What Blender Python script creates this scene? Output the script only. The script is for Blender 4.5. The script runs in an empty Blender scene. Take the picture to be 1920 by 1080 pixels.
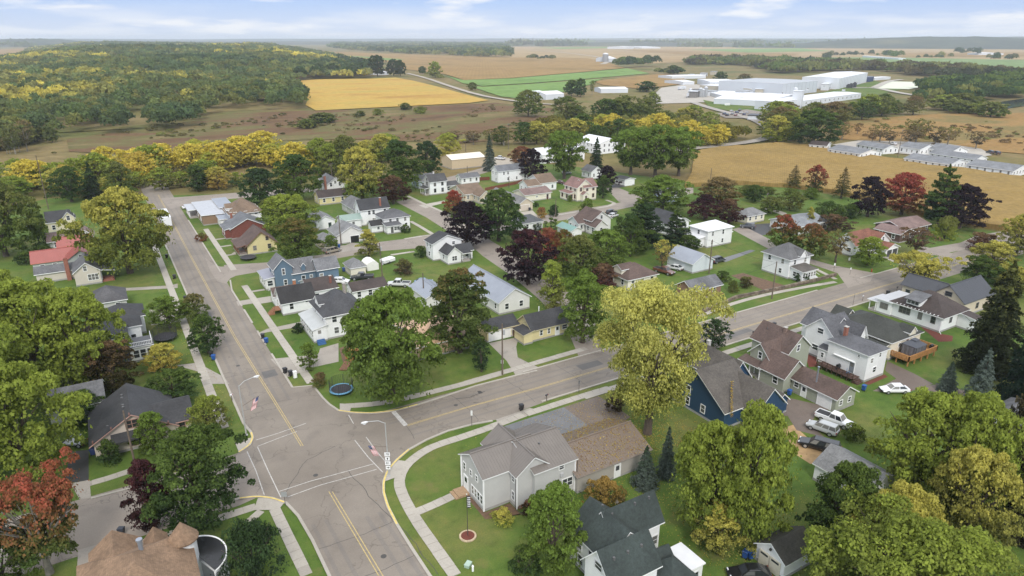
import bpy, bmesh, math, random
import numpy as np
from mathutils import Vector, Matrix
from mathutils.geometry import tessellate_polygon

# ------------------------------------------------------------------ camera, sky, sun, exposure
# Ground frame: +X runs along the cross street, +Y along the main street; metres.
scene = bpy.context.scene
COL = scene.collection
random.seed(7)
RS = np.random.RandomState(11)

cam_data = bpy.data.cameras.new('camera')
cam_data.sensor_width = 36.0
cam_data.lens = 24.0
cam_data.clip_start = 0.5
cam_data.clip_end = 80000.0
cam = bpy.data.objects.new('camera', cam_data)
cam.location = (0, 0, 58)
cam.rotation_euler = (math.radians(90 - 20.08), 0, math.radians(-31))
COL.objects.link(cam)
scene.camera = cam

SUN_EL, SUN_AZ = math.radians(43), math.radians(203)      # high, behind the camera and to its left
world = bpy.data.worlds.new('World')
scene.world = world
world.use_nodes = True
NT = world.node_tree
NT.nodes.clear()
def wn(t, **k):
    n = NT.nodes.new(t)
    for a, b in k.items():
        setattr(n, a, b)
    return n
def wl(a, b): NT.links.new(a, b)
w_out = wn('ShaderNodeOutputWorld')
w_bg = wn('ShaderNodeBackground')
w_bg.inputs['Strength'].default_value = 0.10
w_sky = wn('ShaderNodeTexSky', sky_type='NISHITA', sun_disc=False)
w_sky.sun_elevation = SUN_EL
w_sky.sun_rotation = SUN_AZ
w_sky.air_density = 1.0
w_sky.dust_density = 0.6
w_sky.ozone_density = 2.0
w_tc = wn('ShaderNodeTexCoord')
w_sep = wn('ShaderNodeSeparateXYZ')
wl(w_tc.outputs['Generated'], w_sep.inputs[0])
w_z = wn('ShaderNodeMath', operation='ABSOLUTE'); wl(w_sep.outputs['Z'], w_z.inputs[0])
w_den = wn('ShaderNodeMath', operation='ADD'); wl(w_z.outputs[0], w_den.inputs[0]); w_den.inputs[1].default_value = 0.15
w_px = wn('ShaderNodeMath', operation='DIVIDE'); wl(w_sep.outputs['X'], w_px.inputs[0]); wl(w_den.outputs[0], w_px.inputs[1])
w_py = wn('ShaderNodeMath', operation='DIVIDE'); wl(w_sep.outputs['Y'], w_py.inputs[0]); wl(w_den.outputs[0], w_py.inputs[1])
w_cmb = wn('ShaderNodeCombineXYZ'); wl(w_px.outputs[0], w_cmb.inputs['X']); wl(w_py.outputs[0], w_cmb.inputs['Y'])
# low heaps of cloud: noise over the cloud layer
w_n1 = wn('ShaderNodeTexNoise'); w_n1.inputs['Scale'].default_value = 1.35; w_n1.inputs['Detail'].default_value = 7; w_n1.inputs['Roughness'].default_value = 0.52
w_map = wn('ShaderNodeMapping'); w_map.inputs['Location'].default_value = (3.1, 7.7, 0.0)
wl(w_cmb.outputs[0], w_map.inputs['Vector']); wl(w_map.outputs[0], w_n1.inputs['Vector'])
w_r1 = wn('ShaderNodeValToRGB'); w_r1.color_ramp.elements[0].position = 0.54; w_r1.color_ramp.elements[1].position = 0.66
wl(w_n1.outputs['Fac'], w_r1.inputs[0])
# thin veil of pale air over the blue
w_veil = wn('ShaderNodeMix', data_type='RGBA'); w_veil.inputs['Factor'].default_value = 0.85
wl(w_sky.outputs[0], w_veil.inputs['A'])
w_hr = wn('ShaderNodeValToRGB')                              # veil: bluer higher up, pale lavender at the horizon
w_hr.color_ramp.elements[0].position = 0.0; w_hr.color_ramp.elements[0].color = (3.9, 4.5, 5.7, 1)
w_hr.color_ramp.elements[1].position = 0.06; w_hr.color_ramp.elements[1].color = (1.8, 2.85, 5.5, 1)
e = w_hr.color_ramp.elements.new(0.35); e.color = (8.0, 8.6, 9.6, 1)
e = w_hr.color_ramp.elements.new(1.0); e.color = (10.0, 10.2, 10.5, 1)
wl(w_z.outputs[0], w_hr.inputs[0])
wl(w_hr.outputs[0], w_veil.inputs['B'])
w_mix = wn('ShaderNodeMix', data_type='RGBA')
w_cf = wn('ShaderNodeMath', operation='MULTIPLY'); wl(w_r1.outputs[0], w_cf.inputs[0]); w_cf.inputs[1].default_value = 0.85
w_cf0 = w_cf
wl(w_veil.outputs['Result'], w_mix.inputs['A'])
# a broad bank of cloud lying low over the horizon
w_den2 = wn('ShaderNodeMath', operation='ADD'); wl(w_z.outputs[0], w_den2.inputs[0]); w_den2.inputs[1].default_value = 0.11
w_v2 = wn('ShaderNodeVectorMath', operation='SCALE'); w_rc = wn('ShaderNodeMath', operation='DIVIDE'); w_rc.inputs[0].default_value = 1.0; wl(w_den2.outputs[0], w_rc.inputs[1])
wl(w_tc.outputs['Generated'], w_v2.inputs[0]); wl(w_rc.outputs[0], w_v2.inputs['Scale'])
w_n2 = wn('ShaderNodeTexNoise'); w_n2.inputs['Scale'].default_value = 1.1; w_n2.inputs['Detail'].default_value = 8; w_n2.inputs['Roughness'].default_value = 0.5; wl(w_v2.outputs[0], w_n2.inputs['Vector'])
w_r2 = wn('ShaderNodeValToRGB'); w_r2.color_ramp.elements[0].position = 0.42; w_r2.color_ramp.elements[1].position = 0.60; wl(w_n2.outputs['Fac'], w_r2.inputs[0])
w_m2 = wn('ShaderNodeValToRGB'); els = w_m2.color_ramp.elements; els[0].position = 0.0; els[0].color = (.35, .35, .35, 1); els[1].position = 0.042; els[1].color = (0, 0, 0, 1); e = els.new(0.014); e.color = (.6, .6, .6, 1); e = els.new(0.026); e.color = (.42, .42, .42, 1); wl(w_z.outputs[0], w_m2.inputs[0])
w_c2 = wn('ShaderNodeMath', operation='MULTIPLY'); wl(w_r2.outputs[0], w_c2.inputs[0]); wl(w_m2.outputs[0], w_c2.inputs[1])
w_mx = wn('ShaderNodeMath', operation='MAXIMUM'); wl(w_c2.outputs[0], w_mx.inputs[0])
wl(w_cf0.outputs[0], w_mx.inputs[1]); wl(w_mx.outputs[0], w_mix.inputs['Factor'])
w_mix.inputs['B'].default_value = (5.7, 5.8, 6.0, 1)
wl(w_mix.outputs['Result'], w_bg.inputs['Color'])
wl(w_bg.outputs[0], w_out.inputs['Surface'])

sun_data = bpy.data.lights.new('sun', 'SUN')
sun_data.energy = 1.5
sun_data.angle = math.radians(14)
sun_data.color = (1.0, 0.96, 0.9)
sun = bpy.data.objects.new('sun', sun_data)
sun.location = (0, 0, 200)
# sun_rotation of the sky turns clockwise from +Y
_d = Vector((math.sin(SUN_AZ) * math.cos(SUN_EL), math.cos(SUN_AZ) * math.cos(SUN_EL), math.sin(SUN_EL)))
sun.rotation_euler = (-_d).to_track_quat('-Z', 'Y').to_euler()
COL.objects.link(sun)

scene.view_settings.view_transform = 'Standard'
scene.view_settings.look = 'None'
scene.view_settings.exposure = 0.75
scene.view_settings.gamma = 1.0
scene.view_settings.use_curve_mapping = False
scene.cycles.use_denoising = True
scene.cycles.max_bounces = 6
scene.cycles.diffuse_bounces = 3
scene.cycles.glossy_bounces = 2
scene.cycles.transmission_bounces = 3
scene.cycles.transparent_max_bounces = 4
scene.cycles.volume_bounces = 1
scene.cycles.caustics_reflective = False
scene.cycles.caustics_refractive = False

# ------------------------------------------------------------------ materials
MATS = {}
def new_mat(name):
    m = bpy.data.materials.new(name); m.use_nodes = True
    nt = m.node_tree; bs = nt.nodes['Principled BSDF']
    return m, nt, bs
def nd(nt, t, **k):
    n = nt.nodes.new(t)
    for a, b in k.items(): setattr(n, a, b)
    return n
def world_pos(nt):
    return nd(nt, 'ShaderNodeNewGeometry').outputs['Position']
def noise(nt, vec, scale, detail=4, rough=0.55):
    n = nd(nt, 'ShaderNodeTexNoise'); n.inputs['Scale'].default_value = scale
    n.inputs['Detail'].default_value = detail; n.inputs['Roughness'].default_value = rough
    nt.links.new(vec, n.inputs['Vector']); return n.outputs['Fac']
def ramp(nt, fac, stops):
    r = nd(nt, 'ShaderNodeValToRGB'); els = r.color_ramp.elements
    while len(els) < len(stops): els.new(0.5)
    for e, (p, c) in zip(els, stops):
        e.position = p; e.color = (*c, 1)
    nt.links.new(fac, r.inputs[0]); return r.outputs[0]
def mixc(nt, fac, a, b, mode='MIX'):
    m = nd(nt, 'ShaderNodeMix', data_type='RGBA', blend_type=mode)
    for k, v in (('Factor', fac), ('A', a), ('B', b)):
        if isinstance(v, (int, float)): m.inputs[k].default_value = v
        elif isinstance(v, tuple): m.inputs[k].default_value = (*v, 1)
        else: nt.links.new(v, m.inputs[k])
    return m.outputs['Result']
def bump(nt, bs, h, strength=0.3, dist=0.05):
    b = nd(nt, 'ShaderNodeBump'); b.inputs['Strength'].default_value = strength; b.inputs['Distance'].default_value = dist
    nt.links.new(h, b.inputs['Height']); nt.links.new(b.outputs[0], bs.inputs['Normal'])
def mul(c, k): return tuple(min(1, x * k) for x in c)

def mat(name, col, rough=0.7, var=0.10, scale=1.5, metal=0.0, bumpy=0.0, coat=0.0):
    key = ('p', name, col)
    if key in MATS: return MATS[key]
    m, nt, bs = new_mat(name)
    f = noise(nt, world_pos(nt), scale, 5, 0.6)
    nt.links.new(ramp(nt, f, [(0.3, mul(col, 1 - var)), (0.7, mul(col, 1 + var))]), bs.inputs['Base Color'])
    bs.inputs['Roughness'].default_value = rough; bs.inputs['Metallic'].default_value = metal
    if coat: bs.inputs['Coat Weight'].default_value = coat
    if bumpy: bump(nt, bs, noise(nt, world_pos(nt), scale * 8), bumpy, 0.03)
    MATS[key] = m; return m

def siding(col, lap=0.13):
    key = ('s', col, lap)
    if key in MATS: return MATS[key]
    m, nt, bs = new_mat('lap_siding')
    P = world_pos(nt)
    sp = nd(nt, 'ShaderNodeSeparateXYZ'); nt.links.new(P, sp.inputs[0])
    dv = nd(nt, 'ShaderNodeMath', operation='DIVIDE'); nt.links.new(sp.outputs['Z'], dv.inputs[0]); dv.inputs[1].default_value = lap
    fr = nd(nt, 'ShaderNodeMath', operation='FRACT'); nt.links.new(dv.outputs[0], fr.inputs[0])
    dirt = noise(nt, P, 0.5, 5, 0.65)
    c = ramp(nt, dirt, [(0.25, mul(col, 0.9)), (0.7, mul(col, 1.03))])
    line = ramp(nt, fr.outputs[0], [(0.0, (0.72, 0.72, 0.72)), (0.18, (1, 1, 1))])
    nt.links.new(mixc(nt, 1.0, c, line, 'MULTIPLY'), bs.inputs['Base Color'])
    bs.inputs['Roughness'].default_value = 0.55
    bump(nt, bs, fr.outputs[0], 0.25, 0.02)
    MATS[key] = m; return m

def shingle(col, rough=0.85, streak=0.32):
    key = ('r', col)
    if key in MATS: return MATS[key]
    m, nt, bs = new_mat('asphalt_shingle')
    P = world_pos(nt)
    f = noise(nt, P, 3.2, 6, 0.75); g = noise(nt, P, 0.35, 4, 0.6)
    c1 = ramp(nt, f, [(0.3, mul(col, 0.62)), (0.72, mul(col, 1.38))])
    c2 = ramp(nt, g, [(0.3, (1 - streak,) * 3), (0.7, (1 + streak * .5,) * 3)])
    # courses: thin darker lines at each shingle butt (height steps)
    sp = nd(nt, 'ShaderNodeSeparateXYZ'); nt.links.new(P, sp.inputs[0])
    dv = nd(nt, 'ShaderNodeMath', operation='MULTIPLY'); nt.links.new(sp.outputs['Z'], dv.inputs[0]); dv.inputs[1].default_value = 9.0
    fr = nd(nt, 'ShaderNodeMath', operation='FRACT'); nt.links.new(dv.outputs[0], fr.inputs[0])
    ln = ramp(nt, fr.outputs[0], [(0.0, (0.8, 0.8, 0.8)), (0.3, (1, 1, 1))])
    nt.links.new(mixc(nt, 1.0, mixc(nt, 1.0, c1, c2, 'MULTIPLY'), ln, 'MULTIPLY'), bs.inputs['Base Color'])
    bs.inputs['Roughness'].default_value = rough
    bump(nt, bs, f, 0.4, 0.03)
    MATS[key] = m; return m

def metal_roof(col, rough=0.42):
    return mat('painted_metal', col, rough, 0.07, 0.6, 0.0)

WHITE = (0.80, 0.80, 0.79); TRIM = (0.82, 0.82, 0.81)
def trim(c=TRIM): return mat('trim_paint', c, 0.5, 0.04)
def glass():
    if 'glass' in MATS: return MATS['glass']
    m, nt, bs = new_mat('window_glass')
    rnd = nd(nt, 'ShaderNodeObjectInfo').outputs['Random']           # dark rooms, half drawn blinds, pale curtains
    nt.links.new(ramp(nt, rnd, [(0.0, (0.018, 0.020, 0.024)), (0.55, (0.04, 0.045, 0.05)), (0.75, (0.10, 0.10, 0.10)), (1.0, (0.24, 0.23, 0.21))]), bs.inputs['Base Color'])
    bs.inputs['Roughness'].default_value = 0.10
    bs.inputs['Specular IOR Level'].default_value = 0.6
    MATS['glass'] = m; return m
def brick_mat(col=(0.27, 0.11, 0.075)):
    key = ('b', col)
    if key in MATS: return MATS[key]
    m, nt, bs = new_mat('brick')
    P = world_pos(nt)
    nt.links.new(ramp(nt, noise(nt, P, 6, 4, .7), [(0.3, mul(col, .6)), (0.7, mul(col, 1.4))]), bs.inputs['Base Color'])
    bs.inputs['Roughness'].default_value = 0.9
    MATS[key] = m; return m

# ------------------------------------------------------------------ mesh helpers
class MB:
    """collects polygons; build() links them as one mesh object"""
    def __init__(s): s.v = []; s.f = []; s.m = []
    def poly(s, pts, m=0):
        i = len(s.v); s.v += [tuple(p) for p in pts]; s.f.append(tuple(range(i, i + len(pts)))); s.m.append(m)
    def add(s, verts, faces, m=0):
        i = len(s.v); s.v += [tuple(p) for p in verts]
        for f in faces: s.f.append(tuple(i + k for k in f)); s.m.append(m)
    def box(s, x0, y0, z0, x1, y1, z1, m=0):
        s.add([(x0, y0, z0), (x1, y0, z0), (x1, y1, z0), (x0, y1, z0), (x0, y0, z1), (x1, y0, z1), (x1, y1, z1), (x0, y1, z1)],
              [(3, 2, 1, 0), (4, 5, 6, 7), (0, 1, 5, 4), (1, 2, 6, 5), (2, 3, 7, 6), (3, 0, 4, 7)], m)
    def tube(s, pts, r, n=8, m=0, cap=True):
        pts = [Vector(p) for p in pts]
        rs = r if isinstance(r, (list, tuple)) else [r] * len(pts)
        rings = []; base = len(s.v)
        for i, p in enumerate(pts):
            d = (pts[min(i + 1, len(pts) - 1)] - pts[max(i - 1, 0)]).normalized()
            a = d.orthogonal().normalized() if abs(d.z) < 0.99 else Vector((1, 0, 0))
            a = (a - d * a.dot(d)).normalized(); b = d.cross(a)
            for k in range(n):
                t = 2 * math.pi * k / n
                s.v.append(tuple(p + (a * math.cos(t) + b * math.sin(t)) * rs[i]))
        for i in range(len(pts) - 1):
            for k in range(n):
                q = (k + 1) % n
                s.f.append((base + i * n + k, base + i * n + q, base + (i + 1) * n + q, base + (i + 1) * n + k)); s.m.append(m)
        if cap:
            s.f.append(tuple(base + k for k in reversed(range(n)))); s.m.append(m)
            s.f.append(tuple(base + (len(pts) - 1) * n + k for k in range(n))); s.m.append(m)
    def mesh(s, name, mats, smooth=False):
        me = bpy.data.meshes.new(name); me.from_pydata(s.v, [], s.f)
        for mm in (mats if isinstance(mats, (list, tuple)) else [mats]): me.materials.append(mm)
        me.polygons.foreach_set('material_index', s.m)
        if smooth: me.polygons.foreach_set('use_smooth', [True] * len(s.f))
        me.update(); return me
    def build(s, name, mats, parent=None, loc=None, smooth=False):
        return link(name, s.mesh(name, mats, smooth), parent, loc)
def link(name, me, parent=None, loc=None, rz=0.0):
    o = bpy.data.objects.new(name, me); COL.objects.link(o)
    if parent is not None: o.parent = parent
    if loc is not None: o.location = loc
    if rz: o.rotation_euler = (0, 0, rz)
    return o
def tag(o, label=None, cat=None, group=None, kind=None):
    if label: o['label'] = label
    if cat: o['category'] = cat
    if group: o['group'] = group
    if kind: o['kind'] = kind
    return o
def thing(name, label, cat, loc, rz=0.0, group=None):
    o = bpy.data.objects.new(name, None); COL.objects.link(o)
    o.empty_display_size = 0.5; o.location = loc; o.rotation_euler = (0, 0, rz)
    return tag(o, label, cat, group)
CHILDREN = {}
def copy_tree(o, parent=None):
    c = o.copy(); COL.objects.link(c)
    if parent is not None: c.parent = parent
    for ch in o.children: copy_tree(ch, c)
    return c

# ------------------------------------------------------------------ ground materials
def lawn_mat():
    m, nt, bs = new_mat('mown_grass')
    P = world_pos(nt)
    big = noise(nt, P, 0.05, 6, 0.6); mid = noise(nt, P, 0.45, 6, 0.7); fine = noise(nt, P, 7.0, 4, 0.7)
    c = ramp(nt, big, [(0.32, (0.060, 0.115, 0.020)), (0.5, (0.088, 0.140, 0.028)), (0.68, (0.140, 0.150, 0.045))])
    d = ramp(nt, mid, [(0.25, (0.62, 0.62, 0.6)), (0.45, (0.95, 0.95, 0.95)), (0.72, (1.3, 1.12, 1.15))])
    k = ramp(nt, fine, [(0.25, (0.7, 0.72, 0.7)), (0.7, (1.25, 1.22, 1.2))])
    nt.links.new(mixc(nt, 1.0, mixc(nt, 1.0, c, d, 'MULTIPLY'), k, 'MULTIPLY'), bs.inputs['Base Color'])
    g = mixc(nt, 1.0, mixc(nt, 1.0, c, d, 'MULTIPLY'), k, 'MULTIPLY')
    dry = noise(nt, P, 0.17, 5, 0.7); fleck = noise(nt, P, 3.6, 2, 0.9)                 # dry patches, flecks of fallen leaves and weeds
    g = mixc(nt, ramp(nt, dry, [(0.55, (0, 0, 0)), (0.70, (0.6, 0.6, 0.6))]), g, (0.165, 0.145, 0.055))
    g = mixc(nt, ramp(nt, fleck, [(0.66, (0, 0, 0)), (0.74, (0.75, 0.75, 0.75))]), g, (0.20, 0.135, 0.045))
    nt.links.new(g, bs.inputs['Base Color'])
    bs.inputs['Roughness'].default_value = 0.9; bs.inputs['Specular IOR Level'].default_value = 0.15
    bump(nt, bs, fine, 0.6, 0.08); return m
def land_mat(name, stops, s_big=0.004, s_fine=0.15, row=None, rowscale=1.3, aniso=1.0):
    m, nt, bs = new_mat(name)
    P = world_pos(nt)
    mp = nd(nt, 'ShaderNodeMapping'); mp.inputs['Rotation'].default_value = (0, 0, row or 0.0); mp.inputs['Scale'].default_value = (1, aniso, 1)
    nt.links.new(P, mp.inputs[0])
    a = noise(nt, mp.outputs[0], s_big, 8, 0.65); b = noise(nt, mp.outputs[0], s_fine, 5, 0.7)
    c = ramp(nt, a, stops)
    d = ramp(nt, b, [(0.25, (0.72, 0.72, 0.72)), (0.7, (1.22, 1.22, 1.22))])
    out = mixc(nt, 1.0, c, d, 'MULTIPLY')
    if row is not None:
        w = nd(nt, 'ShaderNodeTexWave'); w.inputs['Scale'].default_value = rowscale; w.inputs['Distortion'].default_value = 1.5; w.inputs['Detail'].default_value = 2
        nt.links.new(mp.outputs[0], w.inputs[0])
        out = mixc(nt, 1.0, out, ramp(nt, w.outputs['Fac'], [(0.0, (0.93, 0.925, 0.92)), (1.0, (1.04, 1.04, 1.04))]), 'MULTIPLY')
    nt.links.new(out, bs.inputs['Base Color'])
    bs.inputs['Roughness'].default_value = 0.95; bs.inputs['Specular IOR Level'].default_value = 0.1
    bump(nt, bs, b, 0.6, 0.4); return m
def paving_mat(name, lo, hi, cracks=0.6, joint=None, rough=0.8):
    m, nt, bs = new_mat(name)
    P = world_pos(nt)
    a = noise(nt, P, 0.09, 7, 0.62); b = noise(nt, P, 5.0, 5, 0.75)
    c = ramp(nt, a, [(0.3, lo), (0.7, hi)])
    out = mixc(nt, 1.0, c, ramp(nt, b, [(0.25, (0.84,) * 3), (0.75, (1.12,) * 3)]), 'MULTIPLY')
    if cracks:
        vo = nd(nt, 'ShaderNodeTexVoronoi', feature='DISTANCE_TO_EDGE'); vo.inputs['Scale'].default_value = 0.11
        no = nd(nt, 'ShaderNodeTexNoise'); no.inputs['Scale'].default_value = 0.35; no.inputs['Detail'].default_value = 6
        nt.links.new(P, no.inputs['Vector'])
        sc = nd(nt, 'ShaderNodeVectorMath', operation='SCALE'); sc.inputs['Scale'].default_value = 6.0
        nt.links.new(no.outputs['Color'], sc.inputs[0])
        ad = nd(nt, 'ShaderNodeVectorMath', operation='ADD'); nt.links.new(P, ad.inputs[0]); nt.links.new(sc.outputs[0], ad.inputs[1])
        nt.links.new(ad.outputs[0], vo.inputs['Vector'])
        k = 1 - 0.45 * cracks
        out = mixc(nt, 1.0, out, ramp(nt, vo.outputs['Distance'], [(0.0, (k,) * 3), (0.012, (1, 1, 1))]), 'MULTIPLY')
    # worn wheel tracks and tar patches
    t = noise(nt, P, 0.28, 3, 0.5)
    out = mixc(nt, 1.0, out, ramp(nt, t, [(0.28, (0.86, 0.86, 0.87)), (0.45, (1, 1, 1))]), 'MULTIPLY')
    nt.links.new(out, bs.inputs['Base Color'])
    bs.inputs['Roughness'].default_value = rough
    bump(nt, bs, b, 0.25, 0.02); return m

M_LAWN = lawn_mat()
M_LAND = land_mat('rough_grassland', [(0.36, (0.087, 0.101, 0.031)), (0.46, (0.138, 0.124, 0.044)), (0.56, (0.193, 0.143, 0.064)), (0.66, (0.120, 0.124, 0.039))], 0.008, 0.12)
M_MARSH = land_mat('brown_marsh', [(0.36, (0.097, 0.060, 0.031)), (0.46, (0.143, 0.085, 0.044)), (0.54, (0.115, 0.109, 0.039)), (0.64, (0.193, 0.138, 0.064))], 0.012, 0.25, aniso=2.2)
M_CORN = land_mat('ripe_corn', [(0.35, (0.218, 0.146, 0.050)), (0.5, (0.268, 0.182, 0.064)), (0.68, (0.195, 0.136, 0.050))], 0.012, 0.5, row=0.9, rowscale=0.35)
M_BROWN = land_mat('brown_stubble', [(0.35, (0.230, 0.143, 0.053)), (0.5, (0.276, 0.179, 0.069)), (0.66, (0.198, 0.133, 0.051))], 0.004, 0.05, row=0.5, rowscale=0.05)
M_TAN = land_mat('tan_corn', [(0.35, (0.276, 0.189, 0.092)), (0.5, (0.331, 0.239, 0.120)), (0.66, (0.248, 0.175, 0.083))], 0.002, 0.03, row=0.2, rowscale=0.04)
M_GOLD = land_mat('golden_soybean', [(0.33, (0.33, 0.19, 0.05)), (0.5, (0.43, 0.28, 0.068)), (0.66, (0.36, 0.275, 0.07))], 0.009, 0.12, row=1.1, rowscale=0.12, aniso=2.5)
M_GREEN = land_mat('green_hay', [(0.35, (0.12, 0.20, 0.055)), (0.5, (0.16, 0.25, 0.07)), (0.66, (0.115, 0.185, 0.05))], 0.006, 0.08, row=0.3, rowscale=0.08)
M_ROAD = paving_mat('worn_asphalt', (0.180, 0.151, 0.122), (0.252, 0.216, 0.178), 0.7)
M_CONC = paving_mat('old_concrete', (0.270, 0.239, 0.203), (0.360, 0.324, 0.279), 0.5)
M_CONC2 = paving_mat('pale_concrete', (0.331, 0.299, 0.253), (0.423, 0.386, 0.331), 0.2)
M_SIDE = paving_mat('side_street_concrete', (0.230, 0.194, 0.162), (0.293, 0.252, 0.211), 0.8)
M_GRAV = paving_mat('gravel', (0.28, 0.24, 0.19), (0.40, 0.35, 0.28), 0.0)
M_DARKDRIVE = paving_mat('dark_asphalt', (0.030, 0.030, 0.032), (0.060, 0.058, 0.058), 0.3, rough=0.55)
M_GREYDRIVE = paving_mat('grey_gravel', (0.115, 0.118, 0.125), (0.20, 0.20, 0.205), 0.0)
M_MUD = paving_mat('brown_drive', (0.115, 0.085, 0.068), (0.18, 0.145, 0.12), 0.3)
M_DIRT = mat('bare_earth', (0.125, 0.075, 0.045), 0.95, 0.3, 2.0)
M_SAND = mat('bare_sand', (0.36, 0.235, 0.115), 0.95, 0.25, 0.8)
M_MULCH = mat('red_mulch', (0.13, 0.035, 0.022), 0.95, 0.3, 5.0)
M_YELLOW = mat('yellow_road_paint', (0.43, 0.325, 0.135), 0.7, 0.3, 2.5)
M_WHITEP = mat('white_road_paint', (0.45, 0.43, 0.40), 0.7, 0.3, 2.5)
M_CURBY = mat('yellow_kerb_paint', (0.62, 0.47, 0.14), 0.7, 0.2, 2.0)

def sheet(name, pts, m, z, parent=None, kind='structure'):
    pts3 = [Vector((p[0], p[1], 0)) for p in pts]
    tri = tessellate_polygon([pts3])
    me = bpy.data.meshes.new(name)
    fl = []
    for t in tri:
        a, b, c = (pts3[i] for i in t)
        fl.append(tuple(t) if (b - a).cross(c - a).z > 0 else (t[0], t[2], t[1]))
    me.from_pydata([(p[0], p[1], z) for p in pts], [], fl); me.materials.append(m); me.update()
    o = link(name, me, parent)
    if parent is None: tag(o, kind=kind)
    return o
def offset_line(pts, d):
    out = []
    for i, p in enumerate(pts):
        a = Vector(pts[max(i - 1, 0)]); b = Vector(pts[min(i + 1, len(pts) - 1)])
        t = (b - a).normalized(); n = Vector((-t.y, t.x))
        out.append((p[0] + n.x * d, p[1] + n.y * d))
    return out
def smooth_line(pts, it=2):
    for _ in range(it):
        q = [pts[0]]
        for a, b in zip(pts, pts[1:]):
            q += [(a[0] * .75 + b[0] * .25, a[1] * .75 + b[1] * .25), (a[0] * .25 + b[0] * .75, a[1] * .25 + b[1] * .75)]
        pts = q + [pts[-1]]
    return pts
def resample(pts, step):
    out = [pts[0]]; rem = step
    for a, b in zip(pts, pts[1:]):
        L = math.hypot(b[0] - a[0], b[1] - a[1]); t = 0
        while L - t >= rem:
            t += rem; rem = step
            out.append((a[0] + (b[0] - a[0]) * t / L, a[1] + (b[1] - a[1]) * t / L))
        rem -= L - t
    return out
def strip(mb, pts, w, z0, z1, m=0, caps=True):
    L = offset_line(pts, w / 2); R = offset_line(pts, -w / 2)
    for i in range(len(pts) - 1):
        a, b, c, d = R[i], R[i + 1], L[i + 1], L[i]
        mb.poly([(*a, z1), (*b, z1), (*c, z1), (*d, z1)], m)
        if z1 - z0 > 0.02:
            mb.poly([(*a, z0), (*b, z0), (*b, z1), (*a, z1)], m); mb.poly([(*c, z0), (*d, z0), (*d, z1), (*c, z1)], m)
            if caps or i == 0: mb.poly([(*d, z0), (*a, z0), (*a, z1), (*d, z1)], m)
            if caps or i == len(pts) - 2: mb.poly([(*b, z0), (*c, z0), (*c, z1), (*b, z1)], m)
def band(name, pts, w, m, z, parent=None, sm=0):
    mb = MB(); strip(mb, smooth_line(pts, sm) if sm else pts, w, z, z); o = mb.build(name, m, parent)
    if parent is None: tag(o, kind='structure')
    return o

# ------------------------------------------------------------------ land
BIG = 38000.0
mb = MB(); mb.box(-BIG, -BIG, -0.6, BIG, BIG, 0.0)
tag(mb.build('ground', M_LAND), kind='structure')
sheet('town_lawn', [(-75, -60), *[(-41.5,282.4),(-34.3,302.7),(-19.9,314.5),(23.1,295.4),(49.1,284.3),(81.6,284.6),(127.7,271.9),(179.2,298.2),(201.9,253.1),(214.6,207.3),(242.2,180.4),(246.5,154.4),(239.1,129.1),(238.7,107.6),(244.3,93.8)], (300, 120), (300, -60)], M_LAWN, 0.006)

def field(name, pts, m, z): sheet(name, pts, m, z)
field('tan_field', [(1468.3,4002.5),(3601.4,5993.7),(4008.2,4112.8),(4531.8,3028.1),(4723.8,2046.4),(2356.4,1014.1),(2105.0,1228.1),(1787.4,1356.0),(1371.3,1382.9),(1111.4,1311.3),(1324.8,1763.1),(1193.2,1985.8)], M_TAN, 0.5)
field('brown_field', [(1022.2,3630.1),(1045.7,2853.7),(1185.8,1990.2),(1360.9,1811.3),(1079.0,1330.8),(963.5,1149.7),(794.8,1056.3),(567.1,943.7),(477.5,931.3),(529.2,1101.2),(551.2,1337.0),(666.8,1709.2),(841.0,2637.3)], M_BROWN, 0.9)
field('green_field', [(2885.1,2917.4),(3775.0,2874.9),(3118.6,2192.6),(2457.2,2135.5)], M_GREEN, 1.2)
field('brown_field', [(2747.2,1831.4),(3631.2,1569.9),(2774.2,1196.3),(2281.3,1332.0)], M_BROWN, 1.2)
field('green_field', [(2587.1,4031.6),(3326.9,4113.1),(3044.3,3601.0),(2394.7,3445.8)], M_GREEN, 1.4)
field('brown_field', [(2532.2,3129.4),(2545.1,2537.2),(2469.5,1877.3),(2073.6,1617.2),(1906.1,1898.4)], M_BROWN, 1.2)
field('green_field', [(814.4,2554.4),(808.1,1944.4),(731.3,1873.7)], M_GREEN, 1.3)
field('brown_field', [(-427.7,4501.4),(-249.4,5580.1),(-98.0,3961.7),(-118.3,2501.0),(-219.3,2241.6)], M_BROWN, 0.9)
field('hay_field', [(508.7,1052.6),(477.5,931.3),(563.2,937.4),(788.4,1047.8),(957.7,1137.7),(852.8,950.6),(696.5,883.7),(530.3,825.5),(438.4,802.8),(441.8,865.0)], M_GREEN, 0.7)
field('hay_field', [(426.2,822.4),(431.0,789.4),(517.7,805.9),(677.9,859.9),(585.5,765.2),(490.8,682.3),(407.2,623.2),(377.5,602.2),(373.5,643.5)], M_GREEN, 0.7)
field('brown_field', [(623.6,812.8),(832.8,918.8),(908.4,940.0),(841.9,852.3),(690.1,702.3),(575.7,652.1),(583.9,740.2)], M_BROWN, 0.7)
field('soybean_field', [(253.7,1035.0),(304.6,1067.5),(371.4,1044.1),(418.9,1050.4),(408.5,957.2),(384.0,823.5),(356.5,696.2),(339.7,610.4),(309.7,594.0),(245.0,595.1),(186.2,596.2),(164.6,598.4),(170.5,652.1),(191.9,721.2),(220.1,865.8)], M_GOLD, 0.6)
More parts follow.
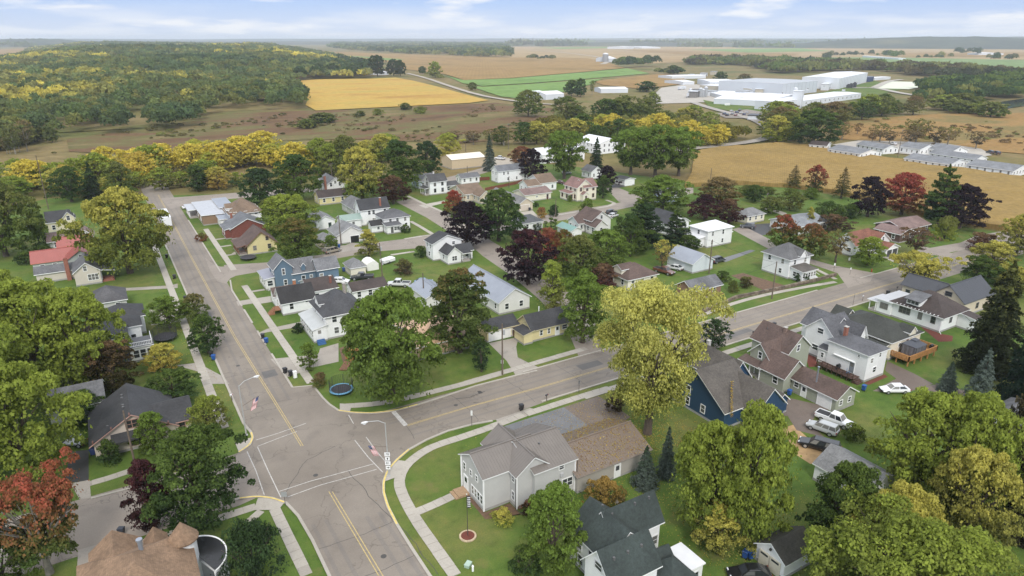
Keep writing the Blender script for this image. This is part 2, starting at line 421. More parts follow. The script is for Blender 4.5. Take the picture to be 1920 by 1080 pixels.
field('marsh', [(66.3,590.0),(101.3,610.8),(158.0,602.3),(211.5,586.4),(334.2,585.9),(350.4,508.6),(304.5,446.9),(247.3,394.2),(217.2,361.5),(178.6,363.9),(144.8,405.0),(116.9,421.8),(81.5,432.4),(15.5,416.3),(-13.7,444.5),(-15.4,501.3),(19.3,531.2),(36.3,505.1)], M_MARSH, 0.3)
field('meadow', [(458.5,313.4),(518.0,318.6),(592.6,310.7),(665.5,276.8),(423.5,171.2),(409.2,210.7),(403.5,238.9),(388.6,258.6)], land_mat('tan_meadow', [(0.3, (0.20, 0.115, 0.04)), (0.48, (0.27, 0.165, 0.06)), (0.6, (0.165, 0.135, 0.05)), (0.72, (0.24, 0.15, 0.06))], 0.01, 0.2, aniso=2.5), 0.3)
field('hay_field', [(1704.8,1345.8),(2075.4,1455.7),(2224.1,1404.8),(2298.7,988.9),(1567.3,670.0),(1466.6,787.0),(1405.9,883.9),(1587.6,1203.3)], land_mat('pale_hay', [(0.35, (0.14, 0.20, 0.075)), (0.5, (0.17, 0.235, 0.09)), (0.66, (0.13, 0.185, 0.07))], 0.004, 0.05), 0.8)
field('factory_lawn', [(526.1,505.6),(517.9,482.3),(514.7,421.3),(471.8,383.3),(460.5,399.9),(473.2,446.2)], M_LAWN, 0.5)
field('factory_lawn', [(696.0,501.2),(980.9,613.3),(866.9,498.9),(723.7,449.6),(671.9,464.2)], M_LAWN, 0.45)
field('gravel_pad', [(830.9,520.6),(986.9,594.5),(1010.1,551.3),(928.3,508.5),(850.9,486.8)], mat('pale_gravel', (0.56, 0.58, 0.46), 0.95, 0.1, 0.05), 0.6)
field('factory_yard', [(443.2,500.8),(614.6,661.8),(696.2,698.6),(713.3,662.5),(667.7,500.4),(526.2,426.2),(522.4,486.5),(496.1,488.7)], M_CONC2, 0.35)
field('car_park', [(436.0,404.8),(486.4,415.8),(477.0,380.1),(441.4,356.0),(419.2,378.0)], M_ROAD, 0.55)
field('motel_yard', [(364.6,247.1),(394.1,249.9),(426.3,220.1),(421.4,194.1),(402.7,179.6),(374.2,181.1),(367.6,204.8),(360.4,230.8)], M_CONC2, 0.32)
m_w, nt, bs = new_mat('pond_water'); bs.inputs['Base Color'].default_value = (0.05, 0.06, 0.06, 1); bs.inputs['Roughness'].default_value = 0.08
field('pond', [(696.6,323.8),(735.8,338.0),(834.6,350.5),(740.6,309.5),(690.4,304.3),(666.2,302.3)], m_w, 0.6)
band('farm_road', [(488.7,1169.4),(454.1,1011.6),(398.5,814.8),(361.0,667.5),(356.4,593.2),(363.4,542.4),(386.7,528.4)], 7.0, M_GRAV, 0.8, sm=1)
band('farm_road', [(2031.6,3217.7),(1892.4,2765.8),(1575.3,2097.1),(1324.2,1634.3),(1057.4,1343.8)], 14.0, M_GRAV, 1.3, sm=1)
band('factory_road', [(810.6,532.7),(842.2,525.0),(777.4,452.3),(763.0,426.0)], 9.0, M_CONC2, 0.9, sm=1)
band('factory_road', [(842.2,525.0),(985.0,595.6),(1040.2,609.1)], 9.0, M_CONC2, 0.95, sm=1)
band('curved_road', [(239.0,277.9),(288.0,276.6),(318.6,277.2),(336.9,278.9),(354.8,284.4),(377.7,299.9),(398.3,320.4),(418.9,345.0),(436.3,372.1),(462.7,430.0),(476.6,456.0),(496.1,488.7)], 7.5, M_CONC, 0.7, sm=2)

# ripe corn beside the town: a standing crop, 1.9 m tall
cp = [(205.1,202.7),(226.0,220.0),(271.0,262.9),(278.7,266.6),(294.0,268.4),(314.1,265.5),(336.8,263.8),(345.1,246.9),(343.3,219.4),(341.7,200.6),(341.7,174.0),(342.4,135.9),(245.0,93.4),(242.3,108.6),(241.0,122.7),(246.0,141.2),(248.1,164.8),(242.2,180.4),(228.4,196.4)]
def crop_block(name, pts, m, h, step):
    v3 = [Vector((p[0], p[1], 0)) for p in pts]
    bm = bmesh.new()
    f = bm.faces.new([bm.verts.new(p) for p in v3]); bm.normal_update()
    if f.normal.z < 0: f.normal_flip()
    xs = [p[0] for p in pts]; ys = [p[1] for p in pts]
    for k in range(int(min(xs) // step), int(max(xs) // step) + 1):
        g = bm.verts[:] + bm.edges[:] + bm.faces[:]
        bmesh.ops.bisect_plane(bm, geom=g, plane_co=(k * step, 0, 0), plane_no=(1, 0, 0))
    for k in range(int(min(ys) // step), int(max(ys) // step) + 1):
        g = bm.verts[:] + bm.edges[:] + bm.faces[:]
        bmesh.ops.bisect_plane(bm, geom=g, plane_co=(0, k * step, 0), plane_no=(0, 1, 0))
    ring = [e for e in bm.edges if len(e.link_faces) == 1]
    ex = bmesh.ops.extrude_edge_only(bm, edges=ring)
    low = [v for v in ex['geom'] if isinstance(v, bmesh.types.BMVert)]
    lowset = set(low)
    for v in bm.verts:
        if v not in lowset: v.co.z = h + random.uniform(-0.30, 0.30)
    me = bpy.data.meshes.new(name); bm.to_mesh(me); bm.free(); me.materials.append(m)
    return tag(link(name, me), kind='structure')
crop_block('corn_field', cp, M_CORN, 1.7, 4.0)

# hills on the skyline
m_hill = land_mat('wooded_hills', [(0.35, (0.022, 0.036, 0.028)), (0.52, (0.04, 0.055, 0.035)), (0.64, (0.10, 0.095, 0.05)), (0.74, (0.03, 0.045, 0.03))], 0.0016, 0.01)
def sky_dir(px):
    a = math.atan((px - 960) / 1280 / 1.0647); t = math.radians(90 - 31) - a      # heading in the ground frame
    return math.cos(t), math.sin(t)
def hills(name, D, prof, depth, seed):
    r = np.random.RandomState(seed); mb = MB(); n = 260
    xs = np.linspace(prof[0][0], prof[-1][0], n)
    zs = np.interp(xs, [p[0] for p in prof], [p[1] for p in prof])
    zs = zs + np.convolve(r.normal(0, 1, n + 8), np.ones(9) / 3, 'valid') * D * 0.00025
    rows = []
    for (dd, k) in ((-depth, 0.0), (-depth * .35, .75), (0, 1.0), (depth, 0.0)):
        row = []
        for x, z in zip(xs, zs):
            c, s_ = sky_dir(x); q = D + dd
            row.append((c * q, s_ * q, max(z, 1) * k - 0.3))
        rows.append(row)
    for a, b in zip(rows, rows[1:]):
        for i in range(n - 1): mb.poly([a[i + 1], a[i], b[i], b[i + 1]])
    tag(mb.build(name, m_hill, smooth=True), kind='structure')
hills('hills', 14000, [(-900, 40), (0, 50), (600, 52), (1000, 60), (1300, 66), (1500, 58), (1700, 70), (1900, 74), (2100, 66), (2900, 60)], 2500, 3)
hills('hills', 9000, [(-900, 30), (-100, 36), (40, 48), (110, 40), (200, 30), (800, 22), (1000, 34), (1250, 44), (1450, 46), (1600, 56), (1690, 74), (1760, 80), (1850, 72), (1960, 76), (2300, 50), (2900, 40)], 1500, 5)
hills('hills', 5600, [(1380, 6), (1480, 24), (1580, 46), (1660, 62), (1740, 70), (1830, 68), (1920, 60), (2100, 66), (2500, 20)], 700, 15)
hills('hills', 7000, [(-300, 20), (-120, 44), (0, 50), (60, 58), (110, 52), (180, 30), (240, 10)], 800, 16)
hills('hills', 6200, [(900, 8), (1000, 26), (1280, 30), (1500, 20), (1700, 34), (1920, 38), (2300, 30), (2900, 20)], 700, 9)

# ------------------------------------------------------------------ streets
road_outline = [(12.2, 330), (12.2, 104), *[(12.7,100.4),(12.6,98.7),(11.8,96.9),(10.0,95.7)], (5.8,95.0), (-0.8,94.3), (-5.0,94.3), (-9.1,94.5), (-12, 95.3), (-70, 95.2), (-70, 82.6), (-14, 82.6),
    (-6.1,83.2), (0.4,84.0), (6.2,84.3), *[(8.0,84.2),(10.0,83.5),(11.7,82.1),(13.1,80.1),(13.8,76.6),(14.1,71.1),(14.1,64.4)], (13.8, 40), (13.8, -60), (25.3, -60), (25.3, 52),
    *[(24.0,58.2),(24.0,63.3),(24.1,68.5),(24.4,72.4),(25.0,75.5),(25.9,77.8),(27.3,79.9),(29.4,81.7),(32.0,83.3),(35.4,84.4),(39.3,85.0),(43.6,84.7),(47.8,84.0)], (60, 85.0), (330, 85.0), (330, 96.0), (30, 96.0),
    *[(42.9,95.2),(38.5,95.0),(34.5,95.1),(30.9,96.3),(28.2,98.2),(26.5,100.0),(25.8,102.8),(25.5,105.5),(25.3,110.8)], (22.0, 112), (22.0, 330)]
road = sheet('road', road_outline, M_ROAD, 0.012)
S4C = [(23.2,184.5),(33.8,186.0),(42.4,185.8),(54.8,186.6),(64.2,185.9),(73.5,184.2),(84.3,181.0),(97.7,182.0)]
sheet('side_street', [(23.8,192.0),(34.3,188.4),(42.3,188.2),(48.9,187.7),(55.4,188.7),(66.3,191.8),(83.1,190.0),(97.5,192.5),(116.6,194.0),(138.3,193.4),(161.4,195.0),(209.7,202.4),(200.6,193.3),(158.5,186.9),(132.1,184.7),(110.8,184.5),(98.4,181.5),(95.9,152.5),(93.0,133.8),(90.0,114.4),(78.1,95.3),(72.9,96.2),(78.3,107.4),(83.3,126.4),(86.3,143.6),(88.2,162.9),(90.4,175.3),(78.1,178.8),(63.0,182.9),(53.3,182.1),(41.1,181.0),(32.8,181.3),(22.6,180.8)], M_SIDE, 0.017)
sheet('side_street', [(20.4,202.5),(21.3,195.1),(22.7,191.0),(26.1,189.5),(34.3,188.4),(33.5,181.4),(25.6,181.5),(23.3,179.5),(21.6,175.7),(20.1,178.5),(19.8,187.6)], M_SIDE, 0.026)
sheet('side_street', [(93.0,240.2),(100.9,241.9),(99.9,193.4),(98.4,181.5),(90.4,175.3),(91.0,187.4),(92.9,211.7)], M_SIDE, 0.022)
sheet('side_street', [(171.1,146.7),(177.6,147.5),(171.4,130.7),(165.4,116.5),(165.8,106.7),(169.4,96.6),(162.1,93.2),(153.0,93.2),(161.0,101.7),(161.8,112.9),(163.6,126.2)], M_SIDE, 0.027)
sheet('side_street', [(177.0,219.6),(181.7,216.8),(176.7,193.2),(167.3,185.5),(165.3,196.8)], M_SIDE, 0.027)
sheet('side_street', [(-70, 82.75), (7.6, 82.75), (11.0, 83.5), (11.1, 95.2), (9.0, 95.1), (-70, 95.05)], M_SIDE, 0.0165)
sheet('rail_street', [(17.1,292.3),(22.6,291.2),(47.7,287.5),(76.5,282.5),(78.3,273.9),(47.5,276.2),(30.5,278.8),(18.7,270.9)], M_SIDE, 0.018)
sheet('rail_street', [(127.7,271.9),(153.7,285.3),(174.6,301.0),(189.7,299.6),(185.9,288.6),(167.5,283.7),(150.6,274.4),(123.6,260.6)], M_SIDE, 0.023)
sheet('side_street', [(198.4,102.8),(218.4,100.4),(230.7,102.0),(256.6,99.2),(245.7,94.5),(225.3,96.3),(209.7,96.0),(191.9,98.3)], M_SIDE, 0.022)

# kerbs: real steps along the street edges
kerb_lines = [[(12.2, 250), (12.2, 104), *[(12.7,100.4),(12.6,98.7),(11.8,96.9),(10.0,95.7)]],
    [(-0.8,94.3), (-5.0,94.3), (-9.1,94.5)],
    [(6.2,84.3), *[(8.0,84.2),(10.0,83.5),(11.7,82.1),(13.1,80.1),(13.8,76.6),(14.1,71.1),(14.1,64.4)], (13.8, 40)],
    [(25.3, 40), *[(24.0,58.2),(24.0,63.3),(24.1,68.5),(24.4,72.4),(25.0,75.5),(25.9,77.8),(27.3,79.9),(29.4,81.7),(32.0,83.3),(35.4,84.4),(39.3,85.0),(43.6,84.7),(46.8,84.0)]],
    [(57, 85.1), (82, 85.0)], [(100, 85.0), (150, 85.0)],
    [(62.6,95.2), *[(58.1,95.5),(50.2,95.8),(42.9,95.2),(38.5,95.0),(34.5,95.1),(30.9,96.3),(28.2,98.2),(26.5,100.0),(25.8,102.8),(25.5,105.5),(25.3,110.8)], (22.0, 112), (22.0, 128)],
    [(22.0, 133), (22.0, 141)], [(22.0, 146), (22.0, 155)], [(22.0, 157.5), (22.0, 170), (23.0, 178)], [(22.0, 186), (22.0, 250)], [(60, 96.0), (145, 96.0)], [(162, 96.0), (190, 96.0)]]
for ln in kerb_lines:
    mb = MB(); strip(mb, ln, 0.38, 0.0, 0.13, caps=False)
    tag(mb.build('kerb', M_CONC2), kind='structure')
for ln in ([(24.1,68.5),(24.4,72.4),(25.0,75.5),(25.9,77.8),(27.3,79.9),(29.4,81.7),(32.0,83.3)], [(38.5,95.0),(34.5,95.1),(30.9,96.3),(28.2,98.2),(26.5,100.0)], [(12.7,100.4),(12.6,98.7),(11.8,96.9),(10.0,95.7)], [(8.0,84.2),(10.0,83.5),(11.7,82.1),(12.9,80.3)]):
    mb = MB(); strip(mb, smooth_line(offset_line(ln, 0.0), 1), 0.22, 0.10, 0.145, caps=False)
    tag(mb.build('painted_kerb', M_CURBY), kind='structure')

# pavements: laid slab by slab near the crossing
slab_count = [0]
def pavement(pts, w=1.5, slabs=True, m=None, zs=0.07, name='pavement'):
    pts = smooth_line(pts, 2) if len(pts) > 2 else pts
    m = m or M_CONC2
    mb = MB(); strip(mb, pts, w * 0.98, 0, zs - 0.03, caps=False)
    base = tag(mb.build(name, M_CONC), kind='structure')
    q = resample(pts, 1.55)
    if not slabs: q = resample(pts, 6.0)
    for a, b in zip(q, q[1:]):
        d = Vector((b[0] - a[0], b[1] - a[1])).normalized() * 0.03
        mb = MB(); strip(mb, [(a[0] + d.x, a[1] + d.y), (b[0] - d.x, b[1] - d.y)], w + random.uniform(-.03, .03), zs - 0.028, zs + random.uniform(0, .022))
        mb.build('slab', m, base); slab_count[0] += 1
    return base
pavement([(26.5,56.8),(26.5,62.5),(26.5,68.1),(26.9,73.1),(27.5,76.4),(28.8,78.5),(30.4,80.1),(32.6,81.3),(35.0,82.2),(37.4,82.3)] + [(41.1,82.3),(46.0,82.5),(52.3,83.1)])
pavement([(52.6,83.0),(60.5,83.1),(70.0,83.0)] , 1.5)
pavement([(64, 82.6), (84, 82.6)], 1.5, False)
pavement([(84, 82.6), (138, 82.6)], 1.5, False)
pavement([(27.9,100.9),(31.4,99.3),(35.1,98.3),(40.5,97.9),(48.9,97.5),(56.4,97.7)])
pavement([(49.0,97.7), (58.8,97.9), (62.8,98.0), (76.4,98.3)])
pavement([(25.3, 112), (25.3, 172)])
pavement([(26.1, 166.5), (29.0, 166.3)], 1.1, False)
pavement([(26.1, 157.5), (29.5, 157.3)], 1.1, False)
pavement([(26.1, 149.0), (27.0, 149.0)], 1.1, False)
pavement([(26.1, 201.0), (28.4, 201.0)], 1.2, False)
pavement([(26.1, 211.0), (29.0, 211.0)], 1.2, False)
pavement([(26.1, 220.0), (29.0, 220.0)], 1.2, False)
pavement([(25.3, 186), (25.3, 235)], 1.5, False)
pavement([(9.3, 104), (9.3, 150)])
pavement([(9.3, 150), (9.3, 225)], 1.5, False)
pavement([(9.5,81.4),(6.4,81.4),(2.8,81.3),(-1.9,81.2),(-5.8,81.3)], 1.4)
pavement([(11.5,79.6),(11.7,71.8),(11.9,65.7)], 1.4)
pavement([(9.9,80.1),(8.9,79.3),(7.8,78.7)], 1.1)
pavement([(-4.3,98.8),(-7.1,98.4),(-9.2,98.4)], 1.3)
pavement([(26.8,69.4),(29.8,69.6),(33.5,70.1)], 1.4)
pavement([(100.8,247.0),(100.5,230.2),(101.0,222.6),(101.0,210.2)], 1.3, False)
pavement([(86.1,209.8),(86.1,203.0),(85.6,189.5)], 1.3, False)
pavement([(75.9,190.6),(83.0,191.0),(86.3,190.3)], 1.2, False)
pavement([(66.2,177.1),(70.5,177.0),(73.3,176.9)], 1.2, False)
pavement([(130.3,191.1),(144.2,191.8)], 1.3, False); pavement([(151.3,192.3),(162.3,193.1),(163.0,201.4)], 1.3, False)
pavement([(159.1,107.3),(156.3,98.9)], 1.2, False)
pavement([(107.8,98.9),(121.7,100.7),(134.9,100.3),(154.4,97.6)], 1.3, False)
def apron(name, pts, m, z=0.03): sheet(name, pts, m, z)
# corner landings and driveways
apron('corner_landing', [(25.9,77.7),(27.3,79.8),(29.6,81.5),(30.7,80.5),(28.3,77.8)], M_CONC2, 0.098)
apron('corner_landing', [(10.1,83.0),(11.7,82.1),(12.9,80.2),(11.9,79.1),(9.1,80.7)], M_CONC2, 0.09)
apron('corner_landing', [(12.6,98.9),(11.7,96.9),(10.0,95.7),(10.0,98.8)], M_CONC2, 0.09)
apron('corner_landing', [(26.7,99.9),(28.0,98.6),(29.1,100.8),(27.4,102.1)], M_CONC2, 0.09)
apron('driveway', [(47.5,84.1),(54.2,84.4),(55.3,82.8),(54.0,82.5),(47.1,82.2)], M_CONC, 0.02)
apron('car_pad', [(47.7, 72.5), (47.7, 81.7), (59.2, 81.7), (59.2, 72.0)], M_GREYDRIVE, 0.016)
apron('car_pad', [(59.2, 71.5), (59.2, 81.7), (66.5, 81.7), (66.8, 73.5)], M_MUD, 0.014)
apron('driveway', [(60.9,110.5),(67.8,110.0),(64.8,106.2),(62.5,101.9),(63.1,98.4),(63.8,95.8),(58.3,95.8),(59.9,101.7)], M_CONC, 0.02)
apron('driveway', [(21.3,158.3),(28.6,157.9),(29.3,160.9),(21.5,161.5)], M_CONC, 0.02)
apron('driveway', [(21.4,139.4),(30.8,138.7),(31.1,141.3),(24.0,141.1)], M_CONC, 0.02)
apron('driveway', [(21.3,125.8),(22.3,116.5),(24.4,117.0),(25.3,118.1),(32.2,117.9),(34.8,126.2),(30.9,125.6),(29.7,123.0)], M_CONC, 0.02)
apron('driveway', [(-3.5,186.4),(9.5,181.6),(11.2,182.1),(10.8,178.6),(-3.6,184.3)], M_CONC, 0.02)
apron('driveway', [(3.6,166.4),(9.8,156.5),(9.6,154.9),(3.1,155.9)], M_CONC, 0.02)
apron('driveway', [(5.4,132.2),(9.0,131.3),(12.3,122.6),(12.7,119.2),(9.7,121.0),(8.5,127.4)], M_CONC, 0.02)
apron('driveway', [(-12.3,100.3),(-11.5,108.9),(-9.2,108.1),(-9.3,99.2)], M_DARKDRIVE, 0.02)
apron('driveway', [(-11.5,99.8),(-9.2,99.4),(-9.1,94.7),(-10.4,95.1)], M_CONC, 0.03)
apron('driveway', [(-10.8,79.2),(-10.6,84.0),(-6.3,83.7),(-6.0,81.7),(-8.4,81.8),(-9.2,78.2)], M_CONC, 0.03)
apron('driveway', [(93.5,73.4),(94.6,71.1),(93.6,68.3),(93.9,64.8),(96.7,59.9),(96.4,58.3),(92.9,58.1),(87.7,61.3),(90.3,64.8),(91.5,68.4)], M_MUD, 0.02)
apron('driveway', [(91.0,66.1),(94.7,63.2),(94.7,59.1),(89.8,56.8),(88.5,53.3),(86.5,56.9),(90.6,62.9)], M_MUD, 0.028)
apron('sand_patch', [(85.0,58.4),(87.4,58.3),(86.2,54.7),(84.5,50.7),(83.9,49.4),(80.5,49.9),(80.7,52.4)], M_SAND, 0.02)
apron('driveway', [(122.3,64.1),(121.5,58.2),(120.5,54.4),(113.2,55.0),(111.0,56.3),(108.8,58.4),(116.8,59.0),(118.1,61.9)], M_MUD, 0.02)
apron('driveway', [(114.5,55.7),(121.3,53.9),(124.1,47.0),(119.0,45.1),(117.3,48.2),(117.6,53.1)], M_MUD, 0.024)
apron('driveway', [(144.2,126.3),(158.1,128.0),(158.7,126.6),(142.8,123.4)], M_GREYDRIVE, 0.02)
apron('driveway', [(178.6,148.7),(188.6,145.4),(177.5,136.6),(173.2,136.8),(173.6,141.4)], M_DARKDRIVE, 0.02)
apron('driveway', [(184.5,104.1),(188.4,103.1),(185.7,97.6),(182.7,96.4),(182.4,98.7)], M_CONC2, 0.02)
apron('driveway', [(207.0,162.9),(204.6,151.7),(200.9,150.9),(203.1,160.4)], M_CONC2, 0.02)
apron('driveway', [(204.9,105.2),(205.2,95.6),(199.1,93.4),(199.1,99.3)], M_SIDE, 0.02)
apron('driveway', [(50.9,194.5),(54.4,193.0),(57.6,193.7),(61.5,191.4),(61.1,187.3),(54.9,186.9),(49.1,188.4)], M_CONC, 0.024)
apron('driveway', [(124.7,202.0),(129.9,202.0),(127.4,195.1),(130.0,191.3),(126.4,191.3),(122.5,192.1)], M_CONC2, 0.024)
apron('driveway', [(179.9,220.4),(186.6,225.0),(186.4,217.3),(177.2,215.8)], M_DARKDRIVE, 0.024)
apron('driveway', [(98.0,230.1),(109.7,232.5),(108.3,229.0),(101.3,226.4),(98.2,224.2)], M_CONC2, 0.03)
apron('driveway', [(164.5,307.1),(180.1,310.6),(182.3,296.4),(171.2,284.9),(155.1,286.1)], M_GRAV, 0.024)
apron('driveway', [(58.1,193.4),(60.6,189.7),(62.8,192.8),(60.8,195.1)], M_CONC, 0.03)
apron('garden_bed', [(135.4,114.7),(139.8,114.6),(141.2,101.7),(137.4,100.3),(133.6,101.9)], M_DIRT, 0.02)
apron('mulch_bed', [(144.1,70.0),(145.7,69.6),(144.0,66.3),(145.2,64.0),(142.3,62.6),(139.7,63.9)], M_MULCH, 0.02)
apron('mulch_bed', [(112.0,74.9),(112.0,72.1),(109.0,69.5),(107.2,70.1)], M_MULCH, 0.02)
apron('mulch_bed', [(110.2,61.0),(116.6,61.1),(116.2,60.2),(110.3,60.1)], M_MULCH, 0.02)
apron('mulch_bed', [(34.2, 63.6), (34.2, 70), (34.9, 70), (34.9, 64.8), (38.6, 64.8), (38.6, 62.0), (41, 61.6), (37, 62.6)], M_DIRT, 0.02)
apron('concrete_path', [(52.2,58.8),(52.5,57.7),(50.7,57.0),(50.4,58.1)], M_CONC2, 0.03)
apron('bare_patch', [(34.1,123.7),(36.3,124.3),(36.1,120.6),(32.8,117.0)], M_DIRT, 0.03)

# painted lines
def line(pts, w, m, name, z=0.018):
    band(name, pts, w, m, z)
line([(17.0, 300), (17.0, 205), (17.2, 140), (18.4, 92.6)], 0.11, M_YELLOW, 'centre_line')
line([(17.3, 300), (17.3, 205), (17.5, 140), (18.7, 92.6)], 0.11, M_YELLOW, 'centre_line')
line([(18.7,79.6), (19.0, 60), (19.2, 30), (19.2, -40)], 0.12, M_YELLOW, 'centre_line')
line([(19.1,79.3), (19.4, 60), (19.6, 30), (19.6, -40)], 0.12, M_YELLOW, 'centre_line')
line([(34.5,90.0), (45.8,90.1), (60, 89.7), (330, 89.6)], 0.12, M_YELLOW, 'centre_line')
line([(34.4,89.7), (45.7,89.9), (60, 89.4), (330, 89.3)], 0.12, M_YELLOW, 'centre_line')
for pl in ([(12.9,97.9),(16.2,98.1),(20.8,98.8)], [(12.8,96.0),(15.8,96.6),(18.9,97.1)], [(11.1,95.4),(11.2,89.6),(11.0,83.3)], [(12.7,95.9),(12.7,88.6),(12.8,81.7)],
           [(12.9,83.1),(17.3,83.2),(21.5,82.9)], [(21.5,82.9),(26.2,82.6)], [(13.6,81.3),(18.1,81.6),(21.0,81.4)], [(21.0,81.4),(26.1,81.1)],
           [(25.9,90.1),(26.1,84.7),(26.6,80.0)], [(27.7,90.0),(27.7,85.4),(27.9,81.8)], [(27.5,97.8),(27.3,94.7)]):
    line(pl, 0.13, M_WHITEP, 'crosswalk_line')
line([(34.2,95.0), (34.3,89.9)], 0.75, M_WHITEP, 'stop_line')
line([(162.0,98.8), (158.9,95.7)], 0.4, M_WHITEP, 'stop_line', 0.02)

M_TAR = mat('tar_seal', (.045, .042, .040), .6, .2); M_PATCH = paving_mat('tar_patch', (.105, .098, .092), (.15, .14, .13), 0.2); M_TRACK = paving_mat('worn_lane', (.160, .138, .117), (.222, .194, .166), 0.3)
def seam(pts, w, name='tar_seam', m=None, z=.0155):
    rs = np.random.RandomState(len(pts) * 13 + int(abs(pts[0][0]) * 7)); q = resample(pts, 1.2); q = [(x + rs.normal(0, .07), y + rs.normal(0, .07)) for x, y in q]
    if len(q) > 1: band(name, q, w, m or M_TAR, z)
for v0 in range(34, 76, 7): seam([(14.0, v0 + .2), (19.3, v0 - .1), (25.0, v0 + .3)], .07)
for v0 in range(108, 240, 14): seam([(12.6, v0), (17, v0 + .4), (21.6, v0 - .2)], .06)
for u0 in range(34, 200, 11): seam([(u0, 85.6), (u0 + .3, 90), (u0 - .2, 95.6)], .06)
seam([(24.9, 58), (24.6, 66), (23.0, 76), (22.5, 84)], .08); seam([(13.2, 82), (18, 88.5), (23, 90)], .08)
seam([(45.0,93.6), (46.5,92.8), (49.1,93.1), (50.0,93.5), (51.1,93.2)], .16); seam([(46.9,90.9), (48.0,90.5), (49.0,91.0)], .14)
sheet('road_patch', [(49.4,94.1), (50.0,93.8), (49.9,92.9), (49.2,93.0)], M_TAR, .0158)
sheet('road_patch', [(13.2, 152), (15.2, 152), (15.2, 158), (13.2, 157.6)], M_PATCH, .0152); sheet('road_patch', [(18.5, 118), (21, 118.2), (21, 121), (18.6, 121)], M_PATCH, .0152); sheet('road_patch', [(70, 91), (75, 91), (75, 93), (70, 93.2)], M_PATCH, .0152); sheet('road_patch', [(104, 87), (112, 87.2), (112, 88.8), (104, 88.6)], M_PATCH, .0152)
for a, b, w in (((14.6, 108), (14.6, 300), .5), ((19.6, 108), (19.6, 300), .5), ((16.1, 40), (15.8, 74), .5), ((22.4, 40), (22.2, 72), .55), ((34, 87.6), (320, 87.6), .5), ((32, 92.6), (320, 92.6), .5)):
    for k in (-.85, .85):
        dx, dy = (k, 0) if a[0] == b[0] or abs(a[0] - b[0]) < 1 else (0, k)
        band('wheel_track', [(a[0] + dx, a[1] + dy), (b[0] + dx, b[1] + dy)], w, M_TRACK, .0145)
for (x, y) in ((18.2, 84.2), (15.4, 126.0), (44.0, 91.6), (20.6, 64.0), (96, 87.4)):
    m_ = MB(); m_.tube([(x, y, .0), (x, y, .021)], .36, 16); tag(m_.build('manhole_cover', mat('cast_iron', (.06, .055, .05), .6)), kind='structure')
# ------------------------------------------------------------------ buildings
WIN_CACHE = {}
ORDW = ('first', 'middle', 'last')
def window_meshes(w, h, tc, kind=1):
    key = (round(w, 2), round(h, 2), tc, kind)
    if key in WIN_CACHE: return WIN_CACHE[key]
    f = MB(); b = 0.11
    f.box(-w/2 - b, -.07, -h/2 - b, w/2 + b, .0, -h/2); f.box(-w/2 - b, -.07, h/2, w/2 + b, .0, h/2 + b)
    f.box(-w/2 - b, -.07, -h/2, -w/2, .0, h/2); f.box(w/2, -.07, -h/2, w/2 + b, .0, h/2)
    f.box(-w/2, -.05, -.03, w/2, -.005, .03)
    if w > 1.3:
        for k in range(1, int(round(w / .8))): x = -w/2 + w * k / int(round(w / .8)); f.box(x - .05, -.055, -h/2, x + .05, -.004, h/2)
    p = MB(); p.box(-w/2, -.025, -h/2, w/2, .0, h/2)
    r = (f.mesh('window', trim(tc)), p.mesh('pane', glass()))
    WIN_CACHE[key] = r; return r
def add_window(parent, x, y, z, rz, w, h, tc=TRIM, sub=False):
    fm, pm = window_meshes(w, h, tc)
    o = link('window', fm, parent, (x, y, z), rz)
    link('pane', pm, o)
    return o
def add_door(parent, x, y, z, rz, w=0.95, h=2.05, col=(0.75, 0.75, 0.74), garage=False, name=None):
    m = MB()
    if garage:
        n = 4
        for k in range(n): m.box(-w/2, -.06, z + h * k / n + .015, w/2, 0, z + h * (k + 1) / n - .015)
        m.box(-w/2, -.03, z, w/2, 0, z + h)
    else:
        m.box(-w/2, -.05, z, w/2, 0, z + h)
        m.box(-w*.32, -.065, z + h*.55, w*.32, -.05, z + h*.9, 1)
    o = m.build(name or ('garage_door' if garage else 'door'), [mat('door_paint', col, 0.5, 0.05), glass()], parent, (x, y, 0)); o.rotation_euler = (0, 0, rz)
    f = MB(); f.box(-w/2 - .12, -.08, z, -w/2, 0, z + h + .12); f.box(w/2, -.08, z, w/2 + .12, 0, z + h + .12); f.box(-w/2, -.08, z + h, w/2, 0, z + h + .12)
    f.build('door_frame', trim(), o)
    return o
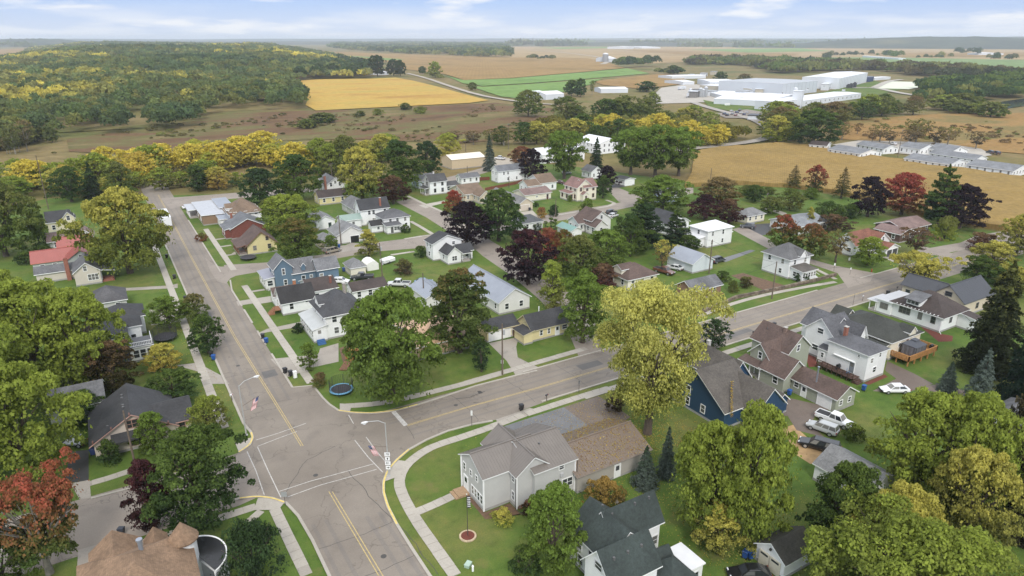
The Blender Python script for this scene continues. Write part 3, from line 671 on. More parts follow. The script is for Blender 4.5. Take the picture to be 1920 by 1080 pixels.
def roof_polys(x0, y0, x1, y1, ze, kind, rise, oh):
    """top polygons of a roof over the wall rectangle"""
    W, D = x1 - x0, y1 - y0
    X0, Y0, X1, Y1 = x0 - oh, y0 - oh, x1 + oh, y1 + oh
    cx, cy = (x0 + x1) / 2, (y0 + y1) / 2
    t = 0.10
    if kind == 'gu':                         # ridge runs along X
        s = rise / (D / 2); zl = ze - s * oh + t; zr = ze + rise + t
        return [[(X0, Y0, zl), (X1, Y0, zl), (X1, cy, zr), (X0, cy, zr)], [(X1, Y1, zl), (X0, Y1, zl), (X0, cy, zr), (X1, cy, zr)]]
    if kind == 'gv':
        s = rise / (W / 2); zl = ze - s * oh + t; zr = ze + rise + t
        return [[(X0, Y1, zl), (X0, Y0, zl), (cx, Y0, zr), (cx, Y1, zr)], [(X1, Y0, zl), (X1, Y1, zl), (cx, Y1, zr), (cx, Y0, zr)]]
    if kind == 'hip':
        h = min(W, D) / 2; s = rise / h; zl = ze - s * oh + t; zr = ze + rise + t
        if W >= D: a, b = (x0 + h, cy, zr), (x1 - h, cy, zr)
        else: a, b = (cx, y0 + h, zr), (cx, y1 - h, zr)
        A, B, C, E = (X0, Y0, zl), (X1, Y0, zl), (X1, Y1, zl), (X0, Y1, zl)
        if abs(W - D) < 0.6: p = (cx, cy, zr); return [[A, B, p], [B, C, p], [C, E, p], [E, A, p]]
        if W >= D: return [[A, B, b, a], [B, C, b], [C, E, a, b], [E, A, a]]
        return [[A, B, a], [B, C, b, a], [C, E, b], [E, A, a, b]]
    if kind == 'flat':
        return [[(X0, Y0, ze + t), (X1, Y0, ze + t), (X1, Y1, ze + t), (X0, Y1, ze + t)]]
    if kind[0] == 's':                       # lean-to, high along the named side
        z = {'sN': (0, 0, 1, 1), 'sS': (1, 1, 0, 0), 'sE': (0, 1, 1, 0), 'sW': (1, 0, 0, 1)}[kind]
        c = [(X0, Y0), (X1, Y0), (X1, Y1), (X0, Y1)]
        return [[(*p, ze + t + rise * k) for p, k in zip(c, z)]]
def roof_mesh(polys, name, mats, th=0.17):
    vid = {}; V = []; F = []; M = []
    def vi(p):
        k = (round(p[0], 3), round(p[1], 3), round(p[2], 3))
        if k not in vid: vid[k] = len(V); V.append(k)
        return vid[k]
    edges = {}
    for q in polys:
        ids = [vi(p) for p in q]; F.append(tuple(ids)); M.append(0)
        for a, b in zip(ids, ids[1:] + ids[:1]): edges[(a, b)] = edges.get((a, b), 0) + 1
    n = len(V); V += [(x, y, z - th) for x, y, z in V[:n]]
    for f in F[:]: F.append(tuple(n + i for i in reversed(f))); M.append(1)
    for (a, b) in list(edges):
        if (b, a) not in edges: F.append((b, a, a + n, b + n)); M.append(1)
    me = bpy.data.meshes.new(name); me.from_pydata(V, [], F)
    for m in mats: me.materials.append(m)
    me.polygons.foreach_set('material_index', M); me.update(); return me
def wall_mesh(x0, y0, x1, y1, z0, ze, kind, rise, m):
    mb = MB(); cx, cy = (x0 + x1) / 2, (y0 + y1) / 2
    c = [(x0, y0), (x1, y0), (x1, y1), (x0, y1)]
    zc = [ze] * 4
    if kind[0] == 's' and kind != 'sq':
        z = {'sN': (0, 0, 1, 1), 'sS': (1, 1, 0, 0), 'sE': (0, 1, 1, 0), 'sW': (1, 0, 0, 1)}[kind]; zc = [ze + rise * k for k in z]
    for i in range(4):
        a, b = c[i], c[(i + 1) % 4]; pts = [(*a, z0), (*b, z0), (*b, zc[(i + 1) % 4]), (*a, zc[i])]
        if kind == 'gu' and i in (1, 3): pts.insert(3, ((a[0] + b[0]) / 2, cy, ze + rise))
        if kind == 'gv' and i in (0, 2): pts.insert(3, (cx, (a[1] + b[1]) / 2, ze + rise))
        mb.poly(pts)
    return mb.mesh('wall', m)
SIDES = {'S': (0, -1, 0.0), 'E': (1, 0, math.pi / 2), 'N': (0, 1, math.pi), 'W': (-1, 0, -math.pi / 2)}

def house(name, label, wings, wall, roof, cat='house', trimc=TRIM, wtrim=None, fnd=(0.30, 0.29, 0.27), group=None, base=None, rz=0.0,
          winsize=(0.85, 1.35), windows=True, rib=None, extras=None):
    """wings: dicts p, q (opposite wall corners), ze, roof kind, rise; optional z0, wall, roofm, oh, win, doors"""
    P = [(min(w['p'][0], w['q'][0]), min(w['p'][1], w['q'][1]), max(w['p'][0], w['q'][0]), max(w['p'][1], w['q'][1])) for w in wings]
    if base is None: base = ((P[0][0] + P[0][2]) / 2, (P[0][1] + P[0][3]) / 2)
    t = thing(name, label, cat, (base[0], base[1], 0), rz, group)
    bx, by = base
    rects = []
    for i, (w, r) in enumerate(zip(wings, P)):
        e = 0.011 * i
        oh = w.get('oh', 0.4)
        k = 0.0 if w.get('walls_given', True) else oh
        x0, y0, x1, y1 = r[0] - bx + k + e, r[1] - by + k + e, r[2] - bx - k - e, r[3] - by - k - e
        rects.append((x0, y0, x1, y1, w['ze']))
    for i, (w, r) in enumerate(zip(wings, rects)):
        x0, y0, x1, y1, ze = r
        kind, rise, z0, oh = w.get('k', 'gu'), w.get('rise', 1.8), w.get('z0', 0.0), w.get('oh', 0.4)
        wm = w.get('wall', wall); rm = w.get('roofm', roof)
        if not w.get('open'):
            link('wall', wall_mesh(x0, y0, x1, y1, z0, ze + .02, kind, rise, wm), t)
            if fnd and z0 == 0.0 and not w.get('nofnd'):
                f = MB(); f.box(x0 - .03, y0 - .03, 0, x1 + .03, y1 + .03, .38); f.build('foundation', mat('foundation', fnd, .9, .15), t)
        else:
            f = MB(); f.box(x0, y0, 0, x1, y1, w.get('floor', .45)); f.build('porch_floor', w.get('floorm', mat('porch_boards', (0.33, 0.30, 0.27), .8, .15)), t)
            nx, ny = max(1, round((x1 - x0) / 2.2)), max(1, round((y1 - y0) / 2.2))
            pts = {(x0 + .1 + (x1 - x0 - .2) * a / nx, yy) for a in range(nx + 1) for yy in (y0 + .1, y1 - .1)} | {(xx, y0 + .1 + (y1 - y0 - .2) * a / ny) for a in range(ny + 1) for xx in (x0 + .1, x1 - .1)}
            inside = lambda px, py, zz: any(j != i and not wings[j].get('open') and q[0] - .05 < px < q[2] + .05 and q[1] - .05 < py < q[3] + .05 and q[4] > zz for j, q in enumerate(rects))
            for (px, py) in sorted(pts):
                if inside(px, py, 1): continue
                f = MB(); f.box(px - .07, py - .07, w.get('floor', .45), px + .07, py + .07, ze + .05); f.build('porch_post', trim(trimc), t)
            if w.get('rail'):
                f = MB()
                for (ax, ay, bx2, by2) in ((x0, y0, x1, y0), (x1, y0, x1, y1), (x1, y1, x0, y1), (x0, y1, x0, y0)):
                    if inside((ax + bx2) / 2, (ay + by2) / 2, 1): continue
                    L = math.hypot(bx2 - ax, by2 - ay); fl = w.get('floor', .45)
                    f.tube([(ax, ay, fl + .9), (bx2, by2, fl + .9)], .045, 4); f.tube([(ax, ay, fl + .12), (bx2, by2, fl + .12)], .035, 4)
                    for kk in range(1, int(L / .35)): f.tube([(ax + (bx2 - ax) * kk * .35 / L, ay + (by2 - ay) * kk * .35 / L, fl + .12), (ax + (bx2 - ax) * kk * .35 / L, ay + (by2 - ay) * kk * .35 / L, fl + .9)], .022, 4, cap=False)
                f.build('railing', trim(trimc), t)
        ro = None
        if kind != 'none':
            ro = link('roof', roof_mesh(roof_polys(x0, y0, x1, y1, ze, kind, rise, oh), 'roof', [rm, trim(w.get('edge', trimc))], w.get('th', .17)), t)
            if w.get('label'): ro['label'] = w['label']
            if rib or w.get('rib'):
                sp = w.get('rib', rib); mb = MB()
                for q in roof_polys(x0, y0, x1, y1, ze, kind, rise, oh)[:2]:
                    a, b, c, d = [Vector(v) for v in q]
                    L = (b - a).length; n = int(L / sp); up = (b - a).cross(d - a).normalized() * .02
                    for kk in range(n + 1):
                        u = (kk + .5) / (n + 1); mb.tube([a.lerp(b, u) + up, d.lerp(c, u) + up], .018, 4, cap=False)
                if mb.v: tag(mb.build('standing_seam', rm, ro), kind='stuff')
                if kind in ('gu', 'gv'):
                    a, b = (q[3], q[2]); mb = MB(); mb.tube([Vector(a) + Vector((0, 0, .04)), Vector(b) + Vector((0, 0, .04))], .11, 6); mb.build('ridge_cap', rm, ro)
        # windows
        if windows and not w.get('open') and w.get('win') != []:
            spec = w.get('win')
            if spec is None:
                spec = []
                fl = 2 if ze > 4.4 else 1
                for s, (nx, ny, rzz) in SIDES.items():
                    L = (x1 - x0) if nx == 0 else (y1 - y0)
                    n = max(1, int(round(L / 3.2)))
                    for a in range(n):
                        for q in range(fl):
                            zc = (1.75 + 2.7 * q) if fl == 2 else min(1.75, ze - 1.05)
                            spec.append((s, (a + .5) / n, zc, *winsize))
                    gable = (kind == 'gu' and nx) or (kind == 'gv' and ny)
                    if gable and rise > 2.1: spec.append((s, .5, ze + rise * .30, .8, 1.1))
            for (s, u, zc, ww, hh) in spec:
                nx, ny, rzz = SIDES[s]
                if s in 'SN': px, py = x0 + (x1 - x0) * u, (y0 if s == 'S' else y1)
                else: px, py = (x1 if s == 'E' else x0), y0 + (y1 - y0) * u
                qx, qy = px + nx * .25, py + ny * .25
                if any(j != i and not wings[j].get('open') and q[0] - .5 < qx < q[2] + .5 and q[1] - .5 < qy < q[3] + .5 and q[4] + (wings[j].get('rise', 1.8) * .6) > zc - .3 and wings[j].get('z0', 0) < zc for j, q in enumerate(rects)): continue
                add_window(t, px, py, zc, rzz, ww, hh, wtrim or trimc)
        for d in w.get('doors', []):
            s, u = d[0], d[1]; nx, ny, rzz = SIDES[s]
            if s in 'SN': px, py = x0 + (x1 - x0) * u, (y0 if s == 'S' else y1)
            else: px, py = (x1 if s == 'E' else x0), y0 + (y1 - y0) * u
            add_door(t, px, py, d[4] if len(d) > 4 else (.05 if d[2] > 2 else .4), rzz, d[2], d[3], garage=d[2] > 2, col=d[5] if len(d) > 5 else (0.75, 0.75, 0.74))
        for c in w.get('chim', []):           # u, v within the wing, top height, size, colour
            px, py = x0 + (x1 - x0) * c[0], y0 + (y1 - y0) * c[1]; s = c[3]
            m = MB(); m.box(px - s/2, py - s/2, ze - .2, px + s/2, py + s/2, c[2])
            o = m.build('chimney', brick_mat(c[4]) if len(c) > 4 else brick_mat(), ro or t)
            m = MB(); m.box(px - s/2 - .06, py - s/2 - .06, c[2], px + s/2 + .06, py + s/2 + .06, c[2] + .1); m.build('chimney_cap', mat('cap_concrete', (.4, .38, .35), .9), t)
        for c in w.get('vents', []):
            px, py = x0 + (x1 - x0) * c[0], y0 + (y1 - y0) * c[1]
            fu, fv = 1 - abs(2 * c[0] - 1), 1 - abs(2 * c[1] - 1); zr = ze + rise * {'gu': fv, 'gv': fu}.get(kind, min(1, min(fu * (x1 - x0), fv * (y1 - y0)) / max(.1, min(x1 - x0, y1 - y0))) if kind == 'hip' else 0)
            q = c[3] if len(c) > 3 else .06; m = MB(); m.tube([(px, py, zr - .1), (px, py, zr + (.28 if q > .08 else .55))], q * 1.6 if q > .08 else q, 8); m.build('vent_pipe', mat('vent_metal', (.10, .10, .10), .5), ro or t)
    if extras: extras(t)
    return t
def W(p, q, ze, k='gu', rise=1.8, **o): return dict(p=p, q=q, ze=ze, k=k, rise=rise, **o)

S_WHITE = siding((0.80, 0.80, 0.79)); S_CREAM = siding((0.72, 0.66, 0.48)); S_YEL = siding((0.66, 0.57, 0.30)); S_TAN = siding((0.58, 0.50, 0.38))
S_GREY = siding((0.50, 0.50, 0.47)); S_BEIGE = siding((0.62, 0.53, 0.42)); S_SAGE = siding((0.33, 0.345, 0.275)); S_NAVY = siding((0.020, 0.058, 0.120))
S_BLUE = siding((0.115, 0.175, 0.235)); S_LTBLUE = siding((0.42, 0.48, 0.55)); S_MINT = siding((0.46, 0.51, 0.46)); S_IVORY = siding((0.76, 0.71, 0.58)); S_PALE = siding((0.68, 0.67, 0.64))
R_CHAR = shingle((0.045, 0.045, 0.048)); R_BLACK = shingle((0.030, 0.028, 0.028)); R_GREY = shingle((0.13, 0.13, 0.135)); R_MID = shingle((0.19, 0.19, 0.19))
R_BROWN = shingle((0.105, 0.070, 0.058)); R_DKBROWN = shingle((0.060, 0.045, 0.040)); R_TANB = shingle((0.18, 0.125, 0.085)); R_GREEN = shingle((0.036, 0.048, 0.044))
R_TAUPE = shingle((0.105, 0.092, 0.080)); R_OLIVE = shingle((0.045, 0.047, 0.040)); R_ORANGE = shingle((0.235, 0.150, 0.092)); R_RUST = shingle((0.21, 0.085, 0.055)); R_MAUVE = shingle((0.20, 0.135, 0.12))
R_M_RED = metal_roof((0.31, 0.095, 0.078), .35); R_M_TAUPE = metal_roof((0.165, 0.145, 0.128), .5); R_M_BROWN = metal_roof((0.20, 0.155, 0.125)); R_M_BLUEGREY = metal_roof((0.26, 0.28, 0.32)); R_M_WHITE = metal_roof((0.66, 0.66, 0.67)); R_M_TEAL = metal_roof((0.23, 0.30, 0.265)); R_M_DARK = metal_roof((0.06, 0.062, 0.07)); R_M_CREAM = metal_roof((0.72, 0.66, 0.55))
STORM = (0.17, 0.16, 0.15)

# corner house with the taupe metal roof
def corner_extras(t):
    bx, by = t.location.x, t.location.y
    def at(u, v): return u - bx, v - by
    m = MB(); m.box(33.2 - bx, 69.0 - by, 0, 34.78 - bx, 70.9 - by, .35); m.box(32.7 - bx, 69.0 - by, 0, 33.19 - bx, 70.9 - by, .18); m.build('stoop', mat('tan_stone', (.33, .22, .13), .9, .2, 4), t)
    for (u, v, h) in ((34.76, 64.97, 5.3), (38.66, 63.17, 5.3), (43.83, 63.17, 5.3), (34.76, 71.23, 5.3), (47.43, 62.47, 5.3)):
        m = MB(); m.box(u - bx - .09, v - by - .09, .1, u - bx + .09, v - by + .09, h); m.build('corner_board', trim(), t)
    for (u, v) in ((38.4, 62.95), (47.6, 62.2)):
        m = MB(); m.tube([(u - bx, v - by, 5.0), (u - bx, v - by, .3), (u - bx + .4, v - by - .9, .12)], .05, 6); m.build('downspout', mat('dark_metal', (.05, .045, .04), .5), t)
    m = MB(); m.box(41.2 - bx, 63.1 - by, 2.0, 41.5 - bx, 63.19 - by, 2.5); m.build('wall_vent', trim(), t)
    m = MB(); m.box(45.0 - bx, 62.3 - by, 3.2, 45.5 - bx, 62.49 - by, 3.7); m.build('meter_box', mat('meter_grey', (.45, .45, .45), .5), t)
house('corner_house', 'grey corner house with a folded taupe metal roof and an attached leaf covered garage',
      [W((34.8, 65.0), (43.5, 71.2), 5.3, 'gu', 1.75, oh=.35, win=[('W', .86, 3.9, .55, 1.0), ('W', .56, 3.9, .5, .8), ('W', .30, 4.0, .5, .8), ('W', .10, 1.5, .55, 1.25), ('W', .23, 1.5, .55, 1.25), ('W', .36, 1.5, .55, 1.25), ('W', .49, 1.5, .55, 1.25)], doors=[('W', .80, 1.0, 2.1, .4)]),
       W((38.7, 63.2), (43.8, 72.1), 5.3, 'gv', 1.9, oh=.35, win=[('W', .10, 4.2, .5, .8), ('W', .10, 1.6, .5, 1.2), ('N', .5, 2.0, .9, 1.4)]),
       W((41.0, 62.5), (47.4, 72.4), 5.3, 'gu', 1.9, oh=.35, win=[('S', .66, 4.6, .7, .6), ('S', .82, 1.9, 1.6, 1.2), ('E', .8, 4.0, .9, 1.2)], vents=[(.45, .35, 7.4, .09)]),
       W((47.42, 61.8), (60.0, 71.0), 2.9, 'gu', 1.9, oh=.4, win=[], doors=[('S', .55, .95, 2.1, .1)], wall=siding((0.40, 0.37, 0.33)), roofm=metal_roof((0.175, 0.135, 0.105)), edge=(0.30, 0.26, 0.23))],
      siding((0.50, 0.495, 0.475), .2), R_M_TAUPE, rib=0.42, trimc=(0.74, 0.74, 0.72), extras=corner_extras)

# white house under the dark green roof, bottom of the view
house('green_roof_house', 'white two storey house with dark green shingled cross roofs and a flat white annexe',
      [W((37.7, 42.6), (44.0, 47.2), 4.8, 'gu', 2.7, win=[('W', .5, 5.4, 1.1, .9), ('W', .3, 3.4, .9, 1.3), ('W', .3, 1.6, .9, 1.3), ('W', .75, 1.6, .9, 1.3), ('S', .3, 3.4, .9, 1.3), ('S', .7, 1.6, .9, 1.3)], vents=[(.2, .3, 7.3, .1), (.5, .3, 7.3, .1), (.8, .3, 7.3, .1)]),
       W((39.4, 45.7), (45.1, 52.2), 4.9, 'gv', 2.6, win=[('W', .75, 3.4, .85, 1.2), ('W', .4, 3.4, .85, 1.2), ('W', .7, 1.4, .85, 1.2)], vents=[(.62, .55, 7.2, .09), (.6, .8, 7.3, .09)]),
       W((42.0, 47.8), (49.2, 51.5), 4.9, 'gu', 2.6, win=[('S', .9, 2.0, .8, 1.2), ('E', .5, 3.4, .8, 1.2)], vents=[(.6, .4, 7.3, .09), (.9, .4, 7.3, .09)]),
       W((45.4, 43.6), (47.2, 45.4), 3.4, 'gu', .9, oh=.25, win=[]),
       W((44.1, 40.4), (47.75, 44.4), 3.0, 'hip', 1.7, oh=.3, win=[]),
       W((47.8, 41.2), (49.7, 44.8), 3.1, 'flat', 0, oh=.2, roofm=R_M_WHITE, win=[('S', .4, 1.7, .8, 1.2), ('E', .5, 1.7, .8, 1.2)])],
      S_WHITE, R_GREEN, wtrim=(0.6, 0.6, 0.6))

# navy house
house('navy_house', 'navy blue house with a steep taupe shingled roof and yellow leaves in its valley',
      [W((76.6, 63.0), (84.5, 75.6), 3.3, 'gu', 4.4, win=[('W', .62, 3.6, .75, 1.3), ('W', .62, 1.5, .75, 1.3), ('W', .35, 1.6, .8, 1.3), ('W', .88, 2.4, 1.6, 1.6)], chim=[]),
       W((80.6, 60.4), (87.4, 68.0), 3.2, 'gv', 3.3, win=[('S', .5, 2.0, 1.2, 1.3)]),
       W((83.0, 68.2), (88.0, 76.6), 4.4, 'gv', 3.1, win=[('E', .5, 2.0, .9, 1.3)], chim=[(.55, .9, 8.3, .55, (0.4, 0.38, 0.35))]),
       W((87.0, 61.5), (89.8, 64.6), 2.6, 'gv', 1.2, oh=.3, win=[('S', .5, 1.6, .8, 1.0)])],
      S_NAVY, R_TAUPE, fnd=(.3, .3, .3))

# sage green house with garage wing
def sage_extras(t):
    bx, by = t.location.x, t.location.y
    m = MB(); m.tube([(96.9 - bx, 61.6 - by, 3.6), (96.9 - bx, 61.6 - by, 6.3)], .13, 10); o = m.build('flue_pipe', mat('galvanised', (.30, .33, .38), .35, .05, metal=.5), t)
    m = MB(); m.tube([(96.9 - bx, 61.6 - by, 6.3), (96.9 - bx, 61.6 - by, 6.45)], .2, 10); m.build('flue_cap', mat('galvanised', (.30, .33, .38), .35, .05, metal=.5), o)
house('sage_house', 'sage green house with brown shingled roofs and a long low garage wing',
      [W((94.4, 66.0), (100.2, 70.9), 3.2, 'gv', 2.5, win=[('W', .35, 1.9, .9, 1.2), ('S', .65, 3.6, .7, 1.0)]),
       W((99.6, 69.6), (105.6, 77.6), 5.2, 'gv', 2.6, oh=.4, win=[('S', .45, 5.4, .7, 1.2), ('E', .4, 1.8, .9, 1.3), ('N', .5, 1.8, .9, 1.3)], chim=[(.42, .38, 8.3, .5, (.22, .15, .12))], vents=[(.3, .8, 7.3)]),
       W((95.9, 70.4), (103.0, 74.8), 4.4, 'gu', 2.2, win=[('W', .5, 4.3, .7, 1.2), ('W', .3, 1.7, .8, 1.2)]),
       W((94.2, 70.92), (95.85, 75.6), 2.7, 'sE', .5, open=True, oh=.3, rail=False),
       W((96.4, 57.2), (101.6, 65.95), 2.7, 'gv', 1.5, oh=.4, win=[('W', .88, 1.7, .8, .9), ('S', .25, 1.5, .7, .9), ('S', .7, 1.5, .7, .9)], doors=[('W', .70, .9, 2.05, .05), ('W', .24, 2.5, 2.1)])],
      S_SAGE, R_BROWN, extras=sage_extras)

# tall white house with grey roof
def tall_extras(t):
    bx, by = t.location.x, t.location.y
    m = MB(); m.box(108.2 - bx, 62.0 - by, .7, 110.2 - bx, 69.4 - by, .85); o = m.build('deck', mat('dark_deck', (.075, .04, .028), .8, .2, 4), t)
    m = MB()
    for k in range(8):
        y = 62.05 + k * 1.04 - by; m.box(108.2 - bx, y - .05, 0, 108.32 - bx, y + .05, 1.8)
    m.box(108.2 - bx, 62 - by, 1.7, 108.3 - bx, 69.4 - by, 1.8); m.box(108.2 - bx, 62 - by, 1.2, 108.3 - bx, 69.4 - by, 1.28)
    m.build('deck_railing', mat('dark_deck', (.075, .04, .028), .8, .2, 4), o)
    m = MB()
    for k in range(3): m.box(108.4 - bx + .3 * k * 0, 61.7 - .3 * k - by, 0, 110.0 - bx, 62.0 - .3 * k - by, .6 - .2 * k)
    m.build('deck_steps', mat('dark_deck', (.075, .04, .028), .8, .2, 4), t)
    m = MB(); m.tube([(110.25 - bx, 63.4 - by, 3.05), (110.25 - bx, 67.6 - by, 3.05)], .16, 8); m.build('rolled_awning', trim(), t)
house('tall_white_house', 'tall white house with a grey roof and a small brick chimney beside the sage house',
      [W((110.4, 61.2), (116.2, 69.0), 5.4, 'hip', 1.0, oh=.35, win=[('W', .28, 1.9, .1, .1), ('W', .22, 4.5, .4, .4), ('S', .22, 4.0, .7, .9), ('S', .62, 4.6, .5, .8), ('S', .45, 1.9, .9, 1.0), ('E', .5, 4.0, .9, 1.2)][1:], doors=[('W', .34, .95, 2.05, .9, (.2, .22, .24))], chim=[(.55, .88, 7.6, .6)], vents=[(.8, .2, 6.6)]),
       W((112.0, 69.0), (118.2, 75.2), 5.4, 'gu', 2.8, win=[('W', .5, 5.6, 1.2, 1.0), ('W', .6, 2.0, 1.3, 1.0), ('W', .2, 2.0, .8, 1.0)]),
       W((113.6, 71.0), (119.4, 77.2), 5.3, 'gv', 2.5),
       W((110.5, 69.0), (111.95, 71.0), 2.9, 'sE', .5, oh=.2, win=[('S', .5, 1.8, .5, .9), ('W', .5, 1.8, .5, .9)]),
       W((116.2, 67.0), (118.6, 73.0), 5.2, 'gv', 2.2, win=[('S', .5, 4.2, .7, 1.0)])],
      S_WHITE, shingle((0.10, 0.10, 0.108)), extras=tall_extras)

# cream house with deck and gazebo
def cream_extras(t):
    bx, by = t.location.x, t.location.y
    wood = mat('cedar_boards', (.40, .20, .07), .75, .25, 3)
    m = MB(); m.box(123.0 - bx, 60.6 - by, 1.05, 132.4 - bx, 64.0 - by, 1.2); dk = m.build('deck', wood, t)
    for (x0, y0, x1, y1) in ((123, 60.6, 132.4, 60.6), (123, 60.6, 123, 64.0), (132.4, 60.6, 132.4, 64.0)):
        m = MB(); L = math.hypot(x1 - x0, y1 - y0); n = int(L / .3)
        m.tube([(x0 - bx, y0 - by, 2.2), (x1 - bx, y1 - by, 2.2)], .07, 4)
        for k in range(n + 1):
            a = k / n; m.box(x0 + (x1 - x0) * a - bx - .09, y0 + (y1 - y0) * a - by - .09, 1.2, x0 + (x1 - x0) * a - bx + .09, y0 + (y1 - y0) * a - by + .09, 2.15)
        m.build('deck_railing', wood, dk)
    for k in range(5):
        for yy in (60.8, 63.0): m = MB(); x = 123.3 + k * 2.2; m.box(x - bx - .1, yy - by - .1, 0, x - bx + .1, yy - by + .1, 1.05); m.build('deck_post', wood, dk)
    m = MB(); m.tube([(130.3 - bx, 64.9 - by, 4.2), (130.3 - bx, 64.2 - by, 4.6)], [.1, .45], 12); m.build('satellite_dish', mat('dish_grey', (.4, .4, .4), .5), t)
house('cream_house', 'cream bungalow with a dark olive hipped roof beside a raised wooden deck',
      [W((122.6, 64.2), (132.6, 77.0), 3.9, 'hip', 2.2, win=[('W', .15, 1.9, .7, .8), ('W', .35, 1.9, .7, .8), ('W', .6, 2.0, .8, 1.2), ('W', .82, 2.0, .8, 1.2), ('S', .75, 2.4, .8, 1.1), ('S', .3, 2.6, .7, .7), ('E', .3, 2, .8, 1.2), ('E', .6, 2, .8, 1.2)], doors=[('S', .55, .95, 2.05, 1.2, (.30, .16, .10))]),
       W((121.2, 64.6), (122.55, 71.0), 3.0, 'sE', .3, oh=.25, win=[('W', .2, 1.9, .7, .7), ('W', .7, 1.9, .7, .7)], doors=[('W', .45, .9, 2.0, .5, (.3, .2, .15))]),
       W((126.5, 76.5), (129.5, 79.5), 3.8, 'gv', 1.4, win=[]),
       W((128.2, 64.0), (130.4, 66.4), 4.6, 'gv', 1.0, oh=.2, win=[('S', .5, 4.7, .5, .5)], z0=3.9)],
      S_IVORY, R_OLIVE, extras=cream_extras)

# white bungalow with broad brown hip roof
def brown_hip_extras(t):
    bx, by = t.location.x, t.location.y
    m = MB(); m.box(143.9 - bx, 71.2 - by, 4.3, 146.6 - bx, 74.0 - by, 5.6); o = m.build('dormer', S_WHITE, t)
    r = MB(); r.poly([(143.4 - bx, 70.8 - by, 5.5), (143.4 - bx, 74.4 - by, 5.5), (147.4 - bx, 74.4 - by, 6.5), (147.4 - bx, 70.8 - by, 6.5)][::-1]); r.poly([(143.4 - bx, 70.8 - by, 5.35), (143.4 - bx, 74.4 - by, 5.35), (147.4 - bx, 74.4 - by, 6.35), (147.4 - bx, 70.8 - by, 6.35)]); r.build('dormer_roof', R_GREY, o)
    for k in range(3): add_window(o, 143.88 - bx, 71.75 + .85 * k - by, 4.98, -math.pi / 2, .5, .7, (.2, .2, .2))
    m = MB(); m.tube([(144.2 - bx, 66.3 - by, 3.6), (144.2 - bx, 66.3 - by, .4), (143.6 - bx, 65.6 - by, .15)], .06, 6); m.build('downspout', trim(), t)
    m = MB()
    for k in range(12): m.box(143.6 - bx, 67 + .8 * k - by, 3.65, 144.3 - bx, 67.1 + .8 * k - by, 3.78)
    tag(m.build('rafter_tails', trim(), t), kind='stuff')
house('brown_hip_house', 'long white bungalow with a broad brown hipped roof and a three pane dormer',
      [W((144.4, 66.4), (153.4, 77.0), 3.9, 'hip', 2.9, oh=.7, win=[('W', .16, 2.3, .8, 1.4), ('W', .42, 2.3, .7, 1.4), ('W', .74, 2.4, 2.3, 1.4), ('S', .4, 2.3, .8, 1.4)]),
       W((144.0, 77.0), (152.4, 80.3), 3.3, 'flat', 0, roofm=metal_roof((.42, .42, .43)), win=[('W', .5, 2.0, 1.6, 1.2), ('N', .5, 2, 2.2, 1.2)]),
       W((143.8, 80.35), (149.0, 82.0), 2.6, 'flat', 0, open=True, roofm=metal_roof((.42, .42, .43))),
       W((150.6, 63.0), (153.0, 66.35), 2.9, 'sN', .6, win=[('S', .5, 1.7, .8, 1.2)])],
      S_WHITE, R_DKBROWN, wtrim=STORM, extras=brown_hip_extras)
house('tan_house', 'tan gabled house with a dark ribbed metal roof behind the white bungalow',
      [W((156.6, 68.4), (169.0, 75.4), 3.7, 'gu', 2.9, win=[('W', .5, 4.6, 1.3, .9), ('W', .3, 1.8, .9, 1.2), ('S', .5, 1.8, .9, 1.2)]),
       W((157.5, 74.0), (161.8, 82.6), 3.7, 'gv', 2.0, rib=.5)],
      S_TAN, R_M_DARK, rib=.5, trimc=(.10, .10, .11))

# south-west bungalow
def bungalow_extras(t):
    bx, by = t.location.x, t.location.y
    m = MB(); m.poly([(-5.9 - bx, 102.9 - by, 2.7), (-1.2 - bx, 102.9 - by, 2.7), (-1.2 - bx, 104.75 - by, 3.3), (-5.9 - bx, 104.75 - by, 3.3)]); m.poly([(-5.9 - bx, 102.9 - by, 2.55), (-1.2 - bx, 102.9 - by, 2.55), (-1.2 - bx, 104.75 - by, 3.15), (-5.9 - bx, 104.75 - by, 3.15)][::-1])
    m.box(-5.9 - bx, 102.9 - by, 2.5, -1.2 - bx, 103.05 - by, 2.72); m.build('awning', R_CHAR, t)
    m = MB()
    for (u, z) in ((-8.2, 2.9), (-5.6, 4.4), (-3.0, 6.0), (-.4, 4.4), (1.8, 3.2)): m.box(u - bx - .08, 104.05 - by, z, u - bx + .08, 104.75 - by, z + .18)
    tag(m.build('eave_brackets', mat('dark_trim', (.16, .07, .05), .6), t), kind='stuff')
house('beige_bungalow', 'beige bungalow with a dark grey roof and a reddish gable edge on the side street',
      [W((-8.2, 104.7), (2.6, 115.0), 2.7, 'gv', 3.3, oh=.6, win=[('S', .49, 4.3, 1.6, 1.2), ('S', .5, 1.4, 1.7, 1.3), ('S', .82, 1.6, .8, 1.2), ('W', .3, 1.6, .9, 1.2), ('W', .7, 1.6, .9, 1.2)], vents=[(.42, .75, 6.0, .12), (.42, .65, 6.0, .12), (.42, .4, 6.0, .12), (.42, .33, 6.0, .12), (.2, .12, 4.4, .1)]),
       W((0.0, 105.0), (5.0, 112.5), 2.9, 'gu', 1.7, oh=.5, win=[('S', .72, 1.7, .8, 1.4), ('E', .5, 1.7, .9, 1.3)])],
      siding((0.60, 0.52, 0.44)), R_CHAR, trimc=(0.50, 0.30, 0.25), wtrim=(.35, .2, .16), extras=bungalow_extras)

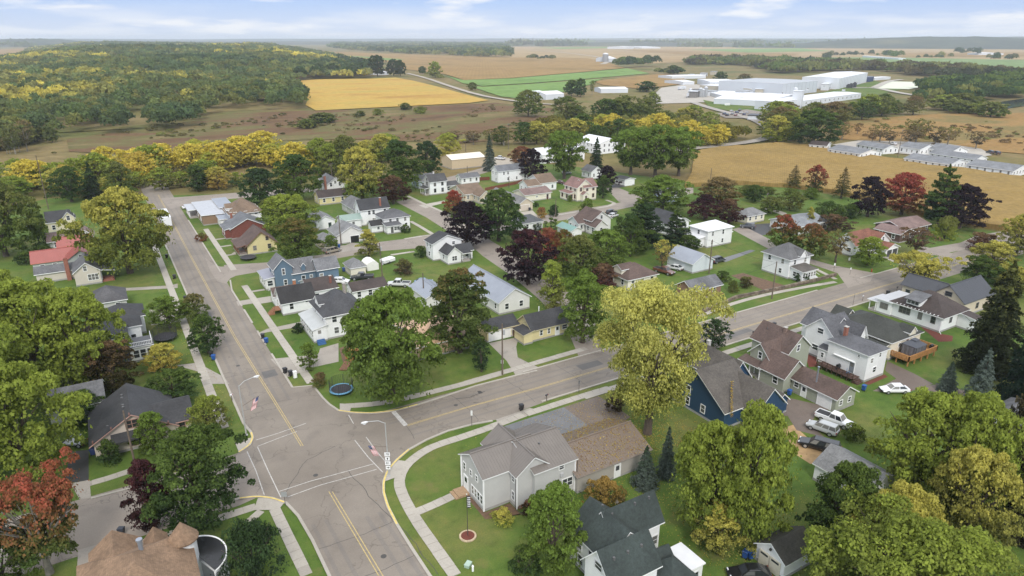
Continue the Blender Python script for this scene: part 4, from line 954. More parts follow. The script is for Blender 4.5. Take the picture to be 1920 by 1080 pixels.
# bottom house, orange-brown roof with turret and curved porch
def turret_extras(t):
    bx, by = t.location.x, t.location.y
    cx, cy = .45 - bx, 70.9 - by
    m = MB(); m.tube([(cx, cy, 0), (cx, cy, 6.5)], 1.25, 16); m.build('turret_wall', S_WHITE, t)
    m = MB(); m.tube([(cx, cy, 6.4), (cx, cy, 6.55), (cx, cy, 8.6)], [1.6, 1.6, .03], 16); m.build('turret_roof', R_ORANGE, t)
    m = MB(); m.tube([(-3.5 - bx, 68.6 - by, 8.2), (-3.5 - bx, 68.6 - by, 9.5)], .22, 10); o = m.build('flue_pipe', mat('galvanised', (.30, .33, .38), .35, .05, metal=.5), t)
    m = MB(); m.tube([(-3.5 - bx, 68.6 - by, 9.5), (-3.5 - bx, 68.6 - by, 9.7)], .32, 10); m.build('flue_cap', mat('galvanised', (.30, .33, .38), .35, .05, metal=.5), o)
    m = MB(); n = 22; c0 = Vector((1.4 - bx, 70.9 - by)); ring = []
    for k in range(n + 1):
        a = math.radians(-62 + 175 * k / n); ring.append((c0.x + 3.1 * math.cos(a), c0.y + 3.7 * math.sin(a)))
    for a, b in zip(ring, ring[1:]):
        m.poly([(c0.x, c0.y, 3.75), (*a, 3.35), (*b, 3.35)]); m.poly([(*a, 3.05), (*b, 3.05), (*b, 3.34), (*a, 3.34)][::1], 1); m.poly([(c0.x, c0.y, 3.2), (*b, 3.05), (*a, 3.05)], 1)
    m.build('porch_roof', [mat('wet_black_membrane', (.018, .018, .02), .25, .2, .6), trim()], t)
    m = MB()
    for a, b in zip(ring, ring[1:]): m.tube([(*a, 3.38), (*b, 3.38)], .09, 6)
    m.build('porch_gutter', trim(), t)
    for k in range(0, n + 1, 3):
        x, y = ring[k]; x, y = c0.x + (x - c0.x) * .95, c0.y + (y - c0.y) * .95; m = MB(); m.tube([(x, y, .4), (x, y, 3.1)], .09, 8); m.build('porch_post', trim(), t)
    m = MB(); q = [(c0.x + (x - c0.x) * .97, c0.y + (y - c0.y) * .97) for x, y in ring]
    for a, b in zip(q, q[1:]): m.poly([(c0.x, c0.y, .4), (*a, .4), (*b, .4)]); m.poly([(*a, 0), (*b, 0), (*b, .4), (*a, .4)])
    m.build('porch_floor', mat('porch_grey', (.35, .35, .34), .8), t)
house('turret_house', 'house with an orange brown shingled roof, a round turret and a curved black porch roof',
      [W((-9.4, 61.0), (0.9, 73.0), 5.6, 'hip', 3.2, oh=.4),
       W((-8.4, 67.0), (-3.8, 74.6), 5.6, 'gv', 1.8, oh=.3), W((-3.2, 68.0), (-1.2, 74.0), 5.6, 'gv', 1.1, oh=.25, win=[])],
      S_WHITE, R_ORANGE, extras=lambda t: (turret_extras(t), None)[1])

# small garage, bottom right
def old_garage_extras(t):
    bx, by = t.location.x, t.location.y
    for k in range(2):
        m = MB(); y = 37.45 + k * 1.5 - by; m.box(58.02 - bx, y, .05, 58.16 - bx, y + 1.4, 2.0); o = m.build('garage_door', mat('cream_door', (.62, .57, .45), .6, .08), t)
        m = MB(); m.box(57.99 - bx, y + .2, 1.6, 58.02 - bx, y + 1.2, 1.85); m.build('door_window', glass(), o)
    m = MB(); m.box(57.95 - bx, 38.85 - by, 2.75, 58.16 - bx, 39.1 - by, 3.0); m.build('lamp', mat('dark_metal', (.05, .045, .04), .5), t)
house('old_garage', 'small white garage with cream doors and a dark mossy roof under the trees',
      [W((58.2, 37.0), (63.4, 40.9), 2.4, 'gu', 1.35, oh=.3, win=[])], S_WHITE, shingle((0.055, 0.052, 0.042)), cat='garage', extras=old_garage_extras)
house('grey_roof_garage', 'white garage with a plain grey shingled roof next to the long black car',
      [W((77.6, 39.6), (84.2, 47.4), 2.7, 'gv', 1.8, oh=.3, win=[('W', .3, 1.5, .7, .8)])], S_WHITE, R_MID, cat='garage')
house('edge_house', 'white cottage with a grey hipped roof at the edge of the view beyond the spruces',
      [W((112.4, 37.0), (121.0, 42.4), 2.8, 'hip', 1.8)], S_WHITE, R_GREY)

# ---------- west side of the main street
house('red_roof_house', 'pale mint house with long red metal roofs',
      [W((-20.0, 209.4), (-8.5, 217.5), 3.0, 'gu', 2.0, win=[('S', .18, 1.8, .9, .8), ('S', .42, 1.8, .9, .8)]),
       W((-12.4, 205.1), (-5.4, 214.0), 3.6, 'gv', 2.4, win=[('S', .5, 4.2, .8, 1.0), ('S', .25, 2.2, .6, .6)]),
       W((-14.0, 215.8), (-6.0, 222.2), 5.0, 'gu', 1.6)],
      S_MINT, R_M_RED, rib=.8, trimc=(.55, .2, .15), wtrim=TRIM)
house('beige_gable_house', 'beige gabled house with a grey roof, a screened porch and a brick chimney',
      [W((-10.6, 192.6), (-5.0, 202.0), 3.6, 'gv', 2.2, win=[('S', .45, 4.3, .7, 1.2), ('S', .7, 1.9, 2.2, 1.5), ('E', .6, 1.8, .9, 1.2)]),
       W((-4.98, 193.2), (-2.2, 197.0), 2.8, 'sW', .6, open=True, floorm=brick_mat()),
       W((-19.0, 200.0), (-10.6, 204.4), 2.6, 'gu', 1.2, win=[]),
       W((-12.6, 199.0), (-11.6, 200.0), 5.6, 'none', 0, wall=brick_mat(), win=[], nofnd=True)],
      siding((0.58, 0.53, 0.45)), shingle((0.125, 0.125, 0.13)))
house('grey_cottage', 'dark grey hip roofed cottage showing between the yellow green crowns and the street',
      [W((-7.4, 167.6), (-0.6, 175.6), 3.2, 'hip', 2.2)], S_GREY, shingle((0.085, 0.082, 0.085)))
def balustrade_extras(t):
    bx, by = t.location.x, t.location.y; m = MB()
    for (x0, y0, x1, y1) in ((-1.4, 137.5, 2.3, 137.5), (2.3, 137.5, 2.3, 142.3)):
        L = math.hypot(x1 - x0, y1 - y0); m.tube([(x0 - bx, y0 - by, 4.0), (x1 - bx, y1 - by, 4.0)], .06, 4); m.tube([(x0 - bx, y0 - by, 3.3), (x1 - bx, y1 - by, 3.3)], .05, 4)
        for k in range(int(L / .28) + 1): q = k * .28 / L; m.tube([(x0 + (x1 - x0) * q - bx, y0 + (y1 - y0) * q - by, 3.2), (x0 + (x1 - x0) * q - bx, y0 + (y1 - y0) * q - by, 4.0)], .035, 4, cap=False)
    m.build('balustrade', trim(), t)
house('flat_porch_house', 'dark blue house with a white balustraded porch behind the yellow tree',
      [W((-9.6, 138.2), (-1.62, 146.0), 5.0, 'gv', 2.4, wall=siding((.05, .075, .12))), W((-1.6, 137.6), (2.3, 142.2), 3.0, 'flat', 0, win=[('S', .25, 1.6, .9, 1.5), ('S', .55, 1.6, .9, 1.5), ('S', .85, 1.6, .8, 1.5), ('E', .3, 1.6, .9, 1.5), ('E', .7, 1.6, .9, 1.5)], roofm=metal_roof((.075, .075, .08)), oh=.3),
       W((-5.0, 146.2), (1.0, 151.0), 4.4, 'hip', 1.6, wall=S_WHITE), W((-5.6, 152.0), (2.0, 159.0), 4.2, 'hip', 2.0, wall=S_WHITE)],
      S_WHITE, R_CHAR, extras=balustrade_extras)
house('yard_cottage', 'grey roofed cottage almost hidden under the large maple',
      [W((-14.0, 118.0), (-6.5, 125.0), 3.0, 'gu', 2.0)], S_PALE, R_GREY)
house('cream_gable_house', 'cream house with a charcoal roof and two gables near the railway street',
      [W((-18.0, 254.5), (-11.6, 262.0), 3.6, 'gu', 2.6), W((-13.6, 253.8), (-10.4, 258.0), 4.6, 'gv', 1.8)], S_CREAM, R_CHAR)
house('mauve_porch_house', 'low house with a mauve brown roof just behind the red roofs',
      [W((-17.2, 231.5), (-9.6, 240.0), 2.8, 'gu', 1.6), W((-9.6, 232.4), (-5.8, 238.0), 3.2, 'gv', 1.6)], S_PALE, R_MAUVE)
# ---------- east side of the main street
house('store', 'flat roofed brown store with a pale grey roof and a canopy by the railway street',
      [W((25.4, 239.6), (32.0, 262.0), 3.4, 'flat', 0, wall=siding((.26, .17, .11)), win=[('W', .2, 1.5, 1.6, 1.2), ('W', .5, 1.5, 1.6, 1.2)]), W((22.8, 252.0), (25.38, 262.0), 2.9, 'flat', 0, open=True), W((32.02, 246.0), (36.2, 262.0), 3.9, 'flat', 0, roofm=R_M_BLUEGREY)],
      siding((.30, .22, .16)), metal_roof((.40, .41, .43)), cat='shop')
house('pyramid_roof_house', 'white house with a tall brown pyramid roof and a dormer',
      [W((32.8, 231.2), (42.4, 241.6), 5.0, 'hip', 3.6, oh=.6), W((32.2, 234.0), (35.4, 237.0), 6.2, 'gu', 1.1, z0=5.2, oh=.25, win=[('W', .5, 6.4, .6, .6)]), W((29.8, 232.6), (32.78, 240.0), 3.0, 'flat', 0, roofm=R_M_BLUEGREY, win=[])],
      S_WHITE, R_TANB)
house('red_brick_house', 'red brick house with grey cross gabled roofs beside the yellow house',
      [W((30.4, 217.4), (40.6, 228.0), 3.3, 'gv', 2.6, wall=brick_mat((.17, .055, .042)), win=[('S', .6, 1.8, .9, 1.2)], chim=[(.2, .9, 6.2, .6)]), W((28.9, 218.4), (31.2, 226.0), 3.0, 'sE', .6, win=[('W', .3, 1.6, .8, 1.0), ('W', .7, 1.6, .8, 1.0)])],
      brick_mat((.19, .06, .045)), shingle((.14, .145, .155)))
def yellow_extras(t):
    bx, by = t.location.x, t.location.y
    m = MB()
    for k in range(3): m.box(28.2 - .3 * k - bx, 200.4 - by, 0, 28.5 - .3 * k - bx, 202 - by, .45 - .15 * k)
    m.build('steps', M_CONC2, t)
house('yellow_house', 'yellow gabled house with a brown roof and corner porch above the trampoline',
      [W((31.3, 197.8), (39.4, 207.0), 3.0, 'gv', 3.4, oh=.6, win=[('S', .25, 1.9, .9, 1.3), ('S', .75, 1.9, .9, 1.3), ('S', .7, 4.3, .8, 1.1), ('W', .7, 1.9, .9, 1.3)]), W((28.9, 198.4), (31.28, 207.0), 2.5, 'sE', .6, open=True, rail=True)],
      S_YEL, R_BROWN, trimc=(.20, .09, .05), wtrim=(.5, .42, .3), extras=yellow_extras)
house('blue_grey_house', 'blue house with white trim and grey gabled roofs',
      [W((31.5, 164.8), (35.8, 170.4), 5.4, 'gv', 2.2, win=[('S', .5, 4.3, .6, 1.5), ('S', .55, 1.5, .7, 1.3), ('W', .5, 4.3, .7, 1.3), ('W', .2, 4.3, .7, 1.3)]),
       W((35.8, 164.9), (41.4, 170.6), 3.6, 'gu', 2.6, win=[('S', .45, 1.6, .8, 1.6), ('S', .8, 2.0, .6, .6)]),
       W((38.0, 164.8), (39.0, 167.4), 5.1, 'gv', .6, z0=3.8, oh=.2, win=[('S', .5, 4.6, .5, .8)]),
       W((41.4, 162.4), (46.6, 167.8), 4.2, 'gu', 2.0, win=[('S', .15, 2.4, .8, 1.2), ('E', .5, 2, .8, 1.2)]),
       W((29.2, 165.4), (31.45, 172.6), 2.9, 'sE', .3, roofm=metal_roof((.24, .24, .28)), wall=S_PALE, win=[('W', .2, 1.7, 1.1, 1.3), ('W', .5, 1.7, 1.1, 1.3), ('W', .8, 1.7, 1.1, 1.3), ('S', .5, 1.7, 1.2, 1.3)])],
      S_BLUE, shingle((.155, .155, .16)))
def black_roof_extras(t):
    bx, by = t.location.x, t.location.y; wood = mat('cedar_steps', (.26, .12, .06), .8, .2, 3)
    m = MB(); m.box(27.4 - bx, 148.2 - by, .9, 28.75 - bx, 150.6 - by, 1.05)
    for k in range(4): m.box(27.4 - .32 * (k + 1) - bx, 148.4 - by, 0, 27.4 - .32 * k - bx, 150.0 - by, .9 - .22 * k)
    m.build('wooden_steps', wood, t)
    m = MB(); m.tube([(26.1 - bx, 148.4 - by, 1.0), (27.4 - bx, 148.4 - by, 1.95), (28.7 - bx, 148.2 - by, 1.95)], .05, 6); m.tube([(27.4 - bx, 148.4 - by, .9), (27.4 - bx, 148.4 - by, 1.95)], .05, 6); m.build('handrail', wood, t)
house('black_roof_house', 'white house with a black shingled roof and a brown roofed extension',
      [W((28.8, 146.8), (36.0, 152.6), 3.1, 'gu', 2.6, win=[('S', .28, 1.9, .8, 1.4), ('S', .78, 2.5, .9, .6), ('W', .7, 1.9, .8, 1.4)], chim=[(.55, .62, 6.6, .6, (.36, .15, .07))], roofm=R_BLACK),
       W((36.02, 150.4), (42.4, 159.0), 3.2, 'gu', 1.6, roofm=R_DKBROWN, chim=[(.85, .2, 5.6, .5, (.2, .08, .06))]), W((28.6, 152.7), (33.0, 157.0), 2.9, 'gu', 1.2, roofm=R_BROWN)],
      S_WHITE, R_BLACK, extras=black_roof_extras)
def foursquare_extras(t):
    bx, by = t.location.x, t.location.y
    m = MB()
    for k in range(4): m.box(31.0 - bx, 128.2 - .3 * (k + 1) - by, 0, 32.6 - bx, 128.2 - .3 * k - by, .8 - .2 * k)
    m.build('blue_steps', mat('blue_paint', (.045, .12, .27), .6, .1), t)
    m = MB(); m.tube([(33.2 - bx, 128.7 - by, 5.2), (33.2 - bx, 128.7 - by, .3)], .05, 6); m.build('downspout', trim(), t)
house('foursquare_house', 'white two storey house with a dark hip roof, glazed porch and blue steps',
      [W((33.4, 129.0), (41.6, 138.8), 5.5, 'hip', 3.1, oh=.6, win=[('S', .22, 4.2, .9, 1.3), ('S', .25, 1.7, .9, 1.3), ('S', .6, 4.2, .9, 1.3), ('W', .2, 4.2, .8, 1.2), ('W', .75, 4.2, .8, 1.2), ('E', .3, 4.2, .8, 1.2)], chim=[(.75, .62, 9.3, .6, (.30, .27, .24))]),
       W((33.5, 133.0), (37.6, 136.4), 6.6, 'gu', 1.2, z0=5.6, oh=.3, win=[('W', .5, 6.6, .9, .9)]),
       W((30.6, 128.6), (33.38, 138.6), 2.9, 'sE', .7, roofm=metal_roof((.42, .43, .42)), oh=.3, win=[('W', (k + .5) / 8, 1.75, .85, 1.3) for k in range(8)], doors=[('S', .45, 1.0, 2.1, .7)])],
      S_WHITE, shingle((.062, .062, .066)), extras=foursquare_extras)
house('peach_roof_shed', 'low building with a peach coloured roof glimpsed through the big green tree',
      [W((45.5, 110.5), (56.5, 123.0), 2.9, 'gu', 1.6, win=[])], siding((.5, .36, .24)), metal_roof((.56, .36, .22)), cat='shed')
house('brown_roof_garage', 'white garage with a dark brown roof beside the parked black pickup',
      [W((45.2, 147.2), (53.4, 152.4), 2.6, 'gu', 1.3, oh=.4)], S_WHITE, R_DKBROWN, cat='garage')
house('bluegrey_shed', 'shed with a pale blue grey metal roof between the two big trees',
      [W((57.8, 133.8), (63.6, 143.0), 2.9, 'gv', 1.2, win=[])], S_PALE, R_M_BLUEGREY, cat='shed', rib=.7)
house('metal_roof_house', 'long white house with a blue grey metal roof behind the yellow cottage',
      [W((70.2, 122.4), (78.2, 141.6), 3.1, 'gv', 2.5, oh=.4, win=[('S', .25, 1.7, .9, 1.3), ('S', .72, 1.7, .9, 1.3), ('W', .08, 1.7, .8, 1.2), ('W', .4, 1.7, .8, 1.2), ('E', .4, 1.7, .8, 1.2)], vents=[(.7, .55, 5.0, .08)])],
      S_PALE, R_M_BLUEGREY, rib=.6)
def cottage_extras(t):
    bx, by = t.location.x, t.location.y
    m = MB(); m.tube([(72.6 - bx, 110 - by, 4.6), (72.6 - bx, 110 - by, 5.8)], .1, 8); m.build('vent_pipe', trim(), t)
house('yellow_cottage', 'yellow cottage with a charcoal roof and a white double garage door',
      [W((68.6, 106.4), (79.0, 112.0), 2.8, 'gu', 2.2, win=[('S', .22, 1.6, .6, 1.1), ('S', .40, 1.6, .6, 1.1), ('S', .78, 1.7, 1.2, .9), ('W', .75, 1.6, .5, .8)], doors=[('S', .60, .9, 2.05, .2)]), W((60.8, 110.9), (68.0, 116.0), 2.6, 'gu', 1.3, oh=.4, win=[], doors=[('S', .40, 5.0, 2.15), ('S', .88, .9, 2.05, .05, (.3, .2, .14))]), W((66.4, 105.9), (68.55, 109.6), 2.2, 'sE', .6, oh=.3, win=[])],
      siding((0.70, 0.60, 0.34)), R_CHAR, trimc=(.62, .55, .36), wtrim=TRIM, extras=cottage_extras)
house('twin_gable_house', 'white farmhouse with charcoal gabled roofs at the side street corner',
      [W((74.2, 165.8), (83.0, 170.6), 5.0, 'gv', 1.9, win=[('S', .72, 4.4, .8, .8), ('W', .3, 3.9, .7, 1.2), ('W', .75, 3.9, .7, 1.2), ('W', .5, 1.6, .9, 1.2), ('S', .9, 3.6, .5, .6)]),
       W((76.2, 160.6), (80.2, 166.0), 3.0, 'gv', 1.7, win=[('S', .5, 1.6, 1.4, 1.2), ('W', .5, 1.7, .8, 1.2)]), W((80.2, 162.2), (84.6, 165.8), 2.9, 'gu', 1.4, win=[('S', .6, 1.6, .9, 1.0)]), W((80.6, 160.6), (83.2, 162.18), 2.5, 'sN', .4, open=True)],
      S_WHITE, R_CHAR)
house('hip_shed', 'cream shed with a pale grey hip roof by the white camper',
      [W((50.4, 164.8), (54.4, 170.2), 2.4, 'hip', 1.5, oh=.3, win=[])], S_IVORY, R_MID, cat='shed')
house('brown_cottage', 'cream cottage with a reddish brown hipped roof and a raised dormer',
      [W((104.8, 119.6), (114.0, 127.6), 3.1, 'hip', 2.3, oh=.5), W((105.0, 122.4), (108.8, 125.4), 4.7, 'gu', .9, z0=3.4, oh=.3, win=[('W', .5, 4.2, .8, .8)])], S_IVORY, R_BROWN)
house('blue_shed_house', 'pale garage with a blue grey gabled roof beside the grey van',
      [W((127.8, 121.0), (135.2, 130.4), 2.8, 'gv', 2.1, win=[])], siding((.62, .66, .68)), R_M_BLUEGREY, cat='garage')
house('brick_cottage', 'small brown brick house with a dark grey roof near the retaining wall',
      [W((113.0, 106.2), (122.4, 111.4), 2.8, 'gu', 1.6, win=[('S', .3, 1.7, .9, 1.0), ('S', .75, 1.7, .9, 1.0)])], brick_mat((.23, .14, .09)), R_GREY)
house('white_roof_house', 'square white house with a white metal hip roof',
      [W((148.4, 135.8), (158.6, 143.0), 5.3, 'hip', 1.6, oh=.4, win=[('S', .2, 4.1, .7, 1.2), ('S', .62, 4.1, .7, 1.2), ('S', .2, 1.5, .7, 1.2), ('S', .62, 1.5, .7, 1.2), ('W', .5, 4.1, .8, 1.2), ('E', .5, 4, .8, 1.2)]), W((146.2, 137.0), (148.38, 142.6), 2.9, 'sE', .4, roofm=R_M_WHITE, win=[('W', .5, 1.5, 2.2, 1.3)]), W((158.62, 137.4), (160.2, 141.6), 3.0, 'flat', 0, open=True, roofm=R_M_WHITE)],
      S_WHITE, R_M_WHITE)
def hill_house_extras(t):
    bx, by = t.location.x, t.location.y
    m = MB()
    for k in range(5): m.box(151.7 + .3 * k - bx, 101.6 - by, 0, 152.0 + .3 * k - bx, 103.2 - by, .9 - .18 * k)
    m.build('steps', trim(), t)
    m = MB(); m.tube([(151.6 - bx, 101.6 - by, 1.9), (153.2 - bx, 101.6 - by, 1.0)], .05, 6); m.tube([(151.6 - bx, 103.2 - by, 1.9), (153.2 - bx, 103.2 - by, 1.0)], .05, 6); m.build('handrail', trim(), t)
house('hill_house', 'white two storey house with a grey hip roof and glazed porch above the retaining wall',
      [W((145.8, 105.4), (154.0, 113.6), 5.5, 'hip', 2.6, oh=.55, win=[('W', .25, 4.2, .8, 1.2), ('W', .75, 4.2, .8, 1.2), ('W', .3, 1.6, .8, 1.2), ('S', .25, 4.2, .8, 1.2), ('S', .75, 4.2, .8, 1.2), ('E', .5, 4.2, .8, 1.2)]), W((146.4, 101.6), (151.6, 105.38), 2.8, 'sN', .6, roofm=R_TAUPE, win=[('S', (k + .5) / 5, 1.7, .8, 1.1) for k in range(5)] + [('W', .5, 1.7, 1.8, 1.1)]), W((149.0, 104.8), (151.2, 108.6), 5.9, 'gv', 1.3, z0=5.3, oh=.25, win=[])],
      S_WHITE, shingle((.12, .118, .118)), extras=hill_house_extras)
house('tan_bungalow', 'ivory bungalow with a grey hip roof and a wet dark driveway',
      [W((180.4, 148.8), (188.8, 154.6), 2.8, 'hip', 1.7)], S_IVORY, R_MID)
house('red_gable_house', 'white house with a rust red roof and an attached two bay garage',
      [W((177.2, 108.0), (186.6, 113.6), 3.6, 'gu', 2.9, win=[('W', .5, 4.6, 1.3, 1.1), ('W', .3, 1.8, 1.2, 1.1), ('S', .3, 1.8, .9, 1.2)]), W((184.0, 106.4), (191.0, 111.6), 3.6, 'gv', 2.4), W((184.6, 103.2), (190.4, 107.4), 2.5, 'gv', 1.2, win=[], doors=[('S', .27, 2.3, 2.0, .05, (.06, .06, .06)), ('S', .73, 2.3, 2.0, .05, (.06, .06, .06))])],
      S_WHITE, R_RUST)
house('ranch_house', 'dark brown ranch house with long mauve brown roofs',
      [W((201.8, 109.6), (209.0, 117.6), 2.8, 'gv', 1.2), W((208.0, 112.0), (222.0, 121.4), 2.8, 'gu', 1.6)], siding((.10, .055, .045)), R_MAUVE)
house('grey_ranch', 'low grey house with a pale grey roof behind the red maple',
      [W((183.4, 131.0), (197.4, 142.0), 2.8, 'gu', 1.6)], S_PALE, shingle((.22, .23, .24)))
# ---------- the blocks in the middle
house('small_yellow_house', 'low yellow house with a dark brown roof',
      [W((66.6, 248.6), (77.0, 255.4), 2.9, 'gu', 2.0)], S_YEL, R_DKBROWN)
house('brick_chimney_house', 'white gabled house with a tall outside brick chimney beyond the low yellow house',
      [W((73.6, 262.4), (80.6, 274.0), 4.6, 'gv', 2.4, chim=[]), W((72.6, 261.6), (73.4, 262.35), 8.0, 'none', 0, wall=brick_mat((.3, .13, .09)), win=[], nofnd=True)], S_WHITE, R_GREY)
house('long_grey_garage', 'grey garage with a long grey roof next to the white gabled house',
      [W((71.6, 222.4), (79.0, 238.0), 2.9, 'gv', 2.0, win=[('W', .3, 1.5, .8, 1.0), ('W', .7, 1.5, .8, 1.0)])], S_GREY, shingle((.15, .15, .15)), cat='garage')
house('white_gable_house', 'large white two storey house with a steep charcoal roof',
      [W((69.8, 212.2), (79.6, 217.6), 5.5, 'gu', 2.8, win=[('S', .3, 4.2, .8, 1.3), ('S', .45, 4.2, .8, 1.3), ('S', .85, 4.2, .8, 1.3), ('W', .5, 4.3, .8, 1.3), ('S', .48, 1.7, 1.6, 1.0)], chim=[(.72, .1, 8.6, .55)])], S_WHITE, R_CHAR)
house('white_hip_house', 'white house with a grey hip roof and a small front porch',
      [W((73.6, 201.4), (82.4, 208.8), 4.4, 'hip', 1.9, win=[('S', .25, 3.4, .8, 1.2), ('S', .52, 3.4, .8, 1.2), ('S', .82, 3.4, .8, 1.2), ('S', .85, 1.5, .8, 1.2), ('E', .5, 3.2, .8, 1.2)]), W((73.4, 198.2), (78.0, 201.38), 2.6, 'sN', .5, win=[('S', .7, 1.6, 1.8, 1.0), ('W', .5, 1.6, .5, .9)], doors=[('S', .35, .9, 2.0, .3, (.1, .1, .1))]), W((69.6, 201.8), (73.3, 205.0), 2.6, 'gu', 1.2, roofm=R_BLACK, win=[('S', .6, 1.5, .7, .8)])],
      S_WHITE, shingle((.10, .10, .105)))
house('teal_roof_garage', 'white garage with a pale green metal roof',
      [W((62.9, 211.0), (69.4, 215.6), 3.0, 'gu', 1.2, win=[('S', .6, 1.8, .8, .8)])], S_WHITE, R_M_TEAL, cat='garage')
house('open_garage', 'white garage with a wide grey roof and an open dark doorway',
      [W((56.4, 195.0), (65.0, 204.0), 2.9, 'gv', 2.2, win=[('S', .25, 1.5, .1, .1)][1:], doors=[('S', .62, 2.6, 2.1, .02, (.01, .01, .01))])], S_PALE, shingle((.21, .21, .21)), cat='garage')  # near-black door slab paints the shade inside the open doorway
house('small_garage', 'small tan garage with a white door beside the minivan',
      [W((50.6, 193.0), (55.0, 199.0), 2.5, 'hip', 1.5, win=[], doors=[('S', .6, 2.5, 2.0)])], S_TAN, R_MID, cat='garage')
house('green_door_cottage', 'white cottage with a grey roof and a dark green door',
      [W((55.6, 214.0), (61.6, 223.4), 3.0, 'gv', 1.6, win=[], doors=[('S', .72, 1.0, 2.05, .2, (.02, .06, .04))])], S_WHITE, R_MID)
house('shutter_house', 'white two storey house with black shutters and a charcoal roof',
      [W((108.8, 243.5), (116.0, 248.8), 5.4, 'gu', 2.3, win=[('S', .3, 4.2, .75, 1.35), ('S', .75, 4.2, .75, 1.35), ('S', .3, 1.7, .75, 1.35), ('S', .75, 1.7, .75, 1.35), ('W', .5, 4.2, .75, 1.35), ('W', .5, 5.9, .6, .8)], chim=[(.42, .55, 8.6, .5, (.6, .58, .55))]), W((116.02, 244.6), (121.6, 248.6), 2.9, 'gu', 1.2), W((106.8, 243.9), (108.78, 248.4), 2.7, 'sE', .4, open=True)],
      S_WHITE, shingle((.07, .068, .068)), wtrim=(.02, .02, .022))
house('pale_blue_house', 'pale blue cottage with a grey roof half hidden behind the white house with shutters',
      [W((109.8, 256.8), (117.4, 264.0), 3.4, 'gu', 2.0)], S_LTBLUE, R_GREY)
house('brown_roof_bungalow', 'tan bungalow with a wide brown roof behind the small red tree',
      [W((115.0, 225.9), (123.6, 238.8), 3.0, 'gu', 2.4), W((118.4, 220.0), (123.0, 226.0), 3.0, 'gv', 1.8)], S_TAN, R_TANB)
house('grey_gable_garage', 'white garage with a grey roof near the tan metal building',
      [W((128.8, 255.7), (137.4, 260.6), 2.8, 'gu', 1.4)], S_WHITE, R_GREY, cat='garage')
house('two_storey_white_house', 'white two storey house with a grey roof beside the red board fence',
      [W((143.6, 250.4), (156.4, 256.2), 5.2, 'gu', 1.9, win=[('S', .22, 4.0, .7, 1.2), ('S', .38, 4.0, .7, 1.2), ('S', .38, 1.5, .7, 1.2), ('S', .72, 1.5, .7, 1.2), ('W', .3, 4.0, .7, 1.2), ('W', .75, 4.0, .7, 1.2), ('W', .3, 1.5, .7, 1.2)]), W((156.42, 251.0), (158.6, 254.4), 2.8, 'gu', .9)],
      S_WHITE, shingle((.14, .145, .155)))
house('brown_twin_house', 'white house with two weathered brown roofs',
      [W((149.4, 226.6), (157.2, 236.6), 3.6, 'gu', 2.6), W((143.2, 226.0), (149.38, 232.6), 3.2, 'gu', 1.7)], S_WHITE, R_TANB)
house('tan_long_garage', 'low cream building with a mauve brown gabled roof',
      [W((134.4, 214.2), (146.2, 222.4), 2.7, 'gu', 1.5, win=[('S', .45, 1.6, .8, .5)], doors=[('S', .86, 1.0, 2.0, .05, (.1, .04, .03))])], S_IVORY, R_MAUVE, cat='garage')
house('double_garage_house', 'beige house with a grey roof and a wide pale garage door',
      [W((124.8, 202.6), (130.4, 224.0), 2.9, 'gv', 1.7, win=[], doors=[('S', .42, 3.6, 2.2, .02, (.55, .48, .40))])], S_TAN, shingle((.19, .185, .18)))
house('hip_cottage', 'small white cottage with a dark grey hip roof beside the columnar cedars',
      [W((110.8, 178.2), (118.6, 184.0), 3.1, 'hip', 1.7)], S_WHITE, shingle((.085, .09, .095)))
house('brown_cross_house', 'grey white house with brown cross gabled roofs beside the turquoise roof',
      [W((129.0, 166.0), (136.6, 174.0), 4.2, 'gv', 2.5), W((125.9, 168.8), (131.0, 174.2), 3.2, 'gu', 1.6), W((128.2, 163.0), (132.8, 168.0), 3.0, 'gv', 1.8)], S_PALE, R_BROWN)
house('turquoise_shed', 'small white shed with a turquoise metal roof',
      [W((120.6, 165.2), (124.6, 172.6), 2.3, 'gv', .9, win=[])], S_WHITE, metal_roof((.15, .27, .235)), cat='shed')
house('peaked_cream_house', 'cream two storey house with peaked rose brown gables',
      [W((151.8, 205.0), (158.8, 213.2), 5.3, 'gv', 2.7, wall=S_IVORY), W((154.6, 204.4), (160.4, 210.6), 5.3, 'gu', 2.5), W((149.6, 207.0), (151.78, 213.0), 2.9, 'sE', .5), W((153.4, 203.2), (156.0, 204.98), 2.8, 'gv', .9, oh=.3, win=[], doors=[('S', .5, 1.0, 2.0, .3, (.2, .07, .05))])],
      S_IVORY, shingle((.23, .135, .115)), wtrim=(.26, .16, .12))
house('white_carport', 'white garage with a dark flat roof and a wide white door',
      [W((185.6, 217.8), (191.0, 224.0), 2.8, 'gv', .5, win=[], doors=[('S', .42, 3.6, 2.1)])], S_WHITE, R_CHAR, cat='garage')
house('grey_peak_house', 'white house with a grey peaked roof behind the dark purple tree',
      [W((182.6, 236.8), (188.6, 243.6), 3.4, 'gv', 2.0)], S_WHITE, R_GREY)
house('tan_metal_building', 'long tan metal building with a cream roof beside the tall spruce',
      [W((141.0, 289.4), (159.0, 301.0), 4.5, 'gu', 1.5, oh=.2, win=[])], mat('tan_steel', (.52, .42, .28), .6, .05), R_M_CREAM, cat='warehouse', rib=1.2, trimc=(.45, .36, .24))
house('white_steel_shed', 'white steel shed with a white roof behind the dark spruce',
      [W((186.0, 281.0), (212.0, 296.0), 4.4, 'gu', 2.2, oh=.2)], S_WHITE, R_M_WHITE, cat='warehouse', fnd=None)
house('white_steel_barn', 'white steel barn with a high white roof near the willows',
      [W((227.0, 290.0), (246.0, 310.0), 5.2, 'gv', 2.6, oh=.2)], S_WHITE, R_M_WHITE, cat='warehouse', fnd=None)
def lot_house(*a, **k): return house(*a, **k)
